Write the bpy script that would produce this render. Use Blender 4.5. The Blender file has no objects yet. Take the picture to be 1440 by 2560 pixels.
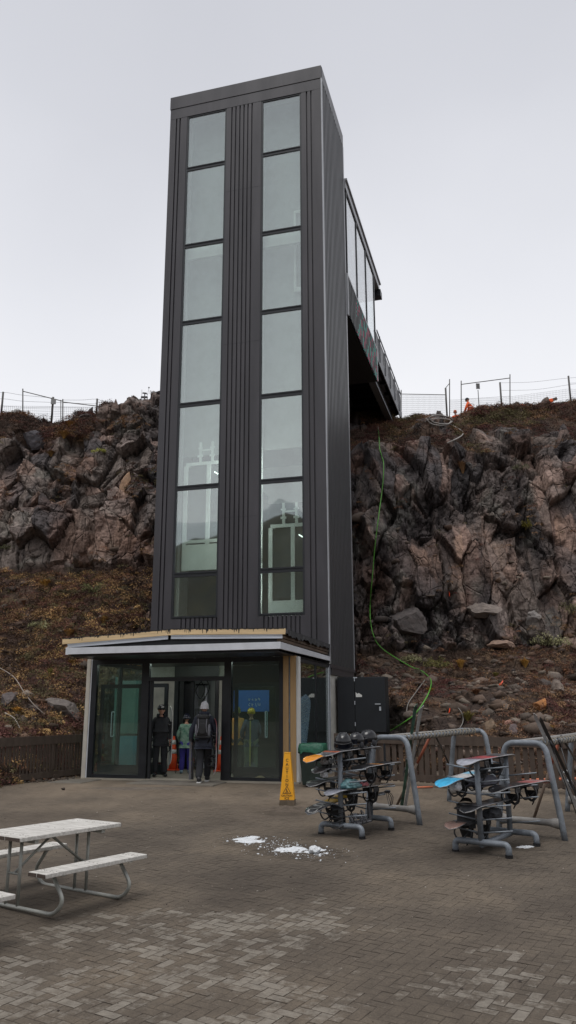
import bpy, bmesh, math, random
import numpy as np
from mathutils import Vector, Matrix, Euler
from mathutils.bvhtree import BVHTree
PI=math.pi; R=math.radians
random.seed(7); rng=np.random.default_rng(11)
SC=bpy.context.scene; COL=SC.collection

# ------------------------------------------------------------------ camera model
F=2000.;PIT=R(14.0);ROLL=R(-0.14);YW=R(-15.6);H=1.62
def ray(x,y):
    a=(x-720)/F; b=(1280-y)/F; c,s=math.cos(ROLL),math.sin(ROLL)
    rx=a*c-b*s; ru=a*s+b*c; cp,sp=math.cos(PIT),math.sin(PIT)
    return Vector((rx, cp-ru*sp, sp+ru*cp))
SL=0.035
def gz(Y): return -SL*max(0.,19.3-Y)                      # the yard falls gently towards the viewer
def G(x,y,h=0):                                           # point h above the yard seen at a photo pixel
    r=ray(x,y); t=(h-H)/r.z
    if r.y*t<19.3: t=(h-SL*19.3-H)/(r.z-SL*r.y)
    p=r*t; return Vector((p.x,p.y,H+p.z))
def atY(x,y,Y): r=ray(x,y); t=Y/r.y; return Vector((r.x*t,Y,H+r.z*t))
bx=Vector((math.cos(YW),math.sin(YW),0)); by=Vector((-math.sin(YW),math.cos(YW),0))
def _g0(x,y): r=ray(x,y); t=-H/r.z; return Vector((r.x*t,r.y*t,0))
O=_g0(742,1962)
def W(u,v,z=0): return O+bx*u+by*v+Vector((0,0,z))
def toB(p): d=Vector(p)-O; return Vector((d.dot(bx),d.dot(by),d.z))
def onV(x,y,v):
    r=ray(x,y); c=Vector((0,0,H)); t=(v-(c-O).dot(by))/r.dot(by); return toB(c+r*t)
def onU(x,y,u):
    r=ray(x,y); c=Vector((0,0,H)); t=(u-(c-O).dot(bx))/r.dot(bx); return toB(c+r*t)

# ------------------------------------------------------------------ materials
_M={}
def pmat(name,col,rough=.7,metal=0.,var=.18,scale=6.,bump=0.,bscale=30.,col2=None,attr=None,spec=None,coat=0,stretch=None,rvar=.12,detail=5):
    if name in _M: return _M[name]
    m=bpy.data.materials.new(name); m.use_nodes=True; nt=m.node_tree; N=nt.nodes; L=nt.links
    b=N['Principled BSDF']; b.inputs['Metallic'].default_value=metal
    if spec is not None: b.inputs['Specular IOR Level'].default_value=spec
    if coat: b.inputs['Coat Weight'].default_value=coat
    tc=N.new('ShaderNodeTexCoord'); src=tc.outputs['Object']
    if stretch:
        mp=N.new('ShaderNodeMapping'); mp.inputs['Scale'].default_value=stretch; L.new(src,mp.inputs[0]); src=mp.outputs[0]
    n=N.new('ShaderNodeTexNoise'); n.inputs['Scale'].default_value=scale; n.inputs['Detail'].default_value=detail; n.inputs['Roughness'].default_value=.62
    L.new(src,n.inputs['Vector'])
    r=N.new('ShaderNodeValToRGB'); r.color_ramp.elements[0].position=.3; r.color_ramp.elements[1].position=.7
    if attr:
        a=N.new('ShaderNodeAttribute'); a.attribute_name=attr
        r.color_ramp.elements[0].color=(1-var*1.4,)*3+(1,); r.color_ramp.elements[1].color=(1+var,)*3+(1,)
        mx=N.new('ShaderNodeMix'); mx.data_type='RGBA'; mx.blend_type='MULTIPLY'; mx.inputs[0].default_value=1
        L.new(n.outputs[0],r.inputs[0]); L.new(a.outputs['Color'],mx.inputs[6]); L.new(r.outputs[0],mx.inputs[7]); L.new(mx.outputs[2],b.inputs['Base Color'])
    else:
        c2=col2 or tuple(c*(1+var) for c in col); c1=tuple(c*(1-var) for c in col) if not col2 else col
        r.color_ramp.elements[0].color=tuple(c1)+(1,); r.color_ramp.elements[1].color=tuple(c2)+(1,)
        L.new(n.outputs[0],r.inputs[0]); L.new(r.outputs[0],b.inputs['Base Color'])
    mr=N.new('ShaderNodeMapRange'); mr.inputs['To Min'].default_value=max(.02,rough-rvar); mr.inputs['To Max'].default_value=min(1,rough+rvar)
    L.new(n.outputs[0],mr.inputs['Value']); L.new(mr.outputs[0],b.inputs['Roughness'])
    if bump:
        n2=N.new('ShaderNodeTexNoise'); n2.inputs['Scale'].default_value=bscale; n2.inputs['Detail'].default_value=6; L.new(src,n2.inputs['Vector'])
        bp=N.new('ShaderNodeBump'); bp.inputs['Strength'].default_value=bump; bp.inputs['Distance'].default_value=.02
        L.new(n2.outputs[0],bp.inputs['Height']); L.new(bp.outputs[0],b.inputs['Normal'])
    _M[name]=m; return m
def glass(name,tint,refl,rough=.015,dirt=.03,rtint=(1,1,1),splash=0):
    m=bpy.data.materials.new(name); m.use_nodes=True; nt=m.node_tree; N=nt.nodes; L=nt.links
    N.remove(N['Principled BSDF']); out=N['Material Output']
    t=N.new('ShaderNodeBsdfTransparent'); t.inputs[0].default_value=tint+(1,)
    g=N.new('ShaderNodeBsdfGlossy'); g.inputs['Color'].default_value=rtint+(1,); g.inputs['Roughness'].default_value=rough
    lw=N.new('ShaderNodeLayerWeight'); lw.inputs[0].default_value=.5; fr=N.new('ShaderNodeMath'); fr.operation='POWER'; fr.inputs[1].default_value=4.; L.new(lw.outputs['Facing'],fr.inputs[0])
    mr=N.new('ShaderNodeMapRange'); mr.inputs['From Min'].default_value=0; mr.inputs['From Max'].default_value=1; mr.inputs['To Min'].default_value=refl; mr.inputs['To Max'].default_value=1
    L.new(fr.outputs[0],mr.inputs['Value'])
    mx=N.new('ShaderNodeMixShader'); L.new(mr.outputs[0],mx.inputs[0]); L.new(t.outputs[0],mx.inputs[1]); L.new(g.outputs[0],mx.inputs[2])
    d=N.new('ShaderNodeBsdfDiffuse'); d.inputs[0].default_value=(.35,.34,.31,1)
    tc=N.new('ShaderNodeTexCoord'); n=N.new('ShaderNodeTexNoise'); n.inputs['Scale'].default_value=1.6; n.inputs['Detail'].default_value=8; n.inputs['Roughness'].default_value=.75; L.new(tc.outputs['Object'],n.inputs['Vector'])
    m2=N.new('ShaderNodeMapRange'); m2.inputs['From Min'].default_value=.45; m2.inputs['From Max'].default_value=.8; m2.inputs['To Min'].default_value=dirt*.4; m2.inputs['To Max'].default_value=dirt*3; L.new(n.outputs[0],m2.inputs['Value'])
    if splash:
        sz=N.new('ShaderNodeSeparateXYZ'); L.new(tc.outputs['Object'],sz.inputs[0]); n5=N.new('ShaderNodeTexNoise'); n5.inputs['Scale'].default_value=3.5; n5.inputs['Detail'].default_value=7; L.new(tc.outputs['Object'],n5.inputs['Vector'])
        za=N.new('ShaderNodeMath'); za.operation='MULTIPLY_ADD'; za.inputs[1].default_value=1.1; L.new(n5.outputs[0],za.inputs[0]); L.new(sz.outputs['Z'],za.inputs[2])
        m5=N.new('ShaderNodeMapRange'); m5.inputs['From Min'].default_value=1.35; m5.inputs['From Max'].default_value=.55; m5.inputs['To Min'].default_value=0; m5.inputs['To Max'].default_value=splash; L.new(za.outputs[0],m5.inputs['Value'])
        ad5=N.new('ShaderNodeMath'); ad5.operation='ADD'; L.new(m5.outputs[0],ad5.inputs[0]); L.new(m2.outputs[0],ad5.inputs[1]); m2=ad5
    mx2=N.new('ShaderNodeMixShader'); L.new(m2.outputs[0],mx2.inputs[0]); L.new(mx.outputs[0],mx2.inputs[1]); L.new(d.outputs[0],mx2.inputs[2])
    # slight waviness of float glass
    n3=N.new('ShaderNodeTexNoise'); n3.inputs['Scale'].default_value=.9; L.new(tc.outputs['Object'],n3.inputs['Vector'])
    bp=N.new('ShaderNodeBump'); bp.inputs['Strength'].default_value=.02; bp.inputs['Distance'].default_value=.05; L.new(n3.outputs[0],bp.inputs['Height']); L.new(bp.outputs[0],g.inputs['Normal'])
    L.new(mx2.outputs[0],out.inputs['Surface']); return m
def emis(name,col,s):
    m=bpy.data.materials.new(name); m.use_nodes=True; b=m.node_tree.nodes['Principled BSDF']
    b.inputs['Emission Color'].default_value=col+(1,); b.inputs['Emission Strength'].default_value=s; return m

clad=pmat('dark_cladding',(.046,.043,.049),.40,.0,.26,1.9,.12,1.6,spec=.5,stretch=(1,1,.16),rvar=.16,detail=8)
cladside=pmat('corrugated_cladding',(.040,.040,.044),.38,.0,.10,1.5,spec=.5,stretch=(1,1,.25))
trimlight=pmat('pale_trim',(.34,.35,.37),.35,.3,.08,2)
blackframe=pmat('black_frame',(.012,.014,.018),.4,0,.3,5)
interiorgrey=pmat('interior_panel',(.43,.45,.44),.7,0,.07,1.2)
interiordark=pmat('shaft_dark',(.05,.055,.055),.8,0,.2,2)
whitesteel=pmat('white_steel',(.86,.88,.86),.45,0,.06,3)
timber=pmat('raw_timber',(.42,.27,.13),.75,0,.22,5,.2,40,stretch=(1,1,.12))
timberfas=pmat('fascia_timber',(.66,.49,.28),.75,0,.2,3,.2,40,stretch=(.3,1,6))
bitumen=pmat('roof_membrane',(.018,.018,.02),.75,0,.3,6,.3,20)
zinc=pmat('aluminium_rail',(.52,.55,.60),.42,.35,.12,5,stretch=(.3,1,4))
whitemet=pmat('white_gutter',(.60,.62,.66),.45,.1,.10,2.5)
cream=pmat('cream_post',(.50,.47,.41),.6,0,.12,3)
concrete=pmat('concrete',(.42,.41,.37),.85,0,.2,2.2,.15,25)
concfloor=pmat('concrete_floor',(.30,.27,.22),.8,0,.2,1.6,.1,20)
galv=pmat('galvanised_pipe',(.18,.20,.225),.55,.3,.34,7,.15,60,detail=9)
galvrust=pmat('dirty_pipe',(.20,.19,.175),.7,.2,.4,9,.2,50,col2=(.27,.26,.25))
rope=pmat('rope',(.20,.18,.15),.9,0,.3,60,.6,120)
towerglass=glass('tower_glass',(.88,.94,.91),.22,.02,.02,(.96,.99,.99))
bridgeglass=glass('bridge_glass',(.80,.86,.87),.16,.01,.02)
lobbyglass=glass('lobby_glass',(.84,.93,.90),.045,.01,.004,splash=.07)
orangep=pmat('orange_plastic',(.80,.085,.02),.5,0,.10,8)
whitep=pmat('reflective_white',(.62,.62,.60),.5,0,.1,8)
yellowp=pmat('yellow_plastic',(.78,.36,.01),.42,0,.08,6)
blackp=pmat('black_plastic',(.012,.012,.014),.35,0,.3,12)
gloss=pmat('gloss_black',(.006,.006,.008),.22,0,.2,6)
binplastic=pmat('bin_plastic',(.012,.022,.018),.5,0,.2,8)
greenplastic=pmat('bin_bag',(.01,.09,.05),.35,0,.3,14,.6,22)
fencewood=pmat('fence_wood',(.050,.034,.025),.85,0,.3,7,.25,40,col2=(.085,.062,.048),stretch=(1,1,.3))
tablewood=pmat('weathered_wood',(.33,.31,.285),.85,0,.3,5,.35,30,col2=(.62,.60,.56),stretch=(6,.5,6))
endgrain=pmat('wood_end',(.07,.05,.04),.9,0,.3,30)
tabletube=pmat('table_tube',(.30,.305,.28),.5,.3,.15,12)
skin=pmat('skin',(.50,.27,.19),.5,0,.06,20)
blackcloth=pmat('black_cloth',(.020,.021,.025),.85,0,.25,9,.3,30)
navycloth=pmat('navy_cloth',(.022,.026,.042),.8,0,.25,9,.3,30)
greencloth=pmat('green_print_cloth',(.06,.18,.13),.8,0,.3,11,.2,30,col2=(.30,.42,.34),detail=2)
bluecloth=pmat('blue_cloth',(.045,.035,.26),.8,0,.2,9,.3,30)
olive=pmat('olive_cloth',(.07,.08,.065),.8,0,.2,9,.3,30)
greycloth=pmat('grey_cloth',(.14,.14,.16),.85,0,.25,12,.3,30)
whitecloth=pmat('white_cloth',(.60,.60,.62),.9,0,.1,40,.4,90)
hivis=pmat('hi_vis_orange',(.85,.12,.02),.7,0,.1,10)
redp=pmat('red_plastic',(.45,.02,.02),.4,0,.15,8)

# ------------------------------------------------------------------ mesh kit
class MB:
    def __init__(s): s.v=[]; s.f=[]; s.c=[]
    def add(s,vs,fs,col=None,M=None):
        o=len(s.v)
        for p in vs:
            p=Vector(p); s.v.append(M@p if M is not None else p)
        for f in fs: s.f.append([i+o for i in f]); s.c.append(col)
        return s
    def box(s,x0,x1,y0,y1,z0,z1,M=None,col=None):
        vs=[(x,y,z) for z in (z0,z1) for y in (y0,y1) for x in (x0,x1)]
        return s.add(vs,[(0,2,3,1),(4,5,7,6),(0,1,5,4),(2,6,7,3),(0,4,6,2),(1,3,7,5)],col,M)
    def beam(s,a,b,w,h,up=(0,0,1),col=None):
        a=Vector(a);b=Vector(b);d=(b-a).normalized();u=Vector(up); sd=d.cross(u).normalized(); u=sd.cross(d)
        vs=[p+sd*i*w/2+u*j*h/2 for p in (a,b) for i,j in ((-1,-1),(1,-1),(1,1),(-1,1))]
        return s.add(vs,[(0,1,2,3),(7,6,5,4),(0,4,5,1),(1,5,6,2),(2,6,7,3),(3,7,4,0)],col)
    def tube(s,pts,r,n=10,col=None,caps=True):
        pts=[Vector(p) for p in pts]; rs=r if isinstance(r,(list,tuple)) else [r]*len(pts)
        o=len(s.v); T=(pts[1]-pts[0]).normalized(); a=Vector((0,0,1)) if abs(T.z)<.9 else Vector((1,0,0)); Nn=T.cross(a).normalized()
        for i,p in enumerate(pts):
            if i==0: t=(pts[1]-pts[0])
            elif i==len(pts)-1: t=(pts[-1]-pts[-2])
            else: t=(pts[i+1]-p).normalized()+(p-pts[i-1]).normalized()
            t=t.normalized(); Nn=(Nn-t*Nn.dot(t)).normalized(); B=t.cross(Nn)
            for k in range(n):
                an=2*PI*k/n; s.v.append(p+(Nn*math.cos(an)+B*math.sin(an))*rs[i])
        for i in range(len(pts)-1):
            for k in range(n):
                k2=(k+1)%n; s.f.append([o+i*n+k,o+i*n+k2,o+(i+1)*n+k2,o+(i+1)*n+k]); s.c.append(col)
        if caps:
            s.f.append([o+k for k in range(n)][::-1]); s.c.append(col)
            e=o+(len(pts)-1)*n; s.f.append([e+k for k in range(n)]); s.c.append(col)
        return s
    def lathe(s,prof,n=20,M=None,col=None,sq=None):
        vs=[];fs=[]
        for (r,z) in prof:
            for k in range(n):
                a=2*PI*k/n; vs.append((r*math.cos(a),r*math.sin(a),z))
        for i in range(len(prof)-1):
            for k in range(n):
                k2=(k+1)%n; fs.append((i*n+k,i*n+k2,(i+1)*n+k2,(i+1)*n+k))
        fs.append(tuple(range(n))[::-1]); fs.append(tuple((len(prof)-1)*n+k for k in range(n)))
        return s.add(vs,fs,col,M)
    def ell(s,c,r,n=14,m=9,M=None,col=None,z0=-1.,jit=0):
        vs=[];fs=[]; a0=math.asin(max(-1,z0))
        for i in range(m+1):
            a=a0+(PI/2-a0)*i/m
            for k in range(n):
                b=2*PI*k/n; q=1+random.uniform(-jit,jit); vs.append((c[0]+r[0]*math.cos(a)*math.cos(b)*q,c[1]+r[1]*math.cos(a)*math.sin(b)*q,c[2]+r[2]*math.sin(a)*q))
        for i in range(m):
            for k in range(n):
                k2=(k+1)%n; fs.append((i*n+k,i*n+k2,(i+1)*n+k2,(i+1)*n+k))
        fs.append(tuple(range(n))[::-1])
        return s.add(vs,fs,col,M)
    def build(s,name,mat,parent=None,smooth=False,bevel=0):
        me=bpy.data.meshes.new(name); me.from_pydata([tuple(p) for p in s.v],[],s.f)
        if any(c is not None for c in s.c):
            ca=me.color_attributes.new('Col','FLOAT_COLOR','CORNER'); arr=[]
            for p,c in zip(me.polygons,s.c):
                c=c or (.5,.5,.5)
                for _ in p.loop_indices: arr+= [c[0],c[1],c[2],1]
            ca.data.foreach_set('color',arr)
        me.materials.append(mat)
        if smooth: me.polygons.foreach_set('use_smooth',[True]*len(me.polygons))
        me.update(); o=bpy.data.objects.new(name,me); COL.objects.link(o)
        if smooth=='auto':
            md=o.modifiers.new('wn','EDGE_SPLIT'); md.split_angle=R(38)
        if bevel:
            md=o.modifiers.new('bv','BEVEL'); md.width=bevel; md.segments=2; md.limit_method='ANGLE'; md.angle_limit=R(40)
        if parent: o.parent=parent
        return o
def tag(o,label=None,cat=None,group=None,kind=None):
    if label: o['label']=label
    if cat: o['category']=cat
    if group: o['group']=group
    if kind: o['kind']=kind
    return o
def thing(name,label,cat,loc=(0,0,0),rz=0,group=None):
    o=bpy.data.objects.new(name,None); COL.objects.link(o); o.empty_display_size=.2
    o.location=loc; o.rotation_euler=(0,0,rz); return tag(o,label,cat,group)
def copy_tree(o,parent=None):
    c=o.copy(); COL.objects.link(c)
    if parent: c.parent=parent
    for ch in list(o.children): copy_tree(ch,c)
    return c
def smoothpath(pts,n=6):
    pts=[Vector(p) for p in pts]; out=[]
    for i in range(len(pts)-1):
        p0=pts[max(i-1,0)];p1=pts[i];p2=pts[i+1];p3=pts[min(i+2,len(pts)-1)]
        for k in range(n):
            t=k/n; out.append(.5*((2*p1)+(p2-p0)*t+(2*p0-5*p1+4*p2-p3)*t*t+(3*p1-p0-3*p2+p3)*t**3))
    out.append(pts[-1]); return out
def bend(pts,r,n=5):                                       # polyline with rounded corners
    pts=[Vector(p) for p in pts]; out=[pts[0]]
    for i in range(1,len(pts)-1):
        a=(pts[i-1]-pts[i]); b=(pts[i+1]-pts[i]); ra=min(r,a.length*.48,b.length*.48)
        A=pts[i]+a.normalized()*ra; B=pts[i]+b.normalized()*ra
        for k in range(n+1):
            t=k/n; out.append(A*(1-t)**2+pts[i]*2*t*(1-t)+B*t*t)
    out.append(pts[-1]); return out
def frame(o,x,y):                                          # matrix with given x and y axes
    x=Vector(x).normalized(); z=x.cross(Vector(y)).normalized(); y=z.cross(x)
    return Matrix(((x.x,y.x,z.x,o[0]),(x.y,y.y,z.y,o[1]),(x.z,y.z,z.z,o[2]),(0,0,0,1)))
def npmesh(name,verts,faces,mat,col=None,smooth=False,parent=None):
    me=bpy.data.meshes.new(name); nv=len(verts); nf,k=faces.shape
    me.vertices.add(nv); me.vertices.foreach_set('co',np.ascontiguousarray(verts,dtype=np.float32).ravel())
    me.loops.add(nf*k); me.loops.foreach_set('vertex_index',np.ascontiguousarray(faces,dtype=np.int32).ravel())
    me.polygons.add(nf); me.polygons.foreach_set('loop_start',np.arange(0,nf*k,k,dtype=np.int32))
    if smooth: me.polygons.foreach_set('use_smooth',np.ones(nf,dtype=bool))
    me.update(calc_edges=True); me.validate()
    if col is not None:
        dom='POINT' if len(col)==nv else 'CORNER'
        ca=me.color_attributes.new('Col','FLOAT_COLOR',dom)
        c=np.ones((len(col),4),dtype=np.float32); c[:,:3]=col; ca.data.foreach_set('color',c.ravel())
    me.materials.append(mat); o=bpy.data.objects.new(name,me); COL.objects.link(o)
    if parent: o.parent=parent
    return o
def srgb(r,g,b): return tuple(((c/255)/12.92 if c/255<=.04045 else ((c/255+.055)/1.055)**2.4) for c in (r,g,b))

# ------------------------------------------------------------------ noise in numpy
_T=rng.random((128,128,8))
def worley(x,y):
    ix=np.floor(x).astype(int); iy=np.floor(y).astype(int)
    F1=np.full(x.shape,9.);F2=np.full(x.shape,9.);ID=np.zeros(x.shape+(8,));DX=np.zeros(x.shape);DY=np.zeros(x.shape)
    for dx in (-1,0,1):
        for dy in (-1,0,1):
            t=_T[(ix+dx)%128,(iy+dy)%128]; vx=ix+dx+t[...,0]-x; vy=iy+dy+t[...,1]-y; d=np.hypot(vx,vy)
            near=d<F1; F2=np.where(near,F1,np.minimum(F2,d)); F1=np.where(near,d,F1)
            ID=np.where(near[...,None],t,ID); DX=np.where(near,-vx,DX); DY=np.where(near,-vy,DY)
    return F1,F2,ID,DX,DY
def vnoise(x,y,k=2):
    ix=np.floor(x).astype(int); iy=np.floor(y).astype(int); fx=x-ix; fy=y-iy; fx=fx*fx*(3-2*fx); fy=fy*fy*(3-2*fy)
    g=lambda a,b:_T[a%128,b%128,k]
    return (g(ix,iy)*(1-fx)+g(ix+1,iy)*fx)*(1-fy)+(g(ix,iy+1)*(1-fx)+g(ix+1,iy+1)*fx)*fy
def fbm(x,y,o=5,k=2):
    s=np.zeros(x.shape);a=.5
    for i in range(o): s+=a*(vnoise(x+17.3*i,y-9.1*i,k)-.5)*2; x=x*2.03;y=y*2.03;a*=.5
    return s
def sst(a,b,x): t=np.clip((x-a)/(b-a),0,1); return t*t*(3-2*t)

# ------------------------------------------------------------------ cliff and slopes
NX,NR=760,580
Xs=np.linspace(-16.5,18.5,NX)
sky=[]
for x,y,Y in [(-200,1035,34.2),(0,1040,34.2),(60,1028,34.2),(100,1046,34.2),(150,1052,34.2),(190,1048,34.2),(215,1032,34.2),(258,1036,34.2),(266,1008,34.2),(310,998,34.2),(350,1008,34.2),(400,1008,34.4),(600,1030,36),(820,1005,39.5),(965,1020,39.5),(1002,1040,39.5),(1040,1036,40),(1130,1042,40),(1180,1024,40),(1250,1028,40),(1300,1022,40),(1440,1010,40),(1600,1000,40)]:
    p=atY(x,y,Y); sky.append((p.x,p.z))
zT=np.interp(Xs,[s[0] for s in sky],[s[1] for s in sky])
Y0=np.interp(Xs,[-16.5,-7,-6.5,-5.6,-4.9,-3.9,2.3,2.8,3.3,3.9,19],[15.5,17.8,19.2,21.9,24.7,28.2,28.2,25.5,22.0,19.3,18.7])
w=sst(-4.2,1.5,Xs); jf=.7*np.array([float(fbm(np.array([x*.33+9]),np.array([.5]),4,3)[0]) for x in Xs])*2
Pm=np.zeros((NX,14,2))
for i in range(NX):
    y0=Y0[i]; z=zT[i]
    Lp=[(y0,-.05),(y0+1,.45),(max(25,y0+1.5),2.6 if y0<25 else 1.2),(28.3,5.5) if y0<27 else (29.2,2.5),(29.6,6.9),(30.0,8.7),(30.4,9.8),(30.9,11),(31.7,12.6),(33.1,z-.7),(34.2,z),(36,z-.5),(50,z-.4),(75,z)]
    Rp=[(y0,-.05),(y0+1.2,.75),(max(24,y0+1.5),1.9 if y0<25 else 1.4),(28.4,2.75) if y0<27 else (29.4,2.5),(30.4,3.8),(31.0,5.2),(31.5,8),(32.3,10.8),(33.5+jf[i]*.4,12.8+jf[i]),(36.2,14.5+jf[i]*.7),(38.8,z-.45),(40.2,z),(46,z-.3),(75,z)]
    a=np.array(Lp);b=np.array(Rp); Pm[i]=a*(1-w[i])+b*w[i]
rows=np.concatenate([np.linspace(0,11.25,NR-8),np.linspace(11.4,13,8)])
# resample rows evenly by arc length
mean=Pm.mean(0); seg=np.r_[0,np.cumsum(np.hypot(*np.diff(mean,axis=0).T))]
tot=np.interp(11.3,np.arange(14),seg); arc=np.concatenate([np.linspace(0,tot,NR-8),np.linspace(tot+.8,seg[-1],8)])
rows=np.interp(arc,seg,np.arange(14))
ii=np.minimum(rows.astype(int),12); fr=rows-ii; frs=fr
base=Pm[:,ii]*(1-frs[None,:,None])+Pm[:,ii+1]*frs[None,:,None]       # NX,NR,2
k=9; ker=np.hanning(2*k+1); ker/=ker.sum()
sm=base.copy()
for c in (0,1):
    pad=np.pad(base[:,:,c],((0,0),(k,k)),mode='edge'); acc=sum(ker[j]*pad[:,j:j+NR] for j in range(2*k+1)); sm[:,:NR-12,c]=acc[:,:NR-12]
GX=np.repeat(Xs[:,None],NR,1); BY=sm[:,:,0]; BZ=sm[:,:,1]; AR=np.repeat(arc[None,:],NX,0)
dY=np.gradient(BY,axis=1); dZ=np.gradient(BZ,axis=1); ln=np.hypot(dY,dZ)+1e-6; ny=-dZ/ln; nz=dY/ln
steep=sst(.70,.87,dZ/ln)                                  # 1 on the rock face
steep*=1-sst(39.,40.,BY)
totz=tot; outc=sst(.02,.26,fbm(GX*.42+8,AR*.5,4,4))*sst(11.2,12.4,BZ)*(1-sst(39.2,40.,BY)*(GX>0)); crag=sst(-8.6,-7.4,GX)*(1-sst(-5,-3.5,GX))*sst(11,12,BZ)
steep=np.maximum(steep,np.maximum(.8*outc,.95*crag)*(BZ>11)*sst(0,.3,1-steep))
steep=np.clip(steep,0,1)
ledge=fbm(GX*.35+4,AR*.5,4); rub=sst(-.05,.22,ledge-.22*np.exp(-((GX-7.5)/3.2)**2-((AR-tot*.45)/4.)**2))       # rubbly scoria zones
wx=GX+.4*fbm(GX*.5,AR*.5,2)+.03*fbm(GX*3,AR*3,3,3); wy=AR+.4*fbm(GX*.5+40,AR*.5,2)+.03*fbm(GX*3+9,AR*3,3,4)
f1,f2,id1,dx1,dy1=worley(wx/1.02+.08*wy,wy/2.3)
g1,g2,id2,dx2,dy2=worley(wx/.50+20-.12*wy,wy/.80+7)
h1,h2,id3,dx3,dy3=worley(wx/.24+50,wy/.26+31)
D=(id1[...,2]-.5)*.85+(id1[...,3]-.5)*dx1*1.35+(id1[...,4]-.58)*dy1*.95
D-=.40*(1-sst(0,.045,f2-f1))
tan0=sst(.0,.5,fbm(GX*.3+2,AR*.22+5,3,6)+.15)*(1-rub)
D2=(id2[...,2]-.5)*.20+(id2[...,3]-.5)*dx2*.62+(id2[...,4]-.5)*dy2*.5-.13*(1-sst(0,.07,g2-g1))
D+=D2*(.65+.8*rub)*1.15*(1-.65*tan0)
D3=(id3[...,2]-.5)*.12-.07*(1-sst(0,.12,h2-h1))+.12*(id3[...,3]-.5)*dx3+.12*(id3[...,4]-.5)*dy3
D+=D3*(.16+1.2*rub)+.012*fbm(GX*5,AR*5,4)-.22*rub
big=.6*fbm(GX*.16+3,AR*.14,3)+.55*fbm(GX*.55+13,AR*.16+4,3,4)
soil=.30*fbm(GX*.55,AR*.55,5)+.16*np.abs(fbm(GX*1.7+5,AR*1.7,4))-.10+.5*fbm(GX*.2,AR*.25,2)
r1,r2,idr,_,_=worley(GX/.8+3+.5*fbm(GX*2,AR*2,3),AR/.7+9+.5*fbm(GX*2+9,AR*2,3)); soil+=np.where(idr[...,2]>.80,.30*np.clip(.5-r1,0,1)*1.2,0)
fade=sst(0,1.2,AR)*(1-.8*sst(43,48,BY))
disp=(D+big)*steep+soil*fade*(1-steep)
jag=.35*sst(.2,.75,vnoise(GX*1.3,AR*1.1,5))*sst(tot*.80,tot*.9,AR)*(1-sst(-5,-3,GX))*(1-steep)
PX=GX+.10*steep*fbm(GX*2,AR*2,3,5); PY=BY+ny*disp; PZ=BZ+nz*disp+jag*fade
# colours of rock, soil and lichen
def C(*a): return np.array(srgb(*a))
rockA,rockB,rockC,rockD,rockE=C(96,87,82),C(132,108,97),C(72,67,67),C(156,126,104),C(108,97,92)
r=id1[...,5]; q=id2[...,5]
px2=720+F*PX/(PY*math.cos(PIT)+(PZ-H)*math.sin(PIT))
def blob(cx,cz,rx,rz): return np.exp(-((PX-cx)/rx)**2-((PZ-cz)/rz)**2)
pA=atY(1180,1370,32); pB=atY(30,1220,31); pC=atY(300,1350,30.5); pD=atY(900,1400,32); pE=atY(1370,1330,32); pF=atY(320,1220,31)
tan=.9*blob(pA.x,pA.z,2.7,2.1)+.3*blob(pB.x,pB.z,1.6,1.4)+.4*blob(pC.x,pC.z,2.0,1.3)+.25*blob(pD.x,pD.z,1,3)+.8*blob(pE.x,pE.z,.7,1.8)+.7*blob(pF.x,pF.z,.45,.6)
tan=np.clip(tan-.05+.2*fbm(GX*.4,AR*.4,3,6),0,1)
col=np.where((r<.45)[...,None],rockA,np.where((r<.75)[...,None],rockC,rockE))
col=np.where((q>.8)[...,None],.5*col+.5*rockB,col)
mixw=np.clip(tan*(.35+.9*r)*(1-.75*rub),0,.95)[...,None]; col=col*(1-mixw)+(rockB*.6+rockD*.4*(q[...,None]>.5)+rockB*.4*(q[...,None]<=.5))*mixw
col=col*(1-.6*rub[...,None])+C(52,48,49)*.6*rub[...,None]
streak=sst(.1,.5,fbm(GX*2.6,AR*.22,4,4)); col=col*(1-.65*streak[...,None])+C(44,42,44)*.65*streak[...,None]
lich=sst(.25,.5,fbm(GX*1.2+30,AR*1.2,5,6)); col=col*(1-.25*lich[...,None])+C(120,120,112)*.25*lich[...,None]
rust=sst(.2,.5,fbm(GX*.6+70,AR*.6,3,3)); col=col*(1-.3*rust[...,None])+C(112,80,64)*.3*rust[...,None]
s1=fbm(GX*.9,AR*.9,5,3)[...,None]
soilc=C(58,47,41)*(1-sst(-.2,.4,s1))+C(80,64,52)*sst(-.2,.4,s1)
# heath colouring of the ground itself under the plants
left=(1-sst(-4,-1,GX)); up=sst(tot*.74,tot*.8,AR)
veg=np.clip((.75*left+.75*up+.18)*sst(-.35,.25,fbm(GX*.5+11,AR*.5,4,5)+.25*left+.2*up),0,1)*(1-steep)
hz=fbm(GX*.7+60,AR*.9,4,6)[...,None]
heath=np.where(hz>.12,C(118,92,58),np.where(hz>-.15,C(84,62,50),C(78,52,48)))
soilc=soilc*(1-.6*veg[...,None])+heath*.6*veg[...,None]
cc=col*steep[...,None]+soilc*(1-steep[...,None])
cc*=(.86+.28*id3[...,5:6]*steep[...,None]+.1)
cc*=(1.12+.14*steep[...,None]*(1-.9*rub[...,None]))
V=np.stack([PX,PY,PZ],-1)
idx=np.arange(NX*NR).reshape(NX,NR)
Fc=np.stack([idx[:-1,:-1],idx[1:,:-1],idx[1:,1:],idx[:-1,1:]],-1).reshape(-1,4)
rockm=pmat('rock_and_soil',(.1,.1,.1),.9,0,.36,6,.35,34,attr='Col',spec=.25,detail=9)
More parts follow.
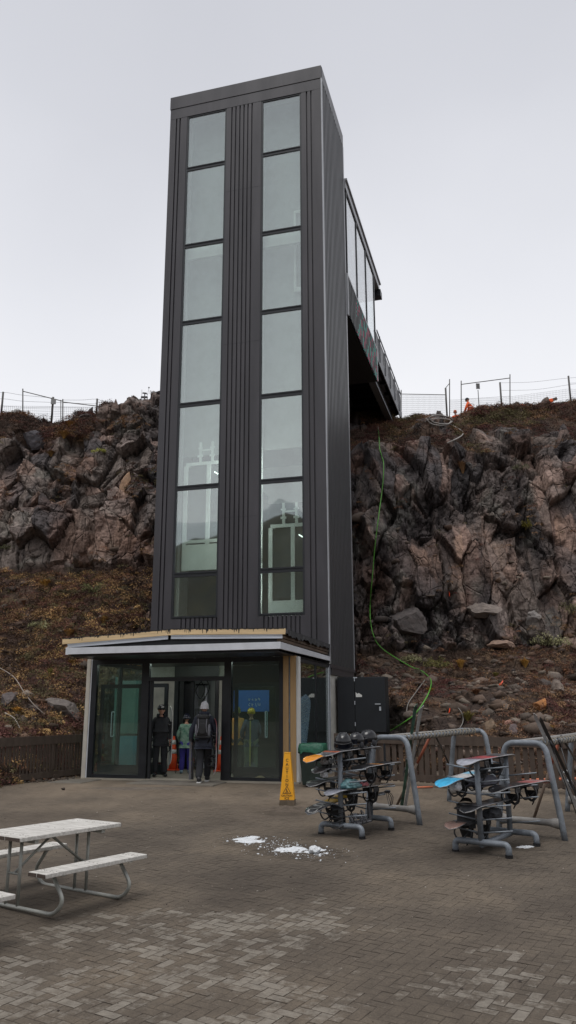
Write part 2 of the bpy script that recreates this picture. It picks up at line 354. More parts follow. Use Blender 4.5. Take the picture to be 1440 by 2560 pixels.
def rockbump(m):
    nt=m.node_tree;N=nt.nodes;L=nt.links; tc=[n for n in N if n.type=='TEX_COORD'][0]; bp0=[n for n in N if n.type=='BUMP'][0]
    nz0=N.new('ShaderNodeTexNoise'); nz0.inputs['Scale'].default_value=1.3; nz0.inputs['Detail'].default_value=4; L.new(tc.outputs['Object'],nz0.inputs['Vector'])
    mm=N.new('ShaderNodeMix'); mm.data_type='RGBA'; mm.inputs[0].default_value=.05; L.new(tc.outputs['Object'],mm.inputs[6]); L.new(nz0.outputs['Color'],mm.inputs[7])
    prev=bp0
    for sc,dist,st in ((1.3,.30,(1,.7,.55)),(3.6,.09,(1,.8,.6)),(11,.022,(1,1,.8))):
        mp=N.new('ShaderNodeMapping'); mp.inputs['Scale'].default_value=st; L.new(mm.outputs[2],mp.inputs[0])
        v=N.new('ShaderNodeTexVoronoi'); v.feature='F1'; v.distance='MANHATTAN'; v.inputs['Scale'].default_value=sc; L.new(mp.outputs[0],v.inputs['Vector'])
        b=N.new('ShaderNodeBump'); b.invert=True; b.inputs['Strength'].default_value=.8; b.inputs['Distance'].default_value=dist; L.new(v.outputs['Distance'],b.inputs['Height']); L.new(prev.outputs[0],b.inputs['Normal']); prev=b
    for sc,dist,wd in ((1.7,.05,.028),):                # hairline cracks between the blocks
        mp=N.new('ShaderNodeMapping'); mp.inputs['Scale'].default_value=(1,.8,.42); L.new(mm.outputs[2],mp.inputs[0])
        v=N.new('ShaderNodeTexVoronoi'); v.feature='DISTANCE_TO_EDGE'; v.inputs['Scale'].default_value=sc; L.new(mp.outputs[0],v.inputs['Vector'])
        r_=N.new('ShaderNodeMapRange'); r_.inputs['From Max'].default_value=wd; L.new(v.outputs['Distance'],r_.inputs['Value'])
        b=N.new('ShaderNodeBump'); b.inputs['Strength'].default_value=1; b.inputs['Distance'].default_value=dist; L.new(r_.outputs[0],b.inputs['Height']); L.new(prev.outputs[0],b.inputs['Normal']); prev=b
    pb=N['Principled BSDF']; L.new(prev.outputs[0],pb.inputs['Normal'])
rockbump(rockm)
terr=npmesh('cliff',V.reshape(-1,3),Fc,rockm,cc.reshape(-1,3),False); tag(terr,kind='structure')
BV=BVHTree.FromPolygons([tuple(v) for v in V.reshape(-1,3).tolist()],Fc.tolist())
CAMP=Vector((0,0,H))
def onT(x,y,back=0.):                                      # where the line of sight of a photo pixel meets the cliff
    d=ray(x,y).normalized(); h=BV.ray_cast(CAMP,d,90)
    if h[0] is None: p=atY(x,y,36); return p,Vector((0,-.5,.8)),p.length
    n=h[1]; n=n if n.dot(d)<0 else -n
    return h[0]+d*back,n,h[3]
def downT(X,Y,dz=0):
    h=BV.ray_cast(Vector((X,Y,40)),Vector((0,0,-1)),60); return h[0].z+dz if h[0] is not None else 0

# ------------------------------------------------------------------ yard
def far_plane():
    m=MB(); ys=[-400,-40,-5,0,5,10,15,19.3,22,30,60,400]; xs=[-400,-60,-16,-8,0,8,16,60,400]
    vs=[(x,y,gz(max(y,-4))-.004) for y in ys for x in xs]; n=len(xs)
    fs=[(j*n+i,j*n+i+1,(j+1)*n+i+1,(j+1)*n+i) for j in range(len(ys)-1) for i in range(n-1)]
    m.add(vs,fs); return m
dirtm=bpy.data.materials.new('yard_dirt'); dirtm.use_nodes=True
def yardmat(m,paver):
    nt=m.node_tree;N=nt.nodes;L=nt.links;b=N['Principled BSDF']
    ge=N.new('ShaderNodeNewGeometry')
    def noise(s,d=6,r=.6,st=None):
        n=N.new('ShaderNodeTexNoise'); n.inputs['Scale'].default_value=s;n.inputs['Detail'].default_value=d;n.inputs['Roughness'].default_value=r
        if st:
            mp=N.new('ShaderNodeMapping'); mp.inputs['Scale'].default_value=st; L.new(ge.outputs['Position'],mp.inputs[0]); L.new(mp.outputs[0],n.inputs['Vector'])
        else: L.new(ge.outputs['Position'],n.inputs['Vector'])
        return n.outputs[0]
    def ramp(src,stops):
        r=N.new('ShaderNodeValToRGB'); e=r.color_ramp.elements
        while len(e)<len(stops): e.new(.5)
        for i,(p,c) in enumerate(stops): e[i].position=p; e[i].color=tuple(c)+(1,) if len(c)==3 else c
        L.new(src,r.inputs[0]); return r.outputs[0]
    def mix(f,a,bb,mode='MIX'):
        x=N.new('ShaderNodeMix'); x.data_type='RGBA'; x.blend_type=mode
        if isinstance(f,float): x.inputs[0].default_value=f
        else: L.new(f,x.inputs[0])
        L.new(a,x.inputs[6]); L.new(bb,x.inputs[7]); return x.outputs[2]
    def math_(op,a,bb=None,c=None):
        x=N.new('ShaderNodeMath'); x.operation=op
        for i,v in enumerate((a,bb,c)):
            if v is None: continue
            if isinstance(v,(int,float)): x.inputs[i].default_value=v
            else: L.new(v,x.inputs[i])
        return x.outputs[0]
    sep=N.new('ShaderNodeSeparateXYZ'); L.new(ge.outputs['Position'],sep.inputs[0])
    big=ramp(noise(.55,8,.65),[(.33,srgb(71,63,55)),(.5,srgb(88,79,69)),(.68,srgb(105,94,81))])
    speck=ramp(noise(60,3,.7),[(.3,(.72,.72,.72)),(.55,(1,1,1)),(.78,(1.22,1.2,1.17))])
    mid=ramp(noise(7,6,.7),[(.3,(.82,.82,.82)),(.7,(1.14,1.14,1.14))])
    dirt=mix(1.,mix(1.,big,speck,'MULTIPLY'),mid,'MULTIPLY')
    # paler trampled dust near the door
    mr=N.new('ShaderNodeMapRange'); mr.inputs['From Min'].default_value=13.5; mr.inputs['From Max'].default_value=18.5; L.new(sep.outputs['Y'],mr.inputs['Value'])
    far=math_('MULTIPLY',mr.outputs[0],ramp(noise(.9,6,.6,(1,.5,1)),[(.3,(.2,)*3),(.65,(1,)*3)]))
    rgb=N.new('ShaderNodeRGB'); rgb.outputs[0].default_value=srgb(128,114,98)+(1,)
    dirt=mix(math_('MULTIPLY',far,.7),dirt,rgb.outputs[0])
    damp=ramp(noise(.33,5,.5),[(.42,(.0,)*3),(.6,(1,)*3)])
    if not paver:
        L.new(dirt,b.inputs['Base Color']); b.inputs['Roughness'].default_value=.9; hgt=noise(30,6,.6)
    else:
        at=N.new('ShaderNodeAttribute'); at.attribute_name='Col'; sp=N.new('ShaderNodeSeparateColor'); L.new(at.outputs['Color'],sp.inputs[0])
        # Col: R random per block, G wear of the dust, B unused
        uv=N.new('ShaderNodeUVMap'); uv.uv_map='block'; su=N.new('ShaderNodeSeparateXYZ'); L.new(uv.outputs[0],su.inputs[0])
        eu=math_('MULTIPLY',math_('MINIMUM',su.outputs[0],math_('SUBTRACT',2.,su.outputs[0])),.1)
        ev=math_('MULTIPLY',math_('MINIMUM',su.outputs[1],math_('SUBTRACT',1.,su.outputs[1])),.1)
        ed=math_('MINIMUM',eu,ev)
        edn=math_('ADD',ed,math_('MULTIPLY',math_('SUBTRACT',noise(45,3,.6),.5),.012))
        joint=N.new('ShaderNodeMapRange'); joint.interpolation_type='SMOOTHSTEP'; joint.inputs['From Min'].default_value=.0015; joint.inputs['From Max'].default_value=.0075; L.new(edn,joint.inputs['Value'])
        jt=joint.outputs[0]
        stone=ramp(noise(14,6,.7),[(.3,srgb(118,112,103)),(.7,srgb(154,147,136))])
        rr=N.new('ShaderNodeMapRange'); rr.inputs['To Min'].default_value=.86; rr.inputs['To Max'].default_value=1.04; L.new(sp.outputs[0],rr.inputs['Value'])
        stone=mix(1.,stone,rr.outputs[0],'MULTIPLY')
        # dust: worn where G is high and the noise is high
        nn=math_('ADD',math_('MULTIPLY',noise(1.6,7,.7),.95),math_('MULTIPLY',noise(9,6,.75),.95))
        nn=math_('ADD',nn,math_('MULTIPLY',sp.outputs[0],.34)); nn=math_('ADD',nn,math_('MULTIPLY',sp.outputs[1],.62))
        wr=N.new('ShaderNodeMapRange'); wr.interpolation_type='SMOOTHSTEP'; wr.inputs['From Min'].default_value=1.68; wr.inputs['From Max'].default_value=1.92; L.new(nn,wr.inputs['Value'])
        wear=math_('MULTIPLY',wr.outputs[0],jt)
        jd=N.new('ShaderNodeMix'); jd.data_type='RGBA'; jd.blend_type='MULTIPLY'; 
        dj=math_('MULTIPLY',math_('SUBTRACT',1.,jt),math_('ADD',math_('MULTIPLY',sp.outputs[1],.40),.36))
        dj=math_('MULTIPLY',dj,ramp(noise(1.1,6,.7),[(.36,(.25,)*3),(.6,(1,)*3)])); L.new(dj,jd.inputs[0]); L.new(dirt,jd.inputs[6]); jd.inputs[7].default_value=(.38,.36,.34,1)
        c=mix(math_('MULTIPLY',wear,.50),jd.outputs[2],stone)
        wet=ramp(math_('ADD',math_('MULTIPLY',sp.outputs[2],.75),math_('MULTIPLY',noise(5,6,.7),.5)),[(.5,(0,)*3),(.68,(1,)*3)]); dk=N.new('ShaderNodeMix'); dk.data_type='RGBA'; dk.blend_type='MULTIPLY'; L.new(wet,dk.inputs[0]); L.new(c,dk.inputs[6]); dk.inputs[7].default_value=(.74,.73,.72,1); c=dk.outputs[2]
        L.new(c,b.inputs['Base Color'])
        ro=N.new('ShaderNodeMapRange'); ro.inputs['To Min'].default_value=.88; ro.inputs['To Max'].default_value=.62; L.new(wear,ro.inputs['Value']); L.new(ro.outputs[0],b.inputs['Roughness'])
        hgt=math_('ADD',math_('MULTIPLY',jt,.8),math_('MULTIPLY',noise(40,5,.6),.7)); hgt=math_('ADD',hgt,math_('MULTIPLY',sp.outputs[0],.4))
    bp=N.new('ShaderNodeBump'); bp.inputs['Strength'].default_value=.55; bp.inputs['Distance'].default_value=.008; L.new(hgt,bp.inputs['Height']); L.new(bp.outputs[0],b.inputs['Normal'])
    b.inputs['Specular IOR Level'].default_value=.3
yardmat(dirtm,False)
gr=far_plane().build('ground',dirtm); tag(gr,kind='structure')
pavm=bpy.data.materials.new('block_paving'); pavm.use_nodes=True; yardmat(pavm,True)
def paving():
    # herringbone of 0.2 x 0.1 m blocks turned to the yard
    a=R(-32); ca,sa=math.cos(a),math.sin(a); s=.097
    spots=[(G(60,2500),1.3,1.15),(G(300,2330),.9,.8),(G(250,2440),1.3,.75),(G(880,2290),1.0,.75),(G(620,2330),.9,.55),(G(1290,2440),.9,.85),(G(1400,2530),.8,.6),(G(930,2150),1.2,.55),(G(520,2160),1.6,.35),(G(680,2540),.8,.75),(G(1050,2000),2.0,.3),(G(330,2120),1.6,.35),(G(560,2520),.7,.6)]
    wets=[(G(622,2104),.45),(G(722,2128),.5),(G(792,2136),.42),(G(1312,2120),.3),(G(722,2030),.55)]
    wetness=lambda X,Y: min(1,sum(math.exp(-((X-p.x)**2+(Y-p.y)**2)/(r*r)) for p,r in wets))
    vs=[];cs=[];uv=[]
    n=130
    for i in range(-n,n):
        for j in range(-n,n):
            # cell (i,j) on a unit lattice; herringbone rule
            k=(i-j)%4
            if k==0: w,h=2,1
            elif k==3: w,h=1,2
            else: continue
            x0,y0=i,j
            cx=(x0+w/2)*s; cy=(y0+h/2)*s
            X=cx*ca-cy*sa+0.5; Y=cx*sa+cy*ca+11.0
            if not(-9<X<10 and 2.2<Y<18.9): continue
            if abs(X)>Y*.42+1.2: continue
            d=sum(b*math.exp(-((X-p.x)**2+((Y-p.y)*.9)**2)/(r*r)) for p,r,b in spots)
            rv=random.random(); zz=random.uniform(0,.0022); tl=random.uniform(-.0012,.0012)
            for q,(ax,ay) in enumerate(((0,0),(w,0),(w,h),(0,h))):
                lx=(x0+ax)*s; ly=(y0+ay)*s; wx=lx*ca-ly*sa+.5; wy=lx*sa+ly*ca+11.
                vs.append((wx,wy,gz(wy)+.002+zz+(tl if q<2 else -tl))); cs.append((rv,min(1,d),wetness(X,Y)))
                uv.append(((0,0),(2,0),(2,1),(0,1))[q] if w==2 else ((0,0),(0,1),(2,1),(2,0))[q])
    vs=np.array(vs); f=np.arange(len(vs)).reshape(-1,4)
    o=npmesh('paving',vs,f,pavm,np.array(cs)); u=o.data.uv_layers.new(name='block'); u.data.foreach_set('uv',np.array(uv,dtype=np.float32).ravel())
    tag(o,kind='structure')
paving()

# ------------------------------------------------------------------ lift tower
VT=3.6; TH=22.85; TW=5.5; TB=7.15
tower=thing('lift_tower','tall dark metal clad lift tower with two columns of windows in front of the cliff','lift tower',tuple(O),YW)
UL=(-4.78,-3.42); UR=(-2.05,-.76); ZM=[21.86,19.79,16.80,13.97,11.10,8.35,5.63,4.30]
def gu(x,y=260): return onV(x,y,VT).x
def slats(m,u0,u1,z0,z1,groove,v0=VT,d=.055,gw=.045):
    xs=[u0]; gs=sorted(g for g in groove if u0<g<u1)
    cur=u0
    for g in gs:
        m.box(cur,g-gw/2,v0,v0+d,z0,z1); cur=g+gw/2
    m.box(cur,u1,v0,v0+d,z0,z1)
m=MB()
gl=[gu(443.5),gu(452)]; gc=[gu(x) for x in (580.5,590.3,600.5,610.5,620.3,630.4)]; grr=[gu(766,215),gu(777,215)]
lz=3.0
gLb=[onV(x,1560,VT).x for x in (453,464,475.5,487,498,508.5,519.5,530.5,541)]
gRb=[onV(x,1555,VT).x for x in (660,671,682,694,706,716,728,739,750)]
for (a,b,g,z0,z1) in ((-TW+.24,UL[0]-.06,gl,.02,21.93),(UL[1]+.06,UR[0]-.06,gc,.02,21.93),(UR[1]+.06,-.24,grr,.02,21.93)):
    slats(m,a,b,z0,z1,g)
slats(m,UL[0]-.06,UL[1]+.06,2.9,4.295,gLb); slats(m,UR[0]-.06,UR[1]+.06,2.9,4.295,gRb)
m.box(-TW+.02,-TW+.24,VT-.004,VT+.055,2.9,21.93); m.box(-.24,-.02,VT-.004,VT+.055,2.9,21.93)     # corner pilasters
m.box(-TW+.02,-.02,VT-.006,VT+.055,21.932,22.33)                                          # band over the windows
m.box(-TW+.02,-.02,VT+.06,VT+.10,22.14,TH-.05)
for (a,b) in ((-TW+.02,UL[0]-.06),(UL[1]+.06,UR[0]-.06),(UR[1]+.06,-.02)): m.box(a,b,VT+.056,VT+.10,2.9,22.1)
for (a,b) in ((UL[0]-.06,UL[1]+.06),(UR[0]-.06,UR[1]+.06)): m.box(a,b,VT+.056,VT+.10,2.9,4.29)
m.box(UL[0]-.059,UL[1]+.059,VT+.056,VT+.10,22.1,22.139); m.box(UR[0]-.059,UR[1]+.059,VT+.056,VT+.10,22.1,22.139)
m.build('front_cladding',clad,tower,bevel=.004)
m=MB()
for zz in (6.9,12.6,18.2):
    for a,b in ((UL[1]+.07,UR[0]-.07),): m.box(a,b,VT-.003,VT+.0005,zz+(.4 if a>-3.5 and a<-2 else 0),zz+.006+(.4 if a>-3.5 and a<-2 else 0))
    m.build('sheet_lap',blackframe,tower); m=MB()
m=MB()
random.seed(3)
for zz in (8.2,14.6,19.9):
    for a in (-5.1,-3.2,-2.3,-.5):
        for k in range(3): m.tube([(a+k*.06,VT-.008,zz+random.uniform(-.05,.05)),(a+k*.06,VT+.001,zz)],.008,6)
del m
m=MB(); m.box(-TW,0,VT-.02,VT+.04,22.345,TH); m.box(-.04,.012,VT+.041,TB,22.345,TH); m.box(-TW-.01,-TW+.04,VT+.041,TB,22.345,TH); m.box(-TW+.041,-.041,TB-.04,TB,22.345,TH)
m.build('parapet_fascia',clad,tower,bevel=.006)
m=MB(); m.box(-TW+.05,-.05,VT+.12,TB-.05,22.4,22.55); m.build('roof',bitumen,tower)
# corrugated sides
def corr(u,out,v0,v1,z0,z1,pitch=.135,amp=.034):
    m=MB(); vs=[];n=int((v1-v0)/pitch)*4; prof=[0,0,1,1]
    P=[]
    nn=int((v1-v0)/pitch)
    for k in range(nn):
        b=v0+k*pitch
        P+= [(b,0),(b+pitch*.45,0),(b+pitch*.55,1),(b+pitch*.92,1)]
    P.append((v1,0))
    for (v,h) in P:
        vs+=[(u+out*h*amp,v,z0),(u+out*h*amp,v,z1)]
    fs=[(2*i,2*i+2,2*i+3,2*i+1) if out>0 else (2*i,2*i+1,2*i+3,2*i+2) for i in range(len(P)-1)]
    m.add(vs,fs); return m
corr(-.05,1,VT+.10,TB-.08,2.9,22.34,.21,.06).build('side_cladding',cladside,tower)
corr(-TW+.03,-1,VT+.10,TB-.08,.02,22.34).build('side_cladding',cladside,tower)
m=MB(); m.box(-.016,.018,VT-.018,VT+.09,2.86,22.34); m.box(-.02,.02,TB-.08,TB+.02,2.86,22.34); m.build('corner_trim',trimlight,tower)
m=MB(); m.box(-TW+.02,-.02,TB-.02,TB,.02,22.34); m.build('rear_cladding',clad,tower)
m=MB(); m.box(-.12,.03,VT+.12,6.95,2.62,2.86); m.box(-.02,.045,VT-.02,7.0,2.80,2.90); m.build('base_flashing',clad,tower)
m=MB(); m.box(-.30,-.03,VT+.02,6.9,-.1,2.62); m.build('concrete_base',concrete,tower)
# inside
m=MB(); m.box(-TW+.12,-.14,6.2,6.25,.1,9.6); m.box(-TW+.12,-.14,VT+.75,VT+.80,9.6,22.33)
m.box(-TW+.08,-TW+.11,VT+.2,6.2,.1,22.3); m.box(-.13,-.10,VT+.2,6.2,2.95,22.3)
m.build('inner_wall',interiorgrey,tower)
m=MB(); m.box(-TW+.13,-.14,VT+.12,6.19,22.30,22.34); m.build('shaft_ceiling',pmat('white_ceiling',(.88,.89,.88),.6,0,.02,2),tower)
for zz in (4.6,6.4,8.2):
    for uu in (-3.26,-2.26): m=MB(); m.box(uu,uu+.06,VT+.16,VT+.19,zz,zz+1.2); m.build('hidden_fill_strip',_M.setdefault('slg',emis('fill_strip_glow',(.95,1,.97),14)),tower)  # unseen glowing strips added behind the cladding to brighten the lift cars
m=MB()
m.box(-3.0,-2.6,VT+.35,6.2,3.2,8.6)
m.box(-TW+.14,-.15,6.1,6.14,2.9,8.3)
m.build('shaft_wall',interiordark,tower)
m=MB()
for u in (-4.9,-3.3,-2.2,-.5):
    m.box(u-.035,u+.035,VT+.55,VT+.62,3.0,22.2)
m.build('guide_rail',whitesteel,tower)
m=MB()
for z in (16.72,):
    m.box(-TW+.15,-.15,VT+.35,VT+.47,z-.22,z+.22)
m.box(-1.16,-1.08,VT+.65,VT+.70,14.9,17.9); m.box(-1.08,-.3,VT+.65,VT+.70,14.9,15.05); m.box(-1.08,-.3,VT+.65,VT+.70,17.8,17.9)
m.build('steel_beam',whitesteel,tower)
for (a,b) in (UL,UR):
    for k in range(7):
        zt=ZM[k]+(0.02 if k==0 else -.075); zb=ZM[k+1]+.075
        m=MB(); e=.055; v0,v1=VT+.012,VT+.085
        m.box(a-.058,a,v0,v1,zb-.073,zt+.073); m.box(b,b+.058,v0,v1,zb-.073,zt+.073)
        m.box(a+.001,b-.001,v0+.002,v1,zt-.001,zt+.073); m.box(a+.001,b-.001,v0+.002,v1,zb-.073,zb)
        m.box(a+.001,b-.001,v0-.02,v0+.001,zb-.05,zb-.02)
        f=m.build('window',blackframe,tower)
        m=MB(); m.box(a+.002,b-.002,VT+.04,VT+.052,zb+.002,zt-.003); m.build('pane',towerglass,f)
# lift cars behind the glass
def car(zb,h,u0,u1,label,name='lift_car'):
    t=thing(name,label,'lift car',tuple(W((u0+u1)/2,VT+.85,zb)),YW,'lift cars inside the tower')
    hw=(u1-u0)/2; y=-.55
    m=MB()
    for x in (-hw,0,hw): m.box(x-.06,x+.06,y,y+.06,0,h)
    m.box(-hw,hw,y+.001,y+.05,h,h+.10); m.box(-hw,hw,y-.002,y+.05,.85 if h>3 else .55,.95 if h>3 else .65)
    for x in (-hw,hw): m.box(x-.03,x+.03,y+.1,.6,h,h+.08)
    m.build('frame',whitesteel,t)
    m=MB(); m.box(-hw-.05,hw+.05,y-.02,y-.003,-.0,.80); m.build('apron',whitesteel,t)
    m=MB()
    for x in (-.28,.12): 
        m.box(x-.04,x+.04,y-.01,y+.04,h+.1,h+.75)
        m.box(x-.09,x+.09,y-.02,y-.01,h+.25,h+.32); m.box(x-.08,x+.08,y-.02,y-.01,h+.52,h+.57)
    m.box(-.3,.15,y-.025,y-.012,h+.45,h+.5)
    m.build('hanger',whitesteel,t)
    m=MB(); m.box(-hw+.05,hw-.05,y+.07,y+.09,.9,h-.02); m.build('cab_wall',interiordark,t)
    m=MB(); m.beam((.18,y+.04,h-.25),(.30,y+.04,h-.33),.03,.03); m.build('lamp',emis('cab_lamp',(.9,1,.95),3),t)
zc=onV(500,1426,VT+.45).z
car(zc-.02,3.35,-4.62,-3.1,'pale steel framed lift car behind the left window column, the higher of the two')
zc2=onV(705,1533,VT+.45).z
car(zc2-.45,3.0,-1.83,-.45,'pale steel framed lift car behind the right window column, lower one with dark panels')

# ------------------------------------------------------------------ footbridge behind the tower
bridge=thing('footbridge','glazed footbridge from the tower to the cliff top with patterned red and green panel','footbridge',tuple(O),YW)
B0=7.2; B1=13.62; B2=21.6; BWD=2.6; zG0,zG1=17.08,20.55; zS=15.5
m=MB(); m.box(-BWD,.06,B0,15.05,20.62,20.95); m.box(-BWD-.1,.12,B0,15.15,20.95,21.02); m.build('roof',trimlight,bridge)
m=MB(); m.box(-BWD,.12,14.9,15.35,20.3,20.62); m.build('roof_overhang',blackframe,bridge)
vs_=[7.35,9.35,11.45,13.5]
for k in range(3):
    m=MB(); m.box(-.02,.04,vs_[k],vs_[k]+.09,zG0,zG1+.05); 
    if k==2: m.box(-.02,.04,vs_[3],vs_[3]+.09,zG0,zG1+.05)
    m.box(-.018,.038,vs_[k]+.09,vs_[k+1],zG0-.08,zG0+.02); m.box(-.018,.038,vs_[k]+.09,vs_[k+1],zG1,zG1+.07)
    f=m.build('window',blackframe,bridge)
    m=MB(); m.box(.0,.012,vs_[k]+.09,vs_[k+1],zG0+.02,zG1); m.build('pane',bridgeglass,f)
    m=MB(); m.box(-BWD,-BWD+.012,vs_[k]+.09,vs_[k+1],zG0+.02,zG1); m.build('pane',bridgeglass,f)
# patterned corrugated panel: chevron stripes in teal and crimson on black
m=MB(); n=46
for k in range(n):
    v0=B0+.1+(B1-B0-.1)*k/n; v1=B0+.1+(B1-B0-.1)*(k+1)/n; h=.03 if k%2 else 0
    for j in range(26):
        za=zS+(zG0-.1-zS)*j/26; zb=zS+(zG0-.1-zS)*(j+1)/26; t=k/n
        s=((v0*1.1+za*.9)%1.05)/1.05 if (k//6)%2 else ((v0*1.1-za*.9)%1.05)/1.05
        c=(.012,.013,.015)
        if t>.22+.1*((j*7)%3)/3:
            c=(.045,.36,.30) if s<.34 else ((.50,.045,.13) if s<.58 else (.012,.013,.015))
        m.add([(.03+h,v0,za),(.03+h,v1,za),(.03+h,v1,zb),(.03+h,v0,zb)],[(0,1,2,3)],c)
    m.add([(.03,v0,zS),(.06,v0,zS),(.06,v0,zG0-.1),(.03,v0,zG0-.1)],[(0,1,2,3)],(.012,.013,.015))
m.build('patterned_panel',pmat('panel_print',(.1,.1,.1),.5,0,.1,4,attr='Col'),bridge)
m=MB(); m.box(-.02,.07,B0+.1,B1,zG0-.09,zG0-.02); m.box(-.0,.07,B1,B1+.08,zS,zG0-.02); m.box(-.01,.07,B0-.02,B0+.09,zS-.1,zG0-.02); m.build('panel_trim',trimlight,bridge)
m=MB(); m.box(-BWD,.0,B0,B1,zS-.02,zS+.12); m.box(-BWD,-.01,B0,B1+.1,16.6,16.75); m.build('deck',blackframe,bridge)
m=MB(); m.box(-BWD-.02,-BWD+.0,B0+.1,B1,zS,zG0-.1); m.build('far_cladding',clad,bridge)
# open steel deck to the cliff
m=MB(); m.box(-BWD,.02,B1+.1,B2,16.95,17.05); 
for v in np.arange(B1+.4,B2,1.4): m.box(-BWD+.2,-.05,v,v+.12,16.7,16.95)
m.build('steel_deck',blackframe,bridge)
for uu in (-.38,-BWD+.3):
    m=MB(); m.box(uu-.03,uu+.03,B1-1.6,B2,16.05,16.85); m.box(uu-.16,uu+.16,B1-1.6,B2,15.98,16.05); m.box(uu-.16,uu+.16,B1-1.6,B2,16.85,16.9)
    m.build('girder',pmat('steel_girder',(.16,.17,.19),.5,.3,.15,3),bridge)
m=MB()
m.box(.0,.05,B1+.1,B2+.2,16.6,17.12)
for v in np.arange(B1+.8,B2,1.55): m.box(.05,.10,v,v+.06,16.75,18.0)
m.box(.05,.09,B1+.1,B2,17.92,17.99); 
m.build('railing',pmat('railing_steel',(.16,.165,.18),.5,.3,.1,4),bridge)
m=MB(); m.box(.0,.03,B1+.12,B2,17.14,17.9); m.build('railing_panel',clad,bridge)

# ------------------------------------------------------------------ entrance lobby
lobby=thing('entrance_lobby','unfinished glass entrance lobby with timber edged flat roof below the dark tower','entrance lobby',tuple(O),YW)
VF=.3; KV=-1.12
m=MB(); m.box(-5.6,.0,VF-.12,VT-.01,-.2,.035); m.build('floor_slab',concfloor,lobby)
m=MB(); m.box(-5.9,-5.0,-.9,VF-.13,-.3,.012); m.box(-3.9,-1.75,-.75,VF-.13,-.3,.02); m.build('door_ramp',pmat('worn_concrete',(.13,.115,.095),.9,0,.3,2.5,.3,20),lobby,bevel=.02)
zl,zk,zr=3.34,3.49,3.43; uk=-2.62
# roof body: two falls from the kink
def fall(m,z0,z1,z2,h,v0,v1,ua,ub,off=0):
    m.add([(ua,v0,z0-h),(uk,v0,z1-h),(uk,v0,z1),(ua,v0,z0),(ua,v1,z0-h),(uk,v1,z1-h),(uk,v1,z1),(ua,v1,z0)],[(0,1,2,3),(5,4,7,6),(3,2,6,7),(1,0,4,5),(4,0,3,7)])
    m.add([(uk,v0,z1-h),(ub,v0,z2-h),(ub,v0,z2),(uk,v0,z1),(uk,v1,z1-h),(ub,v1,z2-h),(ub,v1,z2),(uk,v1,z1)],[(0,1,2,3),(5,4,7,6),(3,2,6,7),(1,0,4,5),(1,5,6,2)])
m=MB(); fall(m,zl+.01,zk+.01,zr+.01,.05,KV+.05,VT-.012,-5.5,.02); m.build('roof',bitumen,lobby)
m=MB(); fall(m,zl,zk,zr,.128,KV-.02,KV+.045,-5.56,.05); m.build('timber_fascia',timberfas,lobby)
# tar runs down the fascia
m=MB(); random.seed(21)
for c_,n_ in ((-5.2,3),(-4.55,6),(-3.95,8),(-2.85,6),(-2.3,5),(-1.75,7),(-1.15,5),(-.5,4)):
    for k in range(n_):
        u=c_+random.gauss(0,.13); z=(zl+(zk-zl)*(u+5.56)/(uk+5.56)) if u<uk else zk+(zr-zk)*(u-uk)/(.05-uk)
        wd=random.uniform(.006,.02); ln_=random.uniform(.02,.10)
        m.add([(u-wd,KV-.023,z+.012),(u+wd,KV-.023,z+.012),(u+wd*.4,KV-.023,z-ln_),(u-wd*.4,KV-.023,z-ln_)],[(0,1,2,3)])
u=-5.54
vsx=[];top=[]
k=0
while u<.03:
    z=(zl+(zk-zl)*(u+5.56)/(uk+5.56)) if u<uk else zk+(zr-zk)*(u-uk)/(.05-uk)
    vsx.append((u,KV-.024,z+.015)); vsx.append((u,KV-.024,z-random.uniform(.0,.012)-(.012 if random.random()<.25 else 0))); u+=.035
m.add(vsx,[(2*i,2*i+1,2*i+3,2*i+2) for i in range(len(vsx)//2-1)])
m.build('tar_edge',bitumen,lobby)
m=MB(); 
def rail(m,ua,za,ub,zb,v,h,t=.04):
    m.add([(ua,v,za-h),(ub,v,zb-h),(ub,v,zb),(ua,v,za),(ua,v+t,za-h),(ub,v+t,zb-h),(ub,v+t,zb),(ua,v+t,za)],[(0,1,2,3),(5,4,7,6),(3,2,6,7),(1,0,4,5),(4,0,3,7),(1,5,6,2)])
def znear(u): return (zl+(zk-zl)*(u+5.56)/(uk+5.56)) if u<uk else zk+(zr-zk)*(u-uk)/(.05-uk)
for (ua,ub) in ((-5.42,-2.80),(-2.72,-.02)):
    for dz,h,o in ((.132,.020,-.012),(.153,.052,.0),(.206,.014,-.014)):
        rail(m,ua,znear(ua)-dz,ub,znear(ub)-dz,KV+.0+o,h)
m.build('aluminium_rail',zinc,lobby)
m=MB(); rail(m,-5.42,3.12,-.05,3.135,KV-.04,.155,.06)
m.box(-5.44,-5.36,KV-.046,KV-.041,2.955,3.13)
m.build('gutter_board',whitemet,lobby,bevel=.008)
m=MB()
m.add([(-.05,KV+.02,2.98),(.02,VT-.03,2.985),(.02,VT-.03,3.10),(-.05,KV+.02,3.135),(-.09,KV+.02,2.98),(-.02,VT-.03,2.985),(-.02,VT-.03,3.10),(-.09,KV+.02,3.135)],[(0,1,2,3),(5,4,7,6),(3,2,6,7),(1,0,4,5)])
m.build('side_gutter_board',whitemet,lobby)
m=MB()
for z0_,z1_,o in ((3.15,3.21,-.04),(3.225,3.28,-.02),(3.295,3.33,-.05)): m.box(-.12+o,.0+o,KV+.05,VT-.03,z0_,z1_)
m.build('side_batten',pmat('old_timber',(.10,.07,.05),.85,0,.4,5,stretch=(1,.2,1)),lobby)
m=MB(); random.seed(5); vs=[]; v=KV
while v<VT-.02:
    vs+= [(.045+random.uniform(-.01,.02),v,3.30+random.uniform(-.05,.035)),(.03,v,3.43),(-.3,v,3.455)]; v+=.11
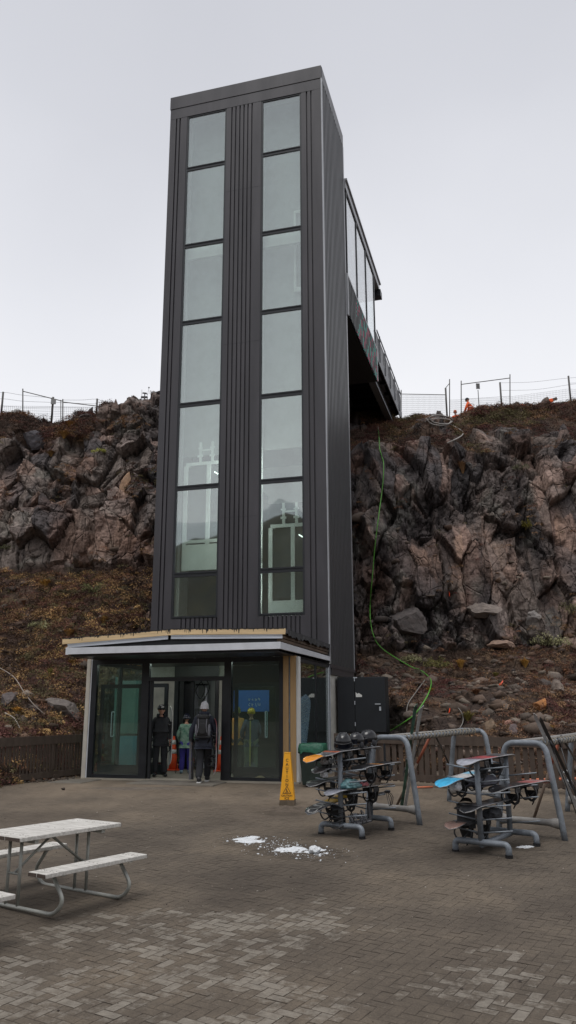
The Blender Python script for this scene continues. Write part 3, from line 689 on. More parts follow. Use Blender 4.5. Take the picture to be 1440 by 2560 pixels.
m.add(vs,[(3*i,3*i+3,3*i+4,3*i+1) for i in range(len(vs)//3-1)]+[(3*i+1,3*i+4,3*i+5,3*i+2) for i in range(len(vs)//3-1)])
m.build('torn_membrane',bitumen,lobby)
m=MB(); m.box(-5.35,-.15,KV+.06,VT-.02,2.915,2.945); m.box(-5.35,-.12,KV+.07,KV+.1,2.95,3.25); m.build('soffit',blackframe,lobby)
m=MB(); m.box(-5.64,-5.53,VF-.05,VF+.08,-.1,2.93); m.build('corner_post',cream,lobby,bevel=.008)
m=MB(); m.box(-5.53,-5.50,VF-.03,VF+.07,-.1,2.93); m.build('foil_strip',whitemet,lobby)
m=MB(); m.box(-.405,-.27,VF-.02,VF+.08,-.05,2.92); m.box(-.27,-.225,VF+.02,VF+.08,-.05,2.92); m.box(-.225,-.085,VF-.028,VF+.08,-.05,2.92); m.build('timber_stud',timber,lobby,bevel=.004)
m=MB(); m.box(-.262,-.235,VF-.01,VF+.019,.1,2.9); m.box(-.268,-.23,VF-.02,VF-.011,1.35,1.45); m.build('steel_channel',galv,lobby)
m=MB(); m.box(-.083,-.0,VF-.035,VF+.12,-.03,2.90); m.build('edge_board',pmat('white_board',(.58,.58,.56),.5,0,.08,3),lobby,bevel=.02)
# black glazing frame
m=MB()
for a,b in ((-5.50,-5.36),(-4.10,-3.90),(-1.90,-1.72),(-.50,-.408)): m.box(a,b,VF-.02,VF+.09,.036,2.915)
m.box(-5.359,-4.101,VF-.018,VF+.088,2.80,2.912); m.box(-3.899,-1.901,VF-.018,VF+.088,2.80,2.912); m.box(-1.719,-.501,VF-.018,VF+.088,2.80,2.912)
m.box(-3.899,-1.901,VF-.018,VF+.088,2.36,2.46)
m.box(-5.359,-4.101,VF-.018,VF+.088,.036,.12); m.box(-1.719,-.501,VF-.018,VF+.088,.036,.11)
m.box(-3.86,-3.80,VF+.0,VF+.07,.04,2.36); m.box(-1.96,-1.905,VF+.0,VF+.07,.04,2.36)
m.box(-.06,-.005,1.95,2.03,.036,2.86); m.box(-.06,-.005,VF+.121,VT-.05,2.78,2.86); m.box(-.06,-.005,VF+.121,VT-.05,.036,.12); m.box(-.06,.0,VT-.14,VT-.06,.036,2.86)
m.box(-5.57,-5.50,VF+.1,VT-.03,2.80,2.9); m.box(-5.57,-5.50,VF+.1,VT-.03,.036,.12); m.box(-5.57,-5.50,1.9,1.98,.121,2.8)
m.build('glazing_frame',blackframe,lobby)
m=MB(); m.box(-.03,.012,VT-.05,VT-.02,.0,2.86); m.box(-.02,.01,VT-.2,VT-.15,.0,2.8); m.build('aluminium_edge',zinc,lobby)
for (a,b,z0,z1) in ((-5.36,-4.1,.12,2.80),(-3.9,-1.9,2.46,2.80),(-1.72,-.5,.11,2.80)):
    m=MB(); m.box(a,b,VF+.03,VF+.042,z0,z1); m.build('glass_pane',lobbyglass,lobby)
m=MB(); m.box(-.035,-.025,VF+.12,1.95,.12,2.78); m.build('glass_pane',lobbyglass,lobby)
m=MB(); m.box(-.035,-.025,2.03,VT-.14,.12,2.78); m.build('glass_pane',lobbyglass,lobby)
m=MB(); m.box(-5.54,-5.53,VF+.1,VT-.04,.12,2.8); m.build('glass_pane',lobbyglass,lobby)
def handle(u,v,z0,z1,parent):
    m=MB()
    for o in (-.055,.09):
        m.tube(bend([(u,v,z0),(u,v+o*1.0,z0),(u,v+o,z1),(u,v,z1)],.03),.014,8)
    return m.build('door_handle',zinc,parent,True)
# door leaves (sliding panels behind the fixed glass)
def leaf(ua,ub,v,hu,z1=2.3):
    m=MB(); m.box(ua,ua+.09,v,v+.05,.05,z1); m.box(ub-.09,ub,v,v+.05,.05,z1); m.box(ua+.09,ub-.09,v,v+.05,.05,.34); m.box(ua+.09,ub-.09,v,v+.05,z1-.1,z1)
    d=m.build('door_leaf',blackframe,lobby)
    m=MB(); m.box(ua+.09,ub-.09,v+.02,v+.03,.34,z1-.1); m.build('door_glass',lobbyglass,d)
    handle(hu,v-.002,1.02,1.62,d); return d
leaf(-5.30,-4.14,VF+.12,-4.93); leaf(-1.68,-.54,VF+.12,-.87)
# inner door opened inwards, and the tower doorway
m=MB(); m.box(-4.72,-4.60,1.5,1.6,.05,2.35); m.box(-4.02,-3.94,1.5,1.6,.05,2.35); m.box(-4.6,-4.02,1.5,1.6,2.25,2.35); m.box(-4.6,-4.02,1.5,1.6,.05,.3)
m.build('inner_frame',blackframe,lobby)
ua=onV(436,1800,VT-.05).x; ub=onV(540,1800,VT-.05).x
uc=onV(372,1800,VT-.05).x; m=MB(); m.box(uc,ua-.0,VT-.09,VT-.02,.036,2.9); m.box(ub+.09,ub+.32,VT-.09,VT-.02,.036,2.9); m.build('concrete_wall',concrete,lobby)
m=MB(); m.box(-5.45,uc-.002,VT-.088,VT-.02,.036,2.9); m.box(ub+.322,-.10,VT-.088,VT-.02,.036,2.9); m.build('dark_wall',pmat('charcoal_wall',(.012,.013,.014),.8,0,.2,2),lobby)
m=MB(); m.box(ua,ua+.12,VT-.12,VT-.01,.036,2.6); m.box(ub-.02,ub+.09,VT-.12,VT-.01,.036,2.6); m.box(ua,ub+.09,VT-.125,VT-.01,2.48,2.9)
m.box(ua+.42,ua+.52,VT+.1,VT+.16,.036,2.48); m.box(ua+.12,ua+.42,VT+.3,VT+.34,.036,2.48)
m.build('tower_doorway',blackframe,lobby)
m=MB(); m.box(ua+.5,-.6,VT+1.55,VT+1.6,.036,2.7); m.build('lift_landing_wall',interiorgrey,lobby)
c1=onV(300,1800,3.0).x; c2=onV(347,1800,3.0).x; m=MB(); m.box(c1,c2,3.0,3.4,.04,.95); m.build('wall_cabinet',pmat('teal_cabinet',(.07,.20,.27),.5,0,.1,3),lobby)
c3=onV(288,1800,3.0).x; m=MB(); m.box(c3-.03,c3+.04,2.95,3.0,.04,2.6); m.box(c1,c2,3.05,3.1,1.02,2.5); m.build('aluminium_panel',pmat('pale_teal',(.10,.17,.16),.4,0,.2,3),lobby)
# lobby ceiling lamps set out of view, strengthened to brighten the interior
for (u,v) in ((-4.6,1.1),(-1.1,1.1),(-2.9,1.1),(-2.0,1.2),(-3.8,1.2)):
    m=MB(); m.box(u-.3,u+.3,v,v+.05,2.87,2.90); m.build('ceiling_lamp',emis('lobby_lamp',(1,1,.95),34),lobby)

# steel cabinet with double doors beside the tower
cab=thing('steel_cabinet','black steel double door cabinet standing beside the concrete tower base','cabinet',tuple(W(.12,4.35,0)),YW)
cz0=onV(900,1832,4.35).z; cz1=onV(900,1692,4.35).z; cu=[onV(x,1750,4.35).x-.12 for x in (843,887,964)]
m=MB(); m.box(cu[0],cu[2],.05,.6,cz0-.0,cz1); m.box(cu[0]+.02,cu[2]-.02,.08,.58,-.2,cz0-.001); m.build('body',pmat('cabinet_black',(.006,.008,.012),.55,0,.2,4),cab)
m=MB(); m.box(cu[0]+.01,cu[1]-.006,.0,.05,cz0+.02,cz1-.02); m.build('door',pmat('cabinet_black',(0,0,0)),cab,bevel=.004)
m=MB(); m.box(cu[1]+.006,cu[2]-.01,.0,.05,cz0+.02,cz1-.02); d2=m.build('door',pmat('cabinet_black',(0,0,0)),cab,bevel=.004)
hz=onV(947,1760,4.35)
m=MB(); m.box(hz.x-.12-.10,hz.x-.12+.05,-.05,-.03,hz.z-.012,hz.z+.012); m.box(hz.x-.12+.02,hz.x-.12+.05,-.03,0,hz.z-.012,hz.z+.012); m.box(hz.x-.12+.01,hz.x-.12+.06,-.015,-.001,hz.z-.18,hz.z-.07); m.build('door_handle',zinc,d2)
st=onV(897,1738,4.35)
m=MB(); m.add([(st.x-.21,-.003,st.z+.08),(st.x-.16,-.003,st.z+.04),(st.x-.12,-.003,st.z+.06),(st.x-.03,-.003,st.z),(st.x-.03,-.003,st.z-.05),(st.x-.20,-.003,st.z-.05)],[(0,5,4,3,2,1)]); m.build('torn_sticker',whitep,d2)
m=MB(); 
for z in (.12,.5,.92): m.tube([(cu[1],-.012,cz0+(cz1-cz0)*z),(cu[1],-.012,cz0+(cz1-cz0)*z+.10)],.012,8)
m.box(cu[1]-.03,cu[1]+.08,-.01,-.001,cz1-.035,cz1-.005); m.build('hinge',zinc,cab)

#BEGIN3
# ------------------------------------------------------------------ hills across the valley, behind the viewer
def reflect_dir(x,y):
    d=ray(x,y); n=by; return d-2*d.dot(n)*n
prof=[]
for x,y in [(300,1330),(440,1296),(470,1262),(500,1240),(530,1246),(560,1250),(600,1238),(650,1226),(672,1226),(700,1246),(735,1272),(760,1290),(820,1330),(1000,1380)]:
    d=reflect_dir(x,y); prof.append((math.atan2(d.x,-d.y),math.atan2(d.z,math.hypot(d.x,d.y))))
prof.sort()
def ring(name,dist,pr,mat,depth,amp,dark=None):
    n=260; m=22; az=np.linspace(-2.4,2.4,n); el=np.interp(az,[p[0] for p in pr],[p[1] for p in pr])
    A=np.repeat(az[:,None],m,1); t=np.repeat(np.linspace(0,1,m)[None,:],n,0)
    D=dist*(.45+.55*t); top=np.tan(el)[:,None]*dist
    Z=-4+(top+4)*t**1.3+amp*fbm(A*22,t*5,5,3)*(t>0)*(.4+.6*t)
    P=np.stack([np.sin(A)*D,-np.cos(A)*D,Z],-1)
    P2=np.stack([np.sin(az)*(dist+depth),-np.cos(az)*(dist+depth),np.full(n,-4.)],-1)[:,None]
    P=np.concatenate([P,P2],1); idx=np.arange(n*(m+1)).reshape(n,m+1)
    f=np.stack([idx[:-1,:-1],idx[:-1,1:],idx[1:,1:],idx[1:,:-1]],-1).reshape(-1,4)
    o=npmesh(name,P.reshape(-1,3),f,mat,smooth=False); tag(o,kind='structure'); return o
ring('hills',330,[(-2.4,.10)]+prof+[(2.4,.10)],pmat('bush_hills',(.008,.010,.006),.95,0,.4,.09,.0,col2=(.050,.042,.018),detail=9),120,9)
mp=[]
for x,y in [(300,1300),(600,1290),(655,1262),(685,1226),(700,1232),(750,1272),(800,1300),(1000,1340)]:
    d=reflect_dir(x,y); mp.append((math.atan2(d.x,-d.y),math.atan2(d.z,math.hypot(d.x,d.y))))
mp.sort()
ring('mountain',1500,[(-2.4,.08)]+mp+[(2.4,.08)],pmat('far_mountain',(.50,.53,.55),.95,0,.1,.01),400,14)  # distance haze is put into the pale base colour

# ------------------------------------------------------------------ rocks
def rock(name,label,px,py,rx,ry,rz,col,col2=None,seed=0,yaw=0,tilt=0,sink=.3,cuts=9,point=None):
    if point is None:
        p,n,_=onT(px,py)
        p=p+Vector((0,.15*ry,0))
    else: p=Vector(point)
    rs=random.Random(seed); bm=bmesh.new(); bmesh.ops.create_icosphere(bm,subdivisions=4,radius=1)
    pl=[(Vector((rs.gauss(0,1),rs.gauss(0,1),rs.gauss(0,.8))).normalized(),rs.uniform(.38,.66)) for _ in range(cuts+8)]
    from mathutils import noise as ns
    for v in bm.verts:
        c=v.co.copy()
        for nn,d in pl:
            k=c.dot(nn)-d
            if k>0: c-=nn*k
        c+=c.normalized()*(ns.fractal(c*2.2+Vector((seed,0,0)),.8,2.1,5)*.05+ns.fractal(c*7+Vector((seed,3,0)),.7,2.1,4)*.03); v.co=Vector((c.x*rx,c.y*ry,c.z*rz))
    bm.transform(Euler((tilt,0,yaw)).to_matrix().to_4x4())
    me=bpy.data.meshes.new(name); bm.to_mesh(me); bm.free()
    me.materials.append(pmat('stone_%d'%seed,tuple(q*1.35 for q in col),.88,0,.2,5,.6,18,col2=tuple(q*1.4 for q in col2))); o=bpy.data.objects.new(name,me); COL.objects.link(o)
    o.location=p; return tag(o,label,'rock')
c_=lambda *a:srgb(*a)
rock('boulder','big pale grey fissured boulder overhanging the slope left of the lobby',158,1782,.85,.7,.52,c_(70,64,62),c_(98,90,85),1,yaw=-.3,tilt=.5)
rock('boulder','dark grey rounded boulder behind the left end of the wooden fence',22,1760,.40,.4,.32,c_(62,56,56),c_(80,72,70),2)
rock('boulder','squat brown boulder between the dark boulder and the big fissured one',78,1772,.36,.35,.24,c_(66,58,54),c_(88,78,72),3)
rock('boulder','dark slanting slab on the left cliff top beside golden grass',86,1095,.85,.6,.95,c_(58,55,58),c_(78,75,79),4,yaw=.2,tilt=-.4,cuts=14)
rock('boulder','jutting flat rock on the left cliff top beside the fence end',215,1042,.62,.5,.22,c_(66,60,60),c_(92,84,82),5)
rock('boulder','pointed rock on the left cliff top behind the jutting flat rock',226,1030,.26,.25,.42,c_(56,50,52),c_(76,70,70),6,cuts=12)
rock('boulder','tan orange block set in the dark cliff left of the tower',314,1212,.42,.3,.62,c_(120,98,80),c_(146,116,92),7,cuts=11)
rock('boulder','round brown grey rock weighing down the green hose',1051,1684,.31,.3,.27,c_(70,64,52),c_(88,82,66),8,cuts=3)
rock('boulder','flat slab with a reddish top edge among the rubble on the right',1288,1806,.62,.5,.13,c_(104,76,66),c_(150,112,96),9,yaw=-.1,tilt=.15)
rock('boulder','rusty orange angular rock behind the reddish slab',1352,1766,.31,.3,.27,c_(112,76,48),c_(150,100,56),10,cuts=10)
rock('boulder','triangular purplish grey rock below the reddish slab',1284,1832,.27,.25,.33,c_(80,70,70),c_(104,92,90),11,cuts=12)
rock('boulder','brown slanting rock with pale top edge above the reddish slab',1262,1772,.46,.4,.22,c_(78,66,58),c_(108,94,82),12,yaw=.3,tilt=.3)
rock('boulder','pale grey pyramid shaped rock near the right edge of the rubble slope',1395,1722,.36,.35,.33,c_(94,84,78),c_(122,110,100),13,cuts=12)
rock('boulder','long tan rock at the right edge of the rubble slope',1432,1735,.55,.35,.16,c_(100,82,68),c_(124,102,82),14)
rock('boulder','upright brown rock face above the far ski rack',1228,1822,.34,.3,.42,c_(84,70,58),c_(116,98,80),15,cuts=12)
rock('boulder','oval grey rock lying just above the fence below the triangular rock',1312,1852,.2,.2,.11,c_(84,78,72),c_(108,100,92),16,cuts=3)
rock('boulder','large striped grey block at the cliff foot right of the green hose',1015,1560,1.35,.9,1.0,c_(64,60,60),c_(90,83,80),17,yaw=.1,tilt=.2,cuts=11)
rock('boulder','pale wedge shaped slab tilted like a roof at the cliff foot',1205,1528,1.05,.55,.42,c_(92,84,80),c_(118,108,101),18,yaw=-.35,tilt=-.4,cuts=9)
rock('boulder','pale rounded block at the cliff foot right of the wedge shaped slab',1335,1542,.50,.4,.36,c_(96,92,90),c_(122,117,113),19,cuts=8)
rock('boulder','pinkish block at the cliff foot below the wedge shaped slab',1262,1612,.72,.5,.33,c_(106,88,78),c_(134,112,98),20,cuts=8)
rock('boulder','small dark stone lying on the yard before the left fence',0,0,.055,.05,.045,c_(48,42,38),c_(66,58,52),21,point=G(157,1972,.03))

# loose stones over the rubble slopes: far too many to count
def stones(name,n,region,smin,smax,colr,seed):
    rs=np.random.default_rng(seed); vs=[];fs=[];cs=[]
    ico=bmesh.new(); bmesh.ops.create_icosphere(ico,subdivisions=1,radius=1); iv=np.array([v.co for v in ico.verts]); iF=np.array([[v.index for v in f.verts] for f in ico.faces]); ico.free()
    k=0;tries=0
    while k<n and tries<n*5:
        tries+=1; p=region(rs)
        if p is None: continue
        s=smin+(smax-smin)*rs.random()**7
        q=iv*(1+1.1*(rs.random(iv.shape)-.5)); q=q*np.array([s*rs.uniform(.7,1.6),s*rs.uniform(.7,1.2),s*rs.uniform(.35,.8)])
        a=rs.uniform(0,6.28); ca,sa=np.cos(a),np.sin(a); q=q@np.array([[ca,-sa,0],[sa,ca,0],[0,0,1]]); t=rs.uniform(-.6,.6); q=q@np.array([[1,0,0],[0,np.cos(t),-np.sin(t)],[0,np.sin(t),np.cos(t)]])
        vs.append(q+np.array(p)); fs.append(iF+k*len(iv)); c=np.array(colr[rs.integers(len(colr))])*rs.uniform(.7,1.2); cs.append(np.repeat((c*(1.3 if n>500 and smax<.5 and smin>.006 else 1))[None],len(iv),0)); k+=1
    o=npmesh(name,np.concatenate(vs),np.concatenate(fs),pmat('stone_mix',(.1,.1,.1),.9,0,.2,15,.4,40,attr='Col'),np.concatenate(cs)); return tag(o,kind='stuff')
flatv=V.reshape(-1,3); st_=steep.reshape(-1); vg=veg.reshape(-1)
def reg_right(rs):
    x=rs.uniform(2.5,14); y=rs.uniform(18.8,31.5)
    if abs(x)>y*.4+1: return None
    z=downT(x,y); 
    return (x,y,z+.01) if z>.02 else None
def reg_left(rs):
    x=rs.uniform(-12,-4.6); y=rs.uniform(18.8,30)
    if abs(x)>y*.4+1: return None
    z=downT(x,y); return (x,y,z+.01) if z>.02 else None
greys=[c_(86,76,68),c_(76,62,52),c_(70,58,52),c_(104,94,84),c_(88,68,54),c_(78,60,50)]
stones('loose_stones',2600,reg_right,.012,.20,greys,5)
stones('loose_stones',150,reg_right,.10,.42,[c_(84,74,67),c_(96,82,72),c_(70,62,58),c_(104,86,74)],15)
stones('loose_stones',700,reg_left,.02,.2,greys,6)
def reg_yard(rs):
    y=rs.uniform(4,19.2)**1.0; x=rs.uniform(-.42*y-.5,.42*y+.5)
    if abs(x)>y*.42+.5: return None
    p=toB((x,y,0)); 
    if -5.9<p.x<.1 and p.y>-.9: return None
    return (x,y,gz(y)+.004)
stones('yard_grit',2600,reg_yard,.003,.014,[c_(60,52,46),c_(110,100,90),c_(84,74,64),c_(150,142,132)],8)
def reg_foot(rs):
    a=rs.random(); x=-7.4+a*2.0; y=18.6+a*2.4+rs.uniform(-.35,.5); return (x,y,gz(y)+.01)
stones('yard_grit',420,reg_foot,.01,.07,[c_(62,52,44),c_(84,72,62),c_(100,92,84)],9)

# ------------------------------------------------------------------ heath, scrub and tussock
leafm=pmat('foliage',(.1,.1,.1),.9,0,.15,3,attr='Col',spec=.15)
def leaves(P,Nn,size,colr,rs):
    """triangles at P with random orientation"""
    n=len(P); a=rs.normal(size=(n,3)); a/=np.linalg.norm(a,axis=1)[:,None]; b=np.cross(a,rs.normal(size=(n,3))); b/=np.linalg.norm(b,axis=1)[:,None]+1e-9
    s=(size*(.6+.8*rs.random(n)))[:,None]
    v=np.stack([P+a*s*.9,P-a*s*.5+b*s*.32,P-a*s*.5-b*s*.32],1).reshape(-1,3); f=np.arange(3*n).reshape(-1,3); c=np.repeat(colr,3,0); return v,f,c
def dome_cloud(cx,r,hh,n,rs,core=.55):
    d=rs.normal(size=(n,3)); d/=np.linalg.norm(d,axis=1)[:,None]; d[:,2]=np.abs(d[:,2])*1.0-.12
    rad=core+(1-core)*rs.random(n)**.6; lump=1+.22*np.sin(d[:,0]*7+cx[0]*9)*np.cos(d[:,1]*6+cx[1]*5)
    return np.array(cx)+d*np.array([r,r,hh])*(rad*lump)[:,None]
PAL0=[(c_(112,78,56),c_(84,56,42)),(c_(96,60,52),c_(66,40,38)),(c_(150,116,68),c_(112,86,50)),(c_(92,84,54),c_(70,64,42)),(c_(128,98,66),c_(90,66,46)),(c_(74,58,48),c_(54,42,38)),(c_(168,134,78),c_(124,96,54))]
PAL=[tuple(tuple(.82*x*1.75+.18*1.75*(sum(q)/3) for x in q) for q in pr_) for pr_ in PAL0]
def heath(name,n,sel_w,seed,sc=1.,pal=(0,1,2,3,4,5,6),wt=None):
    rs=np.random.default_rng(seed); w=np.clip(sel_w,0,None); w=w/w.sum(); ids=rs.choice(len(w),n,p=w)
    Vs=[];Cs=[];
    zone=fbm(flatv[ids][:,0]*.55+7,flatv[ids][:,1]*.4+flatv[ids][:,2]*.5,3,6)
    for k,i in enumerate(ids):
        p=flatv[i]+rs.normal(size=3)*np.array([.05,.05,0]); z=zone[k]*1.3+rs.normal()*.24
        j=pal[int(np.clip((z+.55)/1.1*len(pal),0,len(pal)-1))]
        r=sc*rs.uniform(.10,.34); hh=r*rs.uniform(.5,.9); m=int(44+r*260)
        P=dome_cloud(p-np.array([0,0,.04]),r,hh,m,rs); a,b=PAL[j]; t=.25+.5*rs.random((m,1)); c=(np.array(a)*t+np.array(b)*(1-t))*(.55+.85*rs.random())
        v,f,cc_=leaves(P,None,np.full(m,.036*sc**.5),c,rs); Vs.append(v);Cs.append(cc_)
    v=np.concatenate(Vs); o=npmesh(name,v,np.arange(len(v)).reshape(-1,3),leafm,np.concatenate(Cs)); tag(o,kind='stuff'); return o
vis=(np.abs(flatv[:,0])<flatv[:,1]*.40+.6)
lf=(flatv[:,0]<-3.8)
okl=vis&(st_<.35)&(flatv[:,1]<33.9)
heath('heath',3300,okl*lf*(flatv[:,2]<8)*(.05+vg),31,1.05,pal=(1,5,3,0,5,6,0,3,4,2,5))
heath('heath',1500,vis*(st_<.6)*(flatv[:,2]>11.5)*(flatv[:,1]<34.3)*lf*(.3+vg),32,1.1,pal=(5,1,5,0,4,2,3))
rt=(flatv[:,0]>2.2)
heath('heath',3600,vis*(st_<.6)*(flatv[:,2]>11.3)*rt*(flatv[:,1]<41.5)*(.3+vg),33,1.25,pal=(5,1,1,5,0,5,4,3))
heath('heath',1700,vis*(st_<.4)*rt*(flatv[:,2]<5.2)*(flatv[:,1]>19.5)*np.clip(vg-.0,0,1),34,.9,pal=(5,0,5,4,1))
heath('heath',1100,vis*(st_>.4)*np.clip(fbm(flatv[:,0]*.8,flatv[:,2]*.8,4,5)-.1,0,1)*np.clip(nz.reshape(-1),0,1),35,.7,pal=(5,1,3,0,4))
def shrub(label,px,py,r,hh,ca,cb,seed,n=900,size=.035,point=None):
    p,nn,_=onT(px,py); rs=np.random.default_rng(seed); P=[];C_=[]
    for k in range(9):
        o=np.array([rs.uniform(-.7,.7)*r,rs.uniform(-.5,.5)*r,rs.uniform(0,.3)*hh]); q=dome_cloud(np.array([p.x,p.y,p.z-.05])+o,r*rs.uniform(.3,.5),hh*rs.uniform(.4,.75),n//9,rs,.7); P.append(q)
        t=rs.random((n//9,1)); C_.append(1.4*(np.array(ca)*t+np.array(cb)*(1-t))*rs.uniform(.8,1.15))
    v,f,c=leaves(np.concatenate(P),None,np.full(n//9*9,size),np.concatenate(C_),rs)
    o=npmesh('shrub',v-np.array(p),f,leafm,c); o.location=p; tag(o,label,'shrub')
    m=MB()
    for k in range(7):
        a=rs.uniform(0,6.28); q=Vector((math.cos(a)*r*.5,math.sin(a)*r*.4,hh*.5)); m.tube([(0,0,-.1),q*.5+Vector((0,0,.03)),q],[.014,.01,.005],5)
    m.build('stem',pmat('stem_bark',(.06,.045,.035),.9),o)
    return o
PG=(c_(150,146,112),c_(96,98,66)); 
shrub('pale green shrub low on the left slope above the lobby roof',100,1572,.50,.42,*PG,1)
shrub('pale green shrub at the foot of the cliff left of the tower',232,1478,.60,.42,c_(120,120,84),c_(76,80,48),2,1000)
shrub('dark maroon shrub on the left slope close to the tower',312,1552,.62,.42,c_(78,52,44),c_(50,36,32),3,1200)
shrub('small yellow green shrub high on the left cliff',246,1128,.33,.18,c_(158,156,84),c_(112,114,56),4,500)
shrub('small grey green shrub at the left edge of the photo under the cliff',22,1372,.42,.33,c_(104,104,78),c_(66,68,50),5,700)
shrub('pale green shrub beside the green hose at the cliff foot',1020,1655,.55,.42,*PG,6,1100)
shrub('olive shrub between the hose and the golden tussock on the right',1095,1668,.62,.55,c_(128,122,76),c_(84,84,50),7,1300)
shrub('wide pale green shrub near the right edge at the cliff foot',1382,1612,1.0,.6,*PG,8,2200,.04)
shrub('tall pale green shrub at the right edge above the wide one',1432,1530,.55,.6,c_(120,116,84),c_(80,80,54),9,1000)
shrub('yellow green shrub in a crack of the right cliff',1316,1318,.22,.5,c_(120,112,52),c_(84,80,36),10,500)
shrub('grey green shrub high on the right cliff under the brow',1300,1172,.38,.35,c_(116,114,92),c_(76,76,60),11,600)
shrub('dark red brown shrub on the right skyline beside the crouching worker',1208,1040,.85,.5,c_(88,54,46),c_(56,36,34),12,1400,.05)
shrub('dusty green shrub on the right cliff brow by the footbridge end',1028,1052,.9,.45,c_(100,92,64),c_(64,58,42),13,1400,.05)
def tussock(label,px,py,r,hh,ca,cb,seed,n=260):
    p,nn,_=onT(px,py); rs=np.random.default_rng(seed); vs=[];cs=[]
    for k in range(n):
        a=rs.uniform(0,6.28); l=rs.uniform(.7,1.1); lean=rs.random()**.7; w_2=.007
        d=np.array([math.cos(a),math.sin(a),0]); s=np.array([-d[1],d[0],0])*w_2; b0=d*.04*rs.random(); b1=d*r*lean*.55*l+np.array([0,0,hh*.75*l]); b2=d*r*lean*l+np.array([0,0,hh*l*(1-.35*lean)])
        vs+= [b0-s,b0+s,b1+s,b0-s,b1+s,b1-s,b1-s,b1+s,b2]; t=rs.random(); c=np.array(ca)*t+np.array(cb)*(1-t); cs+=[c*1.35]*9
    o=npmesh('tussock_grass',np.array(vs),np.arange(len(vs)).reshape(-1,3),leafm,np.array(cs)); o.location=p-Vector((0,0,.03)); return tag(o,label,'grass tussock')
GD=(c_(188,148,78),c_(126,94,48))
tussock('golden tussock right of the olive shrub at the cliff foot',1152,1672,.33,.42,*GD,1)
tussock('bright golden tussock standing alone below the pinkish block',1313,1668,.33,.36,*GD,2)
tussock('straw coloured tussock hanging from the brow of the right cliff',1157,1182,.42,.62,c_(150,118,86),c_(104,80,58),3)
tussock('golden tussock on the left slope low beside the pale branch',42,1785,.26,.24,c_(178,132,62),c_(120,88,44),4)
tussock('golden tussock on the left slope at the foot of the cliff',112,1470,.42,.38,*GD,5)
tussock('golden tussock just above the left end of the lobby roof',172,1592,.36,.32,c_(180,144,92),c_(130,100,60),6)
tussock('brown gold tussock in the gully below the left fence panel',160,1095,.45,.38,c_(150,116,68),c_(104,80,48),7)
tussock('golden tussock below the left fence panel, upper one in the gully',178,1072,.5,.42,c_(160,124,72),c_(112,84,50),8)
tussock('golden tussock in the gully below the dark slanting slab',128,1140,.4,.3,c_(132,104,66),c_(92,72,46),9)

rsx=random.Random(44)
for k,(px,py,ds) in enumerate([(1075,1735,'beside the lower bend of the green hose'),(1190,1735,'on the bare soil right of the hose'),(1240,1690,'under the olive shrub on the rubble slope'),(1340,1700,'left of the pyramid shaped rock'),(1415,1685,'below the wide pale shrub'),(1170,1800,'above the far end of the left ski rack'),(1375,1830,'behind the near top of the right ski rack'),(60,1660,'on the left slope over the thin branch'),(125,1690,'just right of the thin branch top on the left slope'),(180,1660,'close to the left end of the lobby gutter'),(60,1510,'on the upper left slope near its shrub'),(180,1530,'in the middle of the upper left slope'),(260,1560,'on the left slope near the tower foot'),(105,1845,'just over the left fence rail')]):
    ca,cb=((c_(160,126,72),c_(108,82,46)),(c_(120,84,60),c_(82,56,42)),(c_(128,120,66),c_(84,80,42)))[k%3]
    tussock(('straw coloured','rust brown','yellow green')[k%3]+' grass tuft '+ds,px,py,rsx.uniform(.2,.36),rsx.uniform(.18,.34),ca,cb,60+k,170)
# ------------------------------------------------------------------ hoses, cables and litter on the slope
def hose(name,label,cat,pts,r,mat,off=.06,sm=6):
    P=[]
    for q in pts:
        pass
    q2=smoothpath([Vector((a[0],a[1],0)) for a in pts],5); T=[onT(a.x,a.y)[2] for a in q2]; T=[min(T[max(0,i-2):i+3]) for i in range(len(T))]; T=[sum(T[max(0,i-1):i+2])/len(T[max(0,i-1):i+2]) for i in range(len(T))]
    P=[CAMP+ray(a.x,a.y).normalized()*(t_-off) for a,t_ in zip(q2,T)]
    m=MB(); m.tube(smoothpath(P,2),r,7); o=m.build(name,mat,smooth=True); return tag(o,label,cat)
greenh=pmat('green_hose',(.09,.31,.035),.5,0,.08,3)
hose('hose','bright green hose hanging down the cliff and looping over the rubble to the yard','hose',[(945,1072),(947,1085),(948,1100),(949,1120),(954,1140),(959,1160),(957,1210),(948,1280),(938,1360),(932,1430),(926,1500),(926,1550),(935,1592),(952,1618),(985,1642),(1030,1668),(1048,1674),(1070,1690),(1078,1708),(1068,1740),(1040,1782),(1010,1806),(975,1828)],.019,greenh,.07,4)
hose('hose','thin white hose continuing the green one up to the footbridge','hose',[(945,1066),(947,1080),(948,1090)],.016,whitep,.1)
greyc=pmat('grey_hose',(.18,.165,.15),.7,0,.1,3)
for k,(pts,lb) in enumerate([([(1062,1055),(1085,1038),(1120,1042),(1132,1052),(1110,1063),(1080,1060),(1064,1046)],'large loop of the pale hose coil on the right cliff top'),([(1070,1050),(1095,1046),(1126,1050),(1118,1060),(1085,1056),(1072,1044)],'small inner loop of the pale hose coil on the right cliff top'),([(1125,1060),(1150,1074),(1158,1082),(1150,1092),(1118,1108)],'pale hose end trailing down from the coil on the right cliff top')]):
    hose('hose',lb,'hose',pts,.028,pmat('pale_hose',(.30,.28,.26),.6,0,.1,3),.12)
hose('cable','brown cable curving over the rubble above the ski rack','cable',[(1130,1760),(1150,1775),(1158,1800),(1148,1822),(1135,1828)],.013,greyc,.04)
hose('cable','dark cable loop on the rubble beside the green hose','cable',[(1062,1700),(1040,1730),(1020,1760),(1016,1790)],.016,greyc,.04)
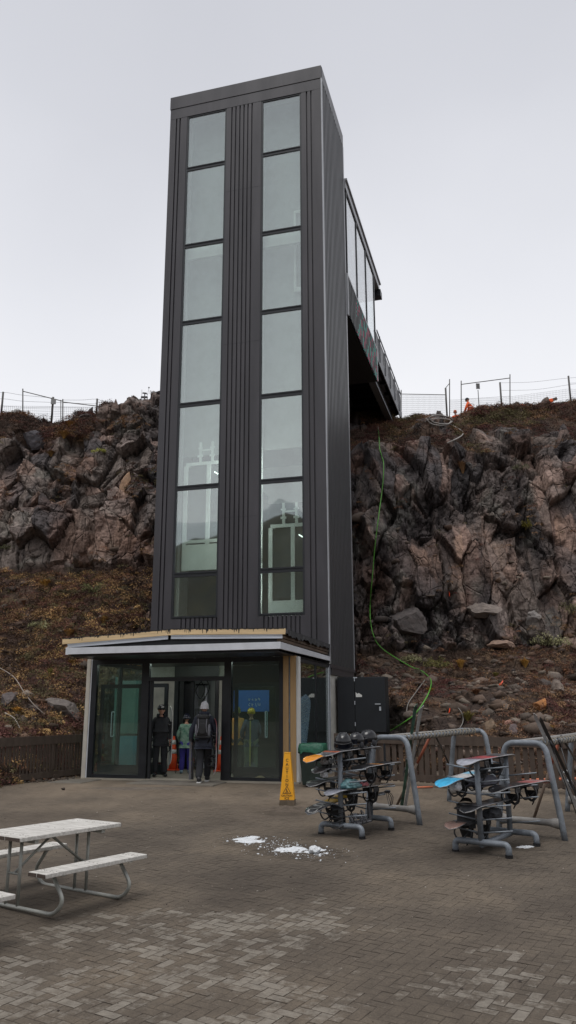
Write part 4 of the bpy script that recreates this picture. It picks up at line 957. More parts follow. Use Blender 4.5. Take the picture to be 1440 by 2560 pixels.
hose('branch','bare pale branch leaning over the left slope','branch',[(0,1670),(35,1693),(60,1730),(85,1762),(112,1786)],.014,pmat('dead_branch',(.26,.22,.19),.9,0,.2,8),.12)
hose('branch','short curved pale stick lying above the left fence','branch',[(12,1782),(35,1795),(45,1812),(49,1820)],.015,pmat('dead_branch2',(.34,.30,.27),.9,0,.2,8),.06)
def flag(px,py,label,s=.09,a=.5):
    p,n,_=onT(px,py); m=MB(); m.add([(-s*1.2,0,-s*.4),(s*.9,.02,s*.1),(s*1.2,.05,s*.5),(-s*.6,.0,.0)],[(0,1,2,3)]); m.add([(-s*1.2,.01,-s*.4),(s*.9,.03,s*.1),(s*1.2,.06,s*.5),(-s*.6,.01,.0)],[(3,2,1,0)])
    m.box(-s*.3,s*.3,0,.02,-s*.2,.0); o=m.build('plastic_scrap',orangep); o.location=p+Vector((0,-.05,.04)); o.rotation_euler=(0,-a,0); tag(o,label,'litter')
flag(1250,1714,'orange plastic scrap lying on the rubble under the bright golden tussock',.13)
flag(1123,1782,'small orange plastic scrap on the bare soil above the ski rack',.08,1.0)
flag(1123,1487,'tiny orange red scrap wedged in the right cliff',.10,1.4)

# ------------------------------------------------------------------ things on the cliff top
wire=pmat('fence_wire',(.16,.16,.17),.6,.3,.1,3); post_m=pmat('fence_post',(.11,.105,.10),.8,.2,.2,4)
def topfence(label,Y,posts,rails,wires,mesh=None,name='site_fence'):
    b=atY(posts[0][0],posts[0][2],Y); t=thing(name,label,'fence',tuple(b))
    for (x,y0,y1,r) in posts:
        a=atY(x+(0 if len(str(x))==0 else 0),y0,Y)-b; c=atY(x,y1+14,Y)-b; c.x=a.x if r>.03 else c.x; m=MB(); m.tube([a,c],r,7); m.build('post',post_m,t,True)
    for (x0,y0,x1,y1,r) in rails:
        m=MB(); m.tube([atY(x0,y0,Y)-b,atY(x1,y1,Y)-b],r,6); m.build('rail',post_m,t,True)
    if wires:
        m=MB()
        for q in wires: m.tube(smoothpath([atY(x,y,Y+.05)-b for x,y in q],4),.007,4)
        m.build('wires',wire,t)
    if mesh:
        m=MB()
        for (x0,y0,x1,y1,x2,y2,x3,y3,nx,nyy) in mesh:     # quad corners tl,tr,br,bl
            A,B,C2,D2_=[atY(*q,Y+.08)-b for q in ((x0,y0),(x1,y1),(x2,y2),(x3,y3))]
            for i in range(nx+1):
                s=i/nx; m.tube([A.lerp(B,s),D2_.lerp(C2,s)],.0045,3,caps=False)
            for i in range(nyy+1):
                s=i/nyy; m.tube([A.lerp(D2_,s),B.lerp(C2,s)],.0045,3,caps=False)
        m.build('mesh',wire,t)
    return t
topfence('wire site fence with slanting top pipes on the left cliff top',34.3,[(8,980,1030,.045),(57,972,1032,.028),(133,993,1046,.05),(157,998,1048,.028),(152,1000,1048,.02),(243,997,1036,.045),(256,1010,1034,.02)],[(57,978,157,1003,.02),(157,1005,258,1017,.02)],
 [[(-40,988),(8,981),(57,988),(133,995)],[(-40,1000),(8,997),(57,1003),(133,1006),(243,1010)],[(-40,1012),(57,1018),(133,1018),(243,1020)],[(157,1000),(205,1000),(243,998),(262,1008)]],
 [(-40,1014,133,1016,133,1048,-40,1036,34,5),(133,1016,256,1018,256,1040,133,1048,26,5)])
m=MB(); p=atY(134,1004,34.2); m.box(-.11,.11,-.04,.0,-.13,.12); o=m.build('warning_sign',pmat('sign_grey',(.25,.25,.25),.6)); o.location=p; tag(o,'small square sign hung on a post of the left cliff top fence','sign')
topfence('bare pipe fence panel right of the footbridge end',40.3,[(1003,975,1048,.028),(1114,970,1040,.05),(1124,948,1036,.028)],[(1003,985,1114,987,.02),(1114,970,1124,958,.02)],None,[(1004,988,1113,990,1113,1036,1004,1040,36,10)])
topfence('tall pipe fence panel between the posts beside the crouching worker',40.4,[(1153,952,1032,.028),(1275,936,1026,.028),(1250,956,1026,.05)],[(1153,961,1275,945,.022)],[[(1153,998),(1250,992),(1275,990)]],[(1124,1000,1250,995,1250,1030,1124,1036,44,7)])
topfence('wire netting fence at the right end of the right cliff top',40.5,[(1421,940,1012,.05)],[],[[(1252,957),(1330,955),(1421,945),(1480,943)],[(1252,976),(1340,974),(1421,962),(1480,955)],[(1421,958),(1480,956)]],[(1252,995,1421,972,1421,1014,1252,1026,46,8),(1421,972,1500,978,1500,1012,1421,1014,22,8)])
t=thing('notice_board','small notice sign on a thin post right of the crouching worker','sign',tuple(atY(1198,1022,40.1))); b=atY(1198,1022,40.1)
m=MB(); m.tube([(0,0,-.2),(0,0,(atY(1198,975,40.1)-b).z)],.02,6); m.build('post',post_m,t)
z=(atY(1198,966,40.1)-b).z; m=MB(); m.box(-.1,.1,-.04,-.02,z-.16,z+.16); m.build('sign_panel',pmat('sign_pale',(.20,.20,.20),.6),t)
m=MB()
for k,wd in enumerate((.07,.06,.07,.05)): m.box(-wd,wd,-.044,-.0405,z+.09-k*.06,z+.11-k*.06)
m.build('print',pmat('sign_print',(.05,.05,.05),.7),t)
# box building and mast on the left skyline
b=atY(378,1008,44); t=thing('hut','cream box hut on the skyline left of the tower','hut',tuple(b))
m=MB(); zt=(atY(378,982,44)-b).z; m.box(0,2.4,0,2.0,-2,zt); m.build('wall',cream,t); m=MB(); m.box(-.05,2.45,-.05,2.05,zt,zt+.06); m.build('roof',zinc,t); m=MB(); m.box(.18,.23,-.02,-.004,zt-.55,zt-.15); m.build('vent',post_m,t)
b=atY(361,1004,42); t=thing('service_mast','small grey mast with platform and antennas on the left skyline','mast',tuple(b))
m=MB(); s=42/2000.
m.box(-.17,.17,-.1,.1,.0,.04); m.box(-.17,.17,-.1,.1,.25,.29)
for x in (-.17,0,.17): m.tube([(x,-.1,0),(x,-.1,.27)],.022,5)
for z in (.09,.17): m.tube([(-.17,-.1,z),(.17,-.1,z)],.015,5)
m.box(-.28,-.17,-.05,.05,.1,.15); m.build('platform',pmat('mast_grey',(.12,.12,.13),.6,.3),t)
m=MB(); m.tube([(0,0,-.6),(0,0,.52)],.03,6); m.build('pole',pmat('mast_grey',(0,0,0)),t)
m=MB(); m.add([(-.14,-.05,.5),(.16,-.05,.44),(.16,.05,.44),(-.14,.05,.5),(-.08,-.05,.54),(.1,-.05,.52),(.1,.05,.52),(-.08,.05,.54)],[(0,1,2,3),(7,6,5,4),(0,4,5,1),(1,5,6,2),(2,6,7,3),(3,7,4,0)]); m.build('floodlight',pmat('mast_grey',(0,0,0)),t)
m=MB(); m.tube([(-.16,0,.29),(-.17,0,.72)],.009,4); m.build('antenna',pmat('mast_grey',(0,0,0)),t); m=MB(); m.tube([(.14,0,.3),(.22,0,.8)],.008,4); m.ell((.22,0,.84),(.045,.045,.045),8,6,z0=-1); m.build('antenna',pmat('mast_grey',(0,0,0)),t)
# orange things by the netting
def onSky(x,y,Y=40.0): return atY(x,y,Y)
m=MB(); m.ell((0,0,0),(.38,.3,.34),12,8,z0=-.4,jit=.08); o=m.build('sack',hivis,smooth=True); o.location=onSky(1305,1026,40.0); tag(o,'round orange sack on the right cliff top between worker and plank','sack')
m=MB(); a=onSky(1318,1022)-onSky(1340,1015); b_=onSky(1392,996)-onSky(1340,1015); m.beam(a,b_,.1,.14); o=m.build('plank',pmat('old_plank',(.10,.07,.055),.8)); o.location=onSky(1340,1015); tag(o,'dark plank sticking up from the right cliff top by the netting','plank')
m=MB(); m.beam((-.26,0,-.08),(.26,0,.08),.18,.22); m.box(-.1,.08,-.1,.08,-.16,-.02); o=m.build('barrier_bag',hivis,bevel=.05); o.location=onSky(1370,1004,39.85); tag(o,'orange bag lying over the dark plank on the right cliff top','bag')

# ------------------------------------------------------------------ picket fences of the yard
def picket(label,A,B,h,n,pw,railh,postat,botz=.12,gapjit=0):
    A=Vector(A);B=Vector(B); d=B-A; L_=math.hypot(d.x,d.y); rz=math.atan2(d.y,d.x); t=thing('picket_fence',label,'fence',tuple(A),rz); sl=(B.z-A.z)/L_
    k=lambda x:x*sl
    for nm,z0,z1,y0,y1 in (('top_rail',h-railh,h,-.045,-.012),('bottom_rail',botz,botz+.14,-.045,-.012)):
        m=MB(); 
        x=0
        while x<L_-.01:
            x2=min(L_,x+2.4); m.add([(x+.003,y0,k(x)+z0),(x2-.003,y0,k(x2)+z0),(x2-.003,y1,k(x2)+z0),(x+.003,y1,k(x)+z0),(x+.003,y0,k(x)+z1),(x2-.003,y0,k(x2)+z1),(x2-.003,y1,k(x2)+z1),(x+.003,y1,k(x)+z1)],[(0,3,2,1),(4,5,6,7),(0,1,5,4),(1,2,6,5),(2,3,7,6),(3,0,4,7)]); x=x2
        m.build(nm,fencewood,t)
    rs=random.Random(n)
    for i in range(n):
        x=(i+.5)*L_/n+rs.uniform(-1,1)*gapjit; m=MB(); a=rs.uniform(-.008,.008); m.add([(x-pw/2,-.010,k(x)+botz-.02),(x+pw/2,-.010,k(x)+botz-.02),(x+pw/2+a,-.010,k(x)+h-.02),(x-pw/2+a,-.010,k(x)+h-.02),(x-pw/2,.012,k(x)+botz-.02),(x+pw/2,.012,k(x)+botz-.02),(x+pw/2+a,.012,k(x)+h-.02),(x-pw/2+a,.012,k(x)+h-.02)],[(0,1,2,3),(7,6,5,4),(1,5,6,2),(4,0,3,7),(3,2,6,7)]); m.build('picket',fencewood,t)
    for x in postat:
        m=MB(); m.box(x-.07,x+.07,.014,.14,k(x)-.1,k(x)+h-.03); m.box(x-.09,x+.09,-.10,.013,k(x)-.03,k(x)+.14); m.build('post',fencewood,t)
    return t
pA_=G(-60,1972); pB_=G(203,1942)
picket('dark brown slatted timber fence left of the lobby',pA_,pB_,1.06,31,.062,.2,(.3,2.4),.07,.006)
qA=G(905,1962); qB=G(1108,1972); e_=(qB-qA); qC=qA+e_*2.9; qC.z=gz(qC.y); qB2=qC
picket('brown picket fence behind the ski racks on the right',G(838,1958),(qC.x,qC.y,gz(qC.y)),1.12,40,.10,.20,(1.0,2.86,5.2,7.2),.13,.01)
# boards lying behind and before the right fence
def plankline(label,a,b,r,mat,name='marker_pole',cat='pole'):
    m=MB(); m.tube([a,b],r,7); o=m.build(name,mat,smooth=True); tag(o,label,cat)
lime=pmat('lime_plastic',(.45,.55,.06),.5); orr=pmat('faded_orange',(.55,.16,.08),.6)
plankline('long lime pole lying behind the picket fence',G(1030,1940,.12)+Vector((0,.3,0)),G(1110,1954,.08)+Vector((0,.3,0)),.035,lime)
plankline('second lime pole lying behind the right end of the picket fence',G(1112,1950,.2)+Vector((0,.35,0)),G(1300,1960,.2)+Vector((0,.35,0)),.03,lime)
plankline('orange pole lying along the foot of the picket fence',G(1028,1968,.03)-Vector((0,.1,0)),G(1080,1966,.03)-Vector((0,.1,0)),.02,orr)
plankline('long orange pole lying behind the right end of the picket fence',G(1300,1955,.2)+Vector((0,.4,0)),G(1470,1950,.2)+Vector((0,.4,0)),.03,orr)
plankline('pale timber lath leaning low behind the left part of the picket fence',G(955,1935,.0)+Vector((0,1.2,.2)),G(1010,1918,.0)+Vector((0,1.2,.2)),.022,timber,'lath','lath')
# ------------------------------------------------------------------ snowboard racks
def rackframe(l1,r1,l2,r2):
    a,b,c,d=[G(*q) for q in (l1,r1,l2,r2)]; m1=(a+b)/2; m2=(c+d)/2; ax=(m2-m1); ax.z=0; sep=ax.length; rz=math.atan2(ax.y,ax.x)-PI/2
    return (m1+m2)/2,rz,sep,((b-a).length+(d-c).length)/4
def make_rack(label,c,rz,sep,hl,hp,pins=6):
    t=thing('snowboard_rack',label,'snowboard rack',tuple(c),rz,'snowboard racks in the yard'); s=sep/2; k=SL
    for y in (-s,s):
        dz=k*y*math.cos(rz)
        m=MB(); m.tube(bend([(-hl,y,dz+.0),(-hl,y,dz+.16),(hl,y,dz+.16),(hl,y,dz+.0)],.12,6),.042,12); m.build('foot_pipe',galv,t,True)
        m=MB(); m.tube([(0,y,dz+.16),(0,y,dz+hp)],.039,12); m.tube([(0,y,dz+hp-.002),(0,y,dz+hp+.012)],.042,12); m.build('post',galv,t,True)
        for sx in (-1,1):
            m=MB(); m.tube([(sx*hl,y,dz-.01),(sx*hl,y,dz+.035)],.052,12); m.build('foot_cap',blackp,t)
            for i in range(pins):
                z=dz+hp-.12-i*(hp-.40)/(pins-1)
                if sx==1 and y>0 and i in (0,4): continue
                m=MB(); m.tube([(sx*.03,y,z),(sx*.46,y,z+.055)],.0105,8); m.build('pin',galv,t,True)
    m=MB(); m.tube([(0,-s,-s*k+.13),(0,s,s*k+.13)],.04,12); m.build('crossbar',galv,t,True)
    return t
cA=rackframe((797,2087),(911,2096),(874,2066),(983,2074)); HP=1.22
make_rack('galvanised snowboard rack with three black helmets on top, the left of two',cA[0],cA[1],cA[2],cA[3],HP)
cB=rackframe((1134,2130),(1278,2144),(1216,2100),(1341,2116)); HQ=1.22
make_rack('galvanised snowboard rack holding the bright blue board, the right of two',cB[0],cB[1],cB[2],cB[3],HQ)
strapm=pmat('binding_strap',(.015,.015,.017),.5,0,.3,20)
def snowboard(label,rk,side,z,over,cols,L_=1.45,wd=.28,yaw=0,bind=True,flip=False,bcol=None,roll=0,tip=.06,hoff=0,pitch=0):
    """base-up board lying on the pins of a rack; cols: list of (position, colour) from the nose"""
    c,rz,sep,hl=rk; k=SL*math.cos(rz)
    y0=-sep/2-over; o=Vector((side,y0+L_/2,z+k*(y0+L_/2)+hoff))
    M=Matrix.Translation(c)@Matrix.Rotation(rz,4,'Z')@Matrix.Translation(o)@Matrix.Rotation(yaw,4,'Z')@Matrix.Rotation(math.atan(k)+pitch,4,'X')@Matrix.Rotation(roll,4,'Y')
    t=thing('snowboard',label,'snowboard'); t.matrix_world=M
    n=34; m=MB(); vs=[]
    sec=[]
    for i in range(n+1):
        s=i/n; x=-L_/2+L_*s; e=min(s,1-s)/.13
        w_=wd/2*(math.sqrt(max(0.,1-(1-min(e,1))**2.3)) if e<1 else 1-.10*math.sin(PI*(s-.13)/.74))
        zz=-tip*(max(0,1-min(s,1-s)/.16))**2
        sec.append((x,max(w_,.004),zz))
    vs=[];fs=[];cs=[]
    W_=6
    for (x,w_,zz) in sec:
        for j in range(W_+1): vs.append((w_*(-1+2*j/W_),x,zz+.006))
        for j in range(W_+1): vs.append((w_*(-1+2*j/W_),x,zz-.006))
    st_2=2*(W_+1)
    def colat(s):
        cc=cols[0][1]
        for p_,q_ in cols:
            if s>=p_: cc=q_
        return cc
    for i in range(n):
        cc=colat((i+.5)/n); b0=i*st_2; b1=(i+1)*st_2
        for j in range(W_): fs.append((b0+j,b0+j+1,b1+j+1,b1+j)); cs.append(cc)
        for j in range(W_): fs.append((b0+W_+1+j,b1+W_+1+j,b1+W_+2+j,b0+W_+2+j)); cs.append(tuple(q*.8 for q in cc) if not bcol else bcol)
        fs.append((b0,b1,b1+W_+1,b0+W_+1)); cs.append((.30,.30,.31)); fs.append((b0+W_,b0+2*W_+1,b1+2*W_+1,b1+W_)); cs.append((.30,.30,.31))
    for f,cc in zip(fs,cs): pass
    m.v=[Vector(v) for v in vs]; m.f=[list(f) for f in fs]; m.c=cs
    m.build('deck',pmat('board_topsheet',(.1,.1,.1),.34,0,.28,7,attr='Col',coat=.3,stretch=(1,.35,1)),t,True)
    if bind:
        for yy in (-.27,.25):
            m=MB(); m.box(-.11,.11,yy-.06,yy+.06,-.035,-.008); m.box(-.12,-.10,yy-.07,yy+.07,-.10,-.03); m.box(.10,.12,yy-.07,yy+.07,-.10,-.03); b=m.build('binding',strapm,t,bevel=.01)
            m=MB(); a=.35 if yy<0 else -.3
            pts=[(-.10,-.0),(-.09,-.10),(-.06,-.2),(0,-.235),(.06,-.2),(.09,-.10),(.10,0)]
            for q in range(6):
                (xa,za),(xb,zb)=pts[q],pts[q+1]; m.beam((xa,yy+.06+a*za*-.3,-.03+za),(xb,yy+.06+a*zb*-.3,-.03+zb),.035,.012,(0,1,0))
            m.add([(-.09,yy+.062,-.12),(.09,yy+.062,-.12),(.055,yy+.075,-.22),(-.055,yy+.075,-.22),(-.09,yy+.072,-.12),(.09,yy+.072,-.12),(.055,yy+.085,-.22),(-.055,yy+.085,-.22)],[(0,1,2,3),(7,6,5,4)]); m.build('highback',strapm,b)
            m=MB(); m.tube(smoothpath([(-.11,yy,-.06),(-.14,yy-.03,-.16),(-.06,yy-.05,-.24),(.03,yy-.04,-.2),(.12,yy-.01,-.09)],4),.012,5); m.tube(smoothpath([(.11,yy-.05,-.06),(.15,yy-.07,-.15),(.10,yy-.09,-.26),(.06,yy-.06,-.3)],4),.010,5); m.build('strap',strapm,b,True)
    return t
pinz=lambda hp,i: hp-.12-i*(hp-.40)/5+.05
OR=(.75,.28,.01); BK=(.012,.012,.014); DG=(.05,.05,.055); LG=(.32,.33,.38); WH=(.55,.55,.55); GY=(.09,.09,.10); BL=(.05,.42,.70); RD=(.35,.04,.05); TN=(.26,.19,.13); YE=(.55,.33,.02)
snowboard('snowboard with bright orange nose on the top left pins of the left rack',cA,-.32,HP-.03,.46,[(0,OR),(.30,WH),(.42,GY)],1.5,pitch=.05)
snowboard('dark grey snowboard lying across the top of the left rack under the helmets',cA,-.02,HP+.03,.40,[(0,DG),(.10,(.35,.08,.03)),(.14,DG),(.8,GY)],1.62,.29)
snowboard('dark snowboard with pale gloves on it, second from top on the left rack',cA,-.27,pinz(HP,1),.30,[(0,DG),(.5,BK)],1.45,bind=False)
snowboard('black snowboard with a yellow dot on its nose on the left of the left rack',cA,-.29,pinz(HP,2)-.02,.42,[(0,BK),(.05,(.02,.022,.02)),(.6,BK)],1.5)
m=MB()
snowboard('black snowboard with orange patch on the upper right pins of the left rack',cA,.27,pinz(HP,1)+.02,.02,[(0,BK),(.45,(.4,.16,.02)),(.53,BK)],1.35)
snowboard('silver to wood coloured snowboard under the teal bag on the left rack',cA,.08,pinz(HP,3)+.02,.34,[(0,LG),(.25,(.3,.25,.2)),(.6,TN)],1.6,.29,yaw=-.16)
wl=snowboard('snowboard with big white lettering on a black nose, lowest on the left rack',cA,-.26,pinz(HP,4)+.0,.42,[(0,BK),(.33,YE),(.48,BK),(.52,YE),(.62,BK)],1.5,.29,yaw=-.10,pitch=.13)
m=MB()   # fat white lettering strokes on the nose
def stroke(pts,w=.02):
    P=smoothpath([Vector((x,y,.0075-.06*(max(0,1-((y+.75)/1.5)/.16))**2)) for x,y in pts],5)
    vs=[]
    for i,p in enumerate(P):
        d=(P[min(i+1,len(P)-1)]-P[max(i-1,0)]); s=Vector((-d.y,d.x,0)).normalized()*w/2; vs+= [p-s,p+s]
    m.add(vs,[(2*i,2*i+2,2*i+3,2*i+1) for i in range(len(P)-1)]); m.add(vs,[(2*i,2*i+1,2*i+3,2*i+2) for i in range(len(P)-1)])
stroke([(.09,-.62),(.06,-.70),(-.03,-.70),(-.06,-.64),(.02,-.60),(.08,-.56),(.06,-.50),(-.08,-.50)],.024)
stroke([(.11,-.47),(-.10,-.49)],.022); stroke([(.12,-.42),(.03,-.44),(-.06,-.46),(-.12,-.42),(-.05,-.38),(.02,-.40)],.022); stroke([(.12,-.36),(-.12,-.36),(.10,-.31),(-.12,-.30)],.022); stroke([(.12,-.25),(0,-.24),(-.12,-.26)],.024)
m.build('lettering',whitep,wl)
m=MB(); m.lathe([(.0,.0),(.018,.0),(.018,.001)],12,Matrix.Translation((0,-.62,.004)))
snowboard('lavender grey and red snowboard across the top of the right rack',cB,-.02,HQ+.02,.42,[(0,LG),(.22,(.20,.07,.09)),(.34,RD),(.55,DG),(.7,GY)],1.62,.30)
snowboard('bright blue snowboard on the left of the right rack',cB,-.31,pinz(HQ,1)+.0,.46,[(0,BL),(.30,WH),(.55,(.2,.45,.6)),(.7,WH)],1.55,.29,yaw=-.06,pitch=.05)
snowboard('thin black snowboard in the middle of the right rack below the grey jacket',cB,-.0,pinz(HQ,3)-.02,.40,[(0,BK),(.2,GY),(.5,BK)],1.35,.27,yaw=-.05,bind=False)
snowboard('pink and black snowboard on the right side of the right rack',cB,.24,pinz(HQ,2)+.02,-.15,[(0,BK),(.35,BK),(.55,(.40,.12,.12)),(.75,(.35,.2,.2)),(.85,RD)],1.5,.28,yaw=-.14)
snowboard('pinkish grey snowboard with large bindings low on the left of the right rack',cB,-.28,pinz(HQ,4)-.10,.30,[(0,(.28,.17,.14)),(.2,GY),(.5,BK)],1.35,.27,yaw=-.06)
# binding bundle standing on the low board, boots and clothes stored on the boards
def onrack(rk,x,y,z):
    c,rz,sep,hl=rk; k=SL*math.cos(rz); return Matrix.Translation(c)@Matrix.Rotation(rz,4,'Z')@Matrix.Translation((x,y,z+k*y))
def helmet(label,M,r=.135,mat=gloss,gog=True):
    t=thing('helmet',label,'helmet',group='black ski helmets on the rack'); t.matrix_world=M
    m=MB(); m.ell((0,0,.02),(r*.88,r*1.05,r*.98),22,10,z0=-.25); m.build('shell',mat,t,True)
    m=MB()
    for x in (-.05,0,.05):
        m.add([(x-.008,-.05,r*.93),(x+.008,-.05,r*.93),(x+.008,.05,r*.93),(x-.008,.05,r*.93),(x-.008,-.05,r*1.03),(x+.008,-.05,r*1.03),(x+.008,.05,r*1.03),(x-.008,.05,r*1.03)],[(4,5,6,7),(0,1,5,4),(2,3,7,6)])
    m.build('vents',blackp,t)
    m=MB()
    for i in range(9):
        a0=PI*1.18+i*PI*.64/9; a1=a0+PI*.64/9
        P=[(math.cos(a)*r*.97,math.sin(a)*r*1.13,z) for a in (a0,a1) for z in (-.03,.045)]
        m.add([P[0],P[2],P[3],P[1]],[(0,1,2,3)]); m.add([P[0],P[2],P[3],P[1]],[(3,2,1,0)])
    m.build('goggle_lens',pmat('goggle',(.015,.018,.03),.12,.2,.2,5),t,True)
    m=MB(); m.tube([(math.cos(a)*r*.98,math.sin(a)*r*1.12,.05) for a in np.linspace(PI*1.15,PI*1.85,10)],.008,6); m.tube([(math.cos(a)*r*.98,math.sin(a)*r*1.12,-.035) for a in np.linspace(PI*1.15,PI*1.85,10)],.009,6); m.build('goggle_rim',blackp,t,True)
    m=MB(); m.ell((-r*.86,.01,-.045),(.02,.04,.055),10,8,z0=-1); m.build('ear_pad',blackcloth,t,True); m=MB(); m.ell((r*.86,.01,-.045),(.02,.04,.055),10,8,z0=-1); m.build('ear_pad',blackcloth,t,True)
    m=MB(); m.tube(smoothpath([(-r*.85,0,-.05),(-.05,-.03,-.085),(.05,-.05,-.085),(r*.85,0,-.05)],4),.006,5); m.build('chin_strap',strapm,t,True)
helmet('black ski helmet with goggles nearest the orange nosed board on the left rack',onrack(cA,-.04,-.28,HP+.13)@Matrix.Rotation(.5,4,'Z')@Matrix.Rotation(.35,4,'X'),.155)
helmet('black ski helmet squeezed between the two others on the left rack',onrack(cA,.02,.02,HP+.13)@Matrix.Rotation(-.3,4,'Z'),.14)
helmet('glossy black ski helmet at the right end of the row on the left rack',onrack(cA,.06,.33,HP+.145)@Matrix.Rotation(-.5,4,'Z')@Matrix.Rotation(.25,4,'X'),.155)
def lump(name,label,cat,M,r,mat,n=3,seed=1,parts=None):
    rs=random.Random(seed); bm=bmesh.new(); bmesh.ops.create_icosphere(bm,subdivisions=4,radius=1)
    from mathutils import noise as ns
    for v in bm.verts:
        c=v.co; f=1+.32*ns.fractal(c*1.3+Vector((seed*3.1,0,0)),.7,2,5)+.10*abs(ns.noise(c*4+Vector((0,seed,0)))); v.co=Vector((c.x*r[0]*f,c.y*r[1]*f,max(c.z,-.55)*r[2]*f))
    me=bpy.data.meshes.new(name); bm.to_mesh(me); bm.free(); me.materials.append(mat); o=bpy.data.objects.new(name,me); COL.objects.link(o); o.matrix_world=M; me.polygons.foreach_set('use_smooth',[True]*len(me.polygons)); return tag(o,label,cat)
lump('bag','crumpled teal bag lying on the silver board of the left rack','bag',onrack(cA,.1,-.30,pinz(HP,3)+.085),(.13,.19,.075),pmat('teal_cloth',(.03,.16,.18),.7,0,.3,12,col2=(.22,.32,.34)),seed=2)
lump('hat','small pink hat beside the teal bag on the left rack','hat',onrack(cA,.17,-.05,pinz(HP,3)+.075),(.075,.08,.05),pmat('pink_cloth',(.45,.16,.18),.8),seed=3)
lump('gloves','pale grey gloves lying on the second board of the left rack','gloves',onrack(cA,-.27,-.42,pinz(HP,1)+.10),(.085,.13,.075),pmat('pale_grey_cloth',(.30,.30,.31),.8),seed=4)
lump('shoe_bag','white bundle between the dark boards of the left rack','bundle',onrack(cA,-.26,-.50,pinz(HP,2)+.07),(.05,.07,.065),whitecloth,seed=5)
lump('jacket','dark grey jacket stuffed into the right rack under the blue board','jacket',onrack(cB,-.16,-.02,pinz(HQ,2)+.06),(.19,.45,.08),pmat('charcoal_cloth',(.06,.06,.075),.85,0,.4,8,.4,25),seed=6)
lump('hat','white knitted hat hanging under the nose of the blue board','hat',onrack(cB,-.30,-.58,pinz(HQ,2)+.045),(.085,.09,.07),whitecloth,seed=7)
lump('gloves','black gloves beside the low bindings on the right rack','gloves',onrack(cB,.02,-.15,pinz(HQ,4)-.02),(.12,.2,.08),blackcloth,seed=8)
def binding_bundle(label,M,sc=1.,mat=strapm,n=5,seed=1):
    t=thing('binding',label,'snowboard binding'); t.matrix_world=M; rs=random.Random(seed)
    m=MB(); m.box(-.12*sc,.12*sc,-.16*sc,.16*sc,-.012,.012); m.build('base_plate',mat,t,bevel=.01)
    m=MB(); vs=[]; 
    for i in range(9):
        a=PI*i/8; vs+= [(math.cos(a)*.11*sc,.13*sc+math.sin(a)*.05*sc,0),(math.cos(a)*.07*sc,.17*sc+math.sin(a)*.04*sc,.27*sc)]
    m.add(vs,[(2*i,2*i+2,2*i+3,2*i+1) for i in range(8)]); m.add(vs,[(2*i,2*i+1,2*i+3,2*i+2) for i in range(8)]); m.build('highback',mat,t,True)
    for k in range(n):
        y=rs.uniform(-.14,.12)*sc; m=MB(); m.tube(smoothpath([(-.12*sc,y,.0),(-.14*sc,y-.02,.10*sc),(rs.uniform(-.05,.05),y-.03,rs.uniform(.12,.2)*sc),(.13*sc,y,.09*sc),(.12*sc,y,.0)],4),.011*sc,5); m.build('strap',mat,t,True)
    return t
binding_bundle('black snowboard binding hanging under the lettered board of the left rack',onrack(cA,-.05,-.42,pinz(HP,5)-.05)@Matrix.Rotation(PI*.55,4,'X'),.9,seed=2)
binding_bundle('big grey and black binding standing low in the left rack',onrack(cA,.20,-.20,pinz(HP,5)-.14)@Matrix.Rotation(-.9,4,'Z')@Matrix.Rotation(.2,4,'X'),.95,pmat('grey_plastic',(.10,.10,.11),.4),seed=3)
binding_bundle('large black binding with many straps low on the right rack',onrack(cB,-.24,-.42,pinz(HQ,4)-.02)@Matrix.Rotation(.5,4,'Z')@Matrix.Rotation(PI*.45,4,'X'),1.05,seed=4,n=5)
# ------------------------------------------------------------------ ski racks of bent pipe
def make_skirack(label,nl,nr,fl):
    a=G(*nl); b=G(*nr); c=G(*fl); ax=(c-a); ax.z=0; L_=ax.length; c0=(a+b)/2; rz=math.atan2(ax.y,ax.x)-PI/2; hw=(b-a).length/2*1.0
    t=thing('ski_rack',label,'ski rack',tuple(c0),rz,'bent pipe ski racks'); k=SL*math.cos(rz); h=1.36
    for y in (0,L_):
        dz=k*y if c0.y+y*math.cos(rz)<19 else 0
        m=MB(); m.tube(bend([(-hw,y,dz-.02),(-hw+.04,y,dz+.30),(-hw+.2,y,dz+h),(hw-.2,y,dz+h),(hw-.04,y,dz+.30),(hw,y,dz-.02)],.17,6),.046,14); m.build('end_frame',galv,t,True)
        m=MB(); m.tube([(-hw+.06,y,dz+.22),(-hw+.25,y,dz+.22),(hw-.25,y,dz+.22),(hw-.06,y,dz+.22)],[.085,.048,.048,.085],14); m.build('low_crossbar',galvrust,t,True)
    for x,mt in ((-hw+.36,galvrust),(hw-.30,galv)):
        m=MB(); m.tube([(x,.02,h+.0),(x,L_,k*L_+h+.0)],.036,12); m.build('top_rail',mt,t,True)
    m=MB(); x=hw-.30; n=150
    m.tube([(x+.05*math.cos(i*.9),.1+(L_-.3)*i/n,h+k*L_*i/n+.0+.05*math.sin(i*.9)) for i in range(n+1)],.013,5)
    m.tube([(x+.04*math.cos(i*1.7+1),.1+(L_-.3)*i/n,h+k*L_*i/n-.012+.045*math.sin(i*1.7+1)) for i in range(n+1)],.012,5)
    m.build('rope_wrap',rope,t,True)
    m=MB(); m.tube([(hw-.3,L_*.82,h+k*L_*.8),(-.1,L_,h+k*L_+.02)],.03,8); m.build('rope_tie',rope,t,True)
    return t,c0,rz,L_,hw,h
S1=make_skirack('galvanised pipe ski rack behind the left snowboard rack',(918,2045),(1050,2063),(1122,2003))
S2=make_skirack('galvanised pipe ski rack behind the right snowboard rack at the right edge',(1242,2082),(1417,2100),(1415,2030))
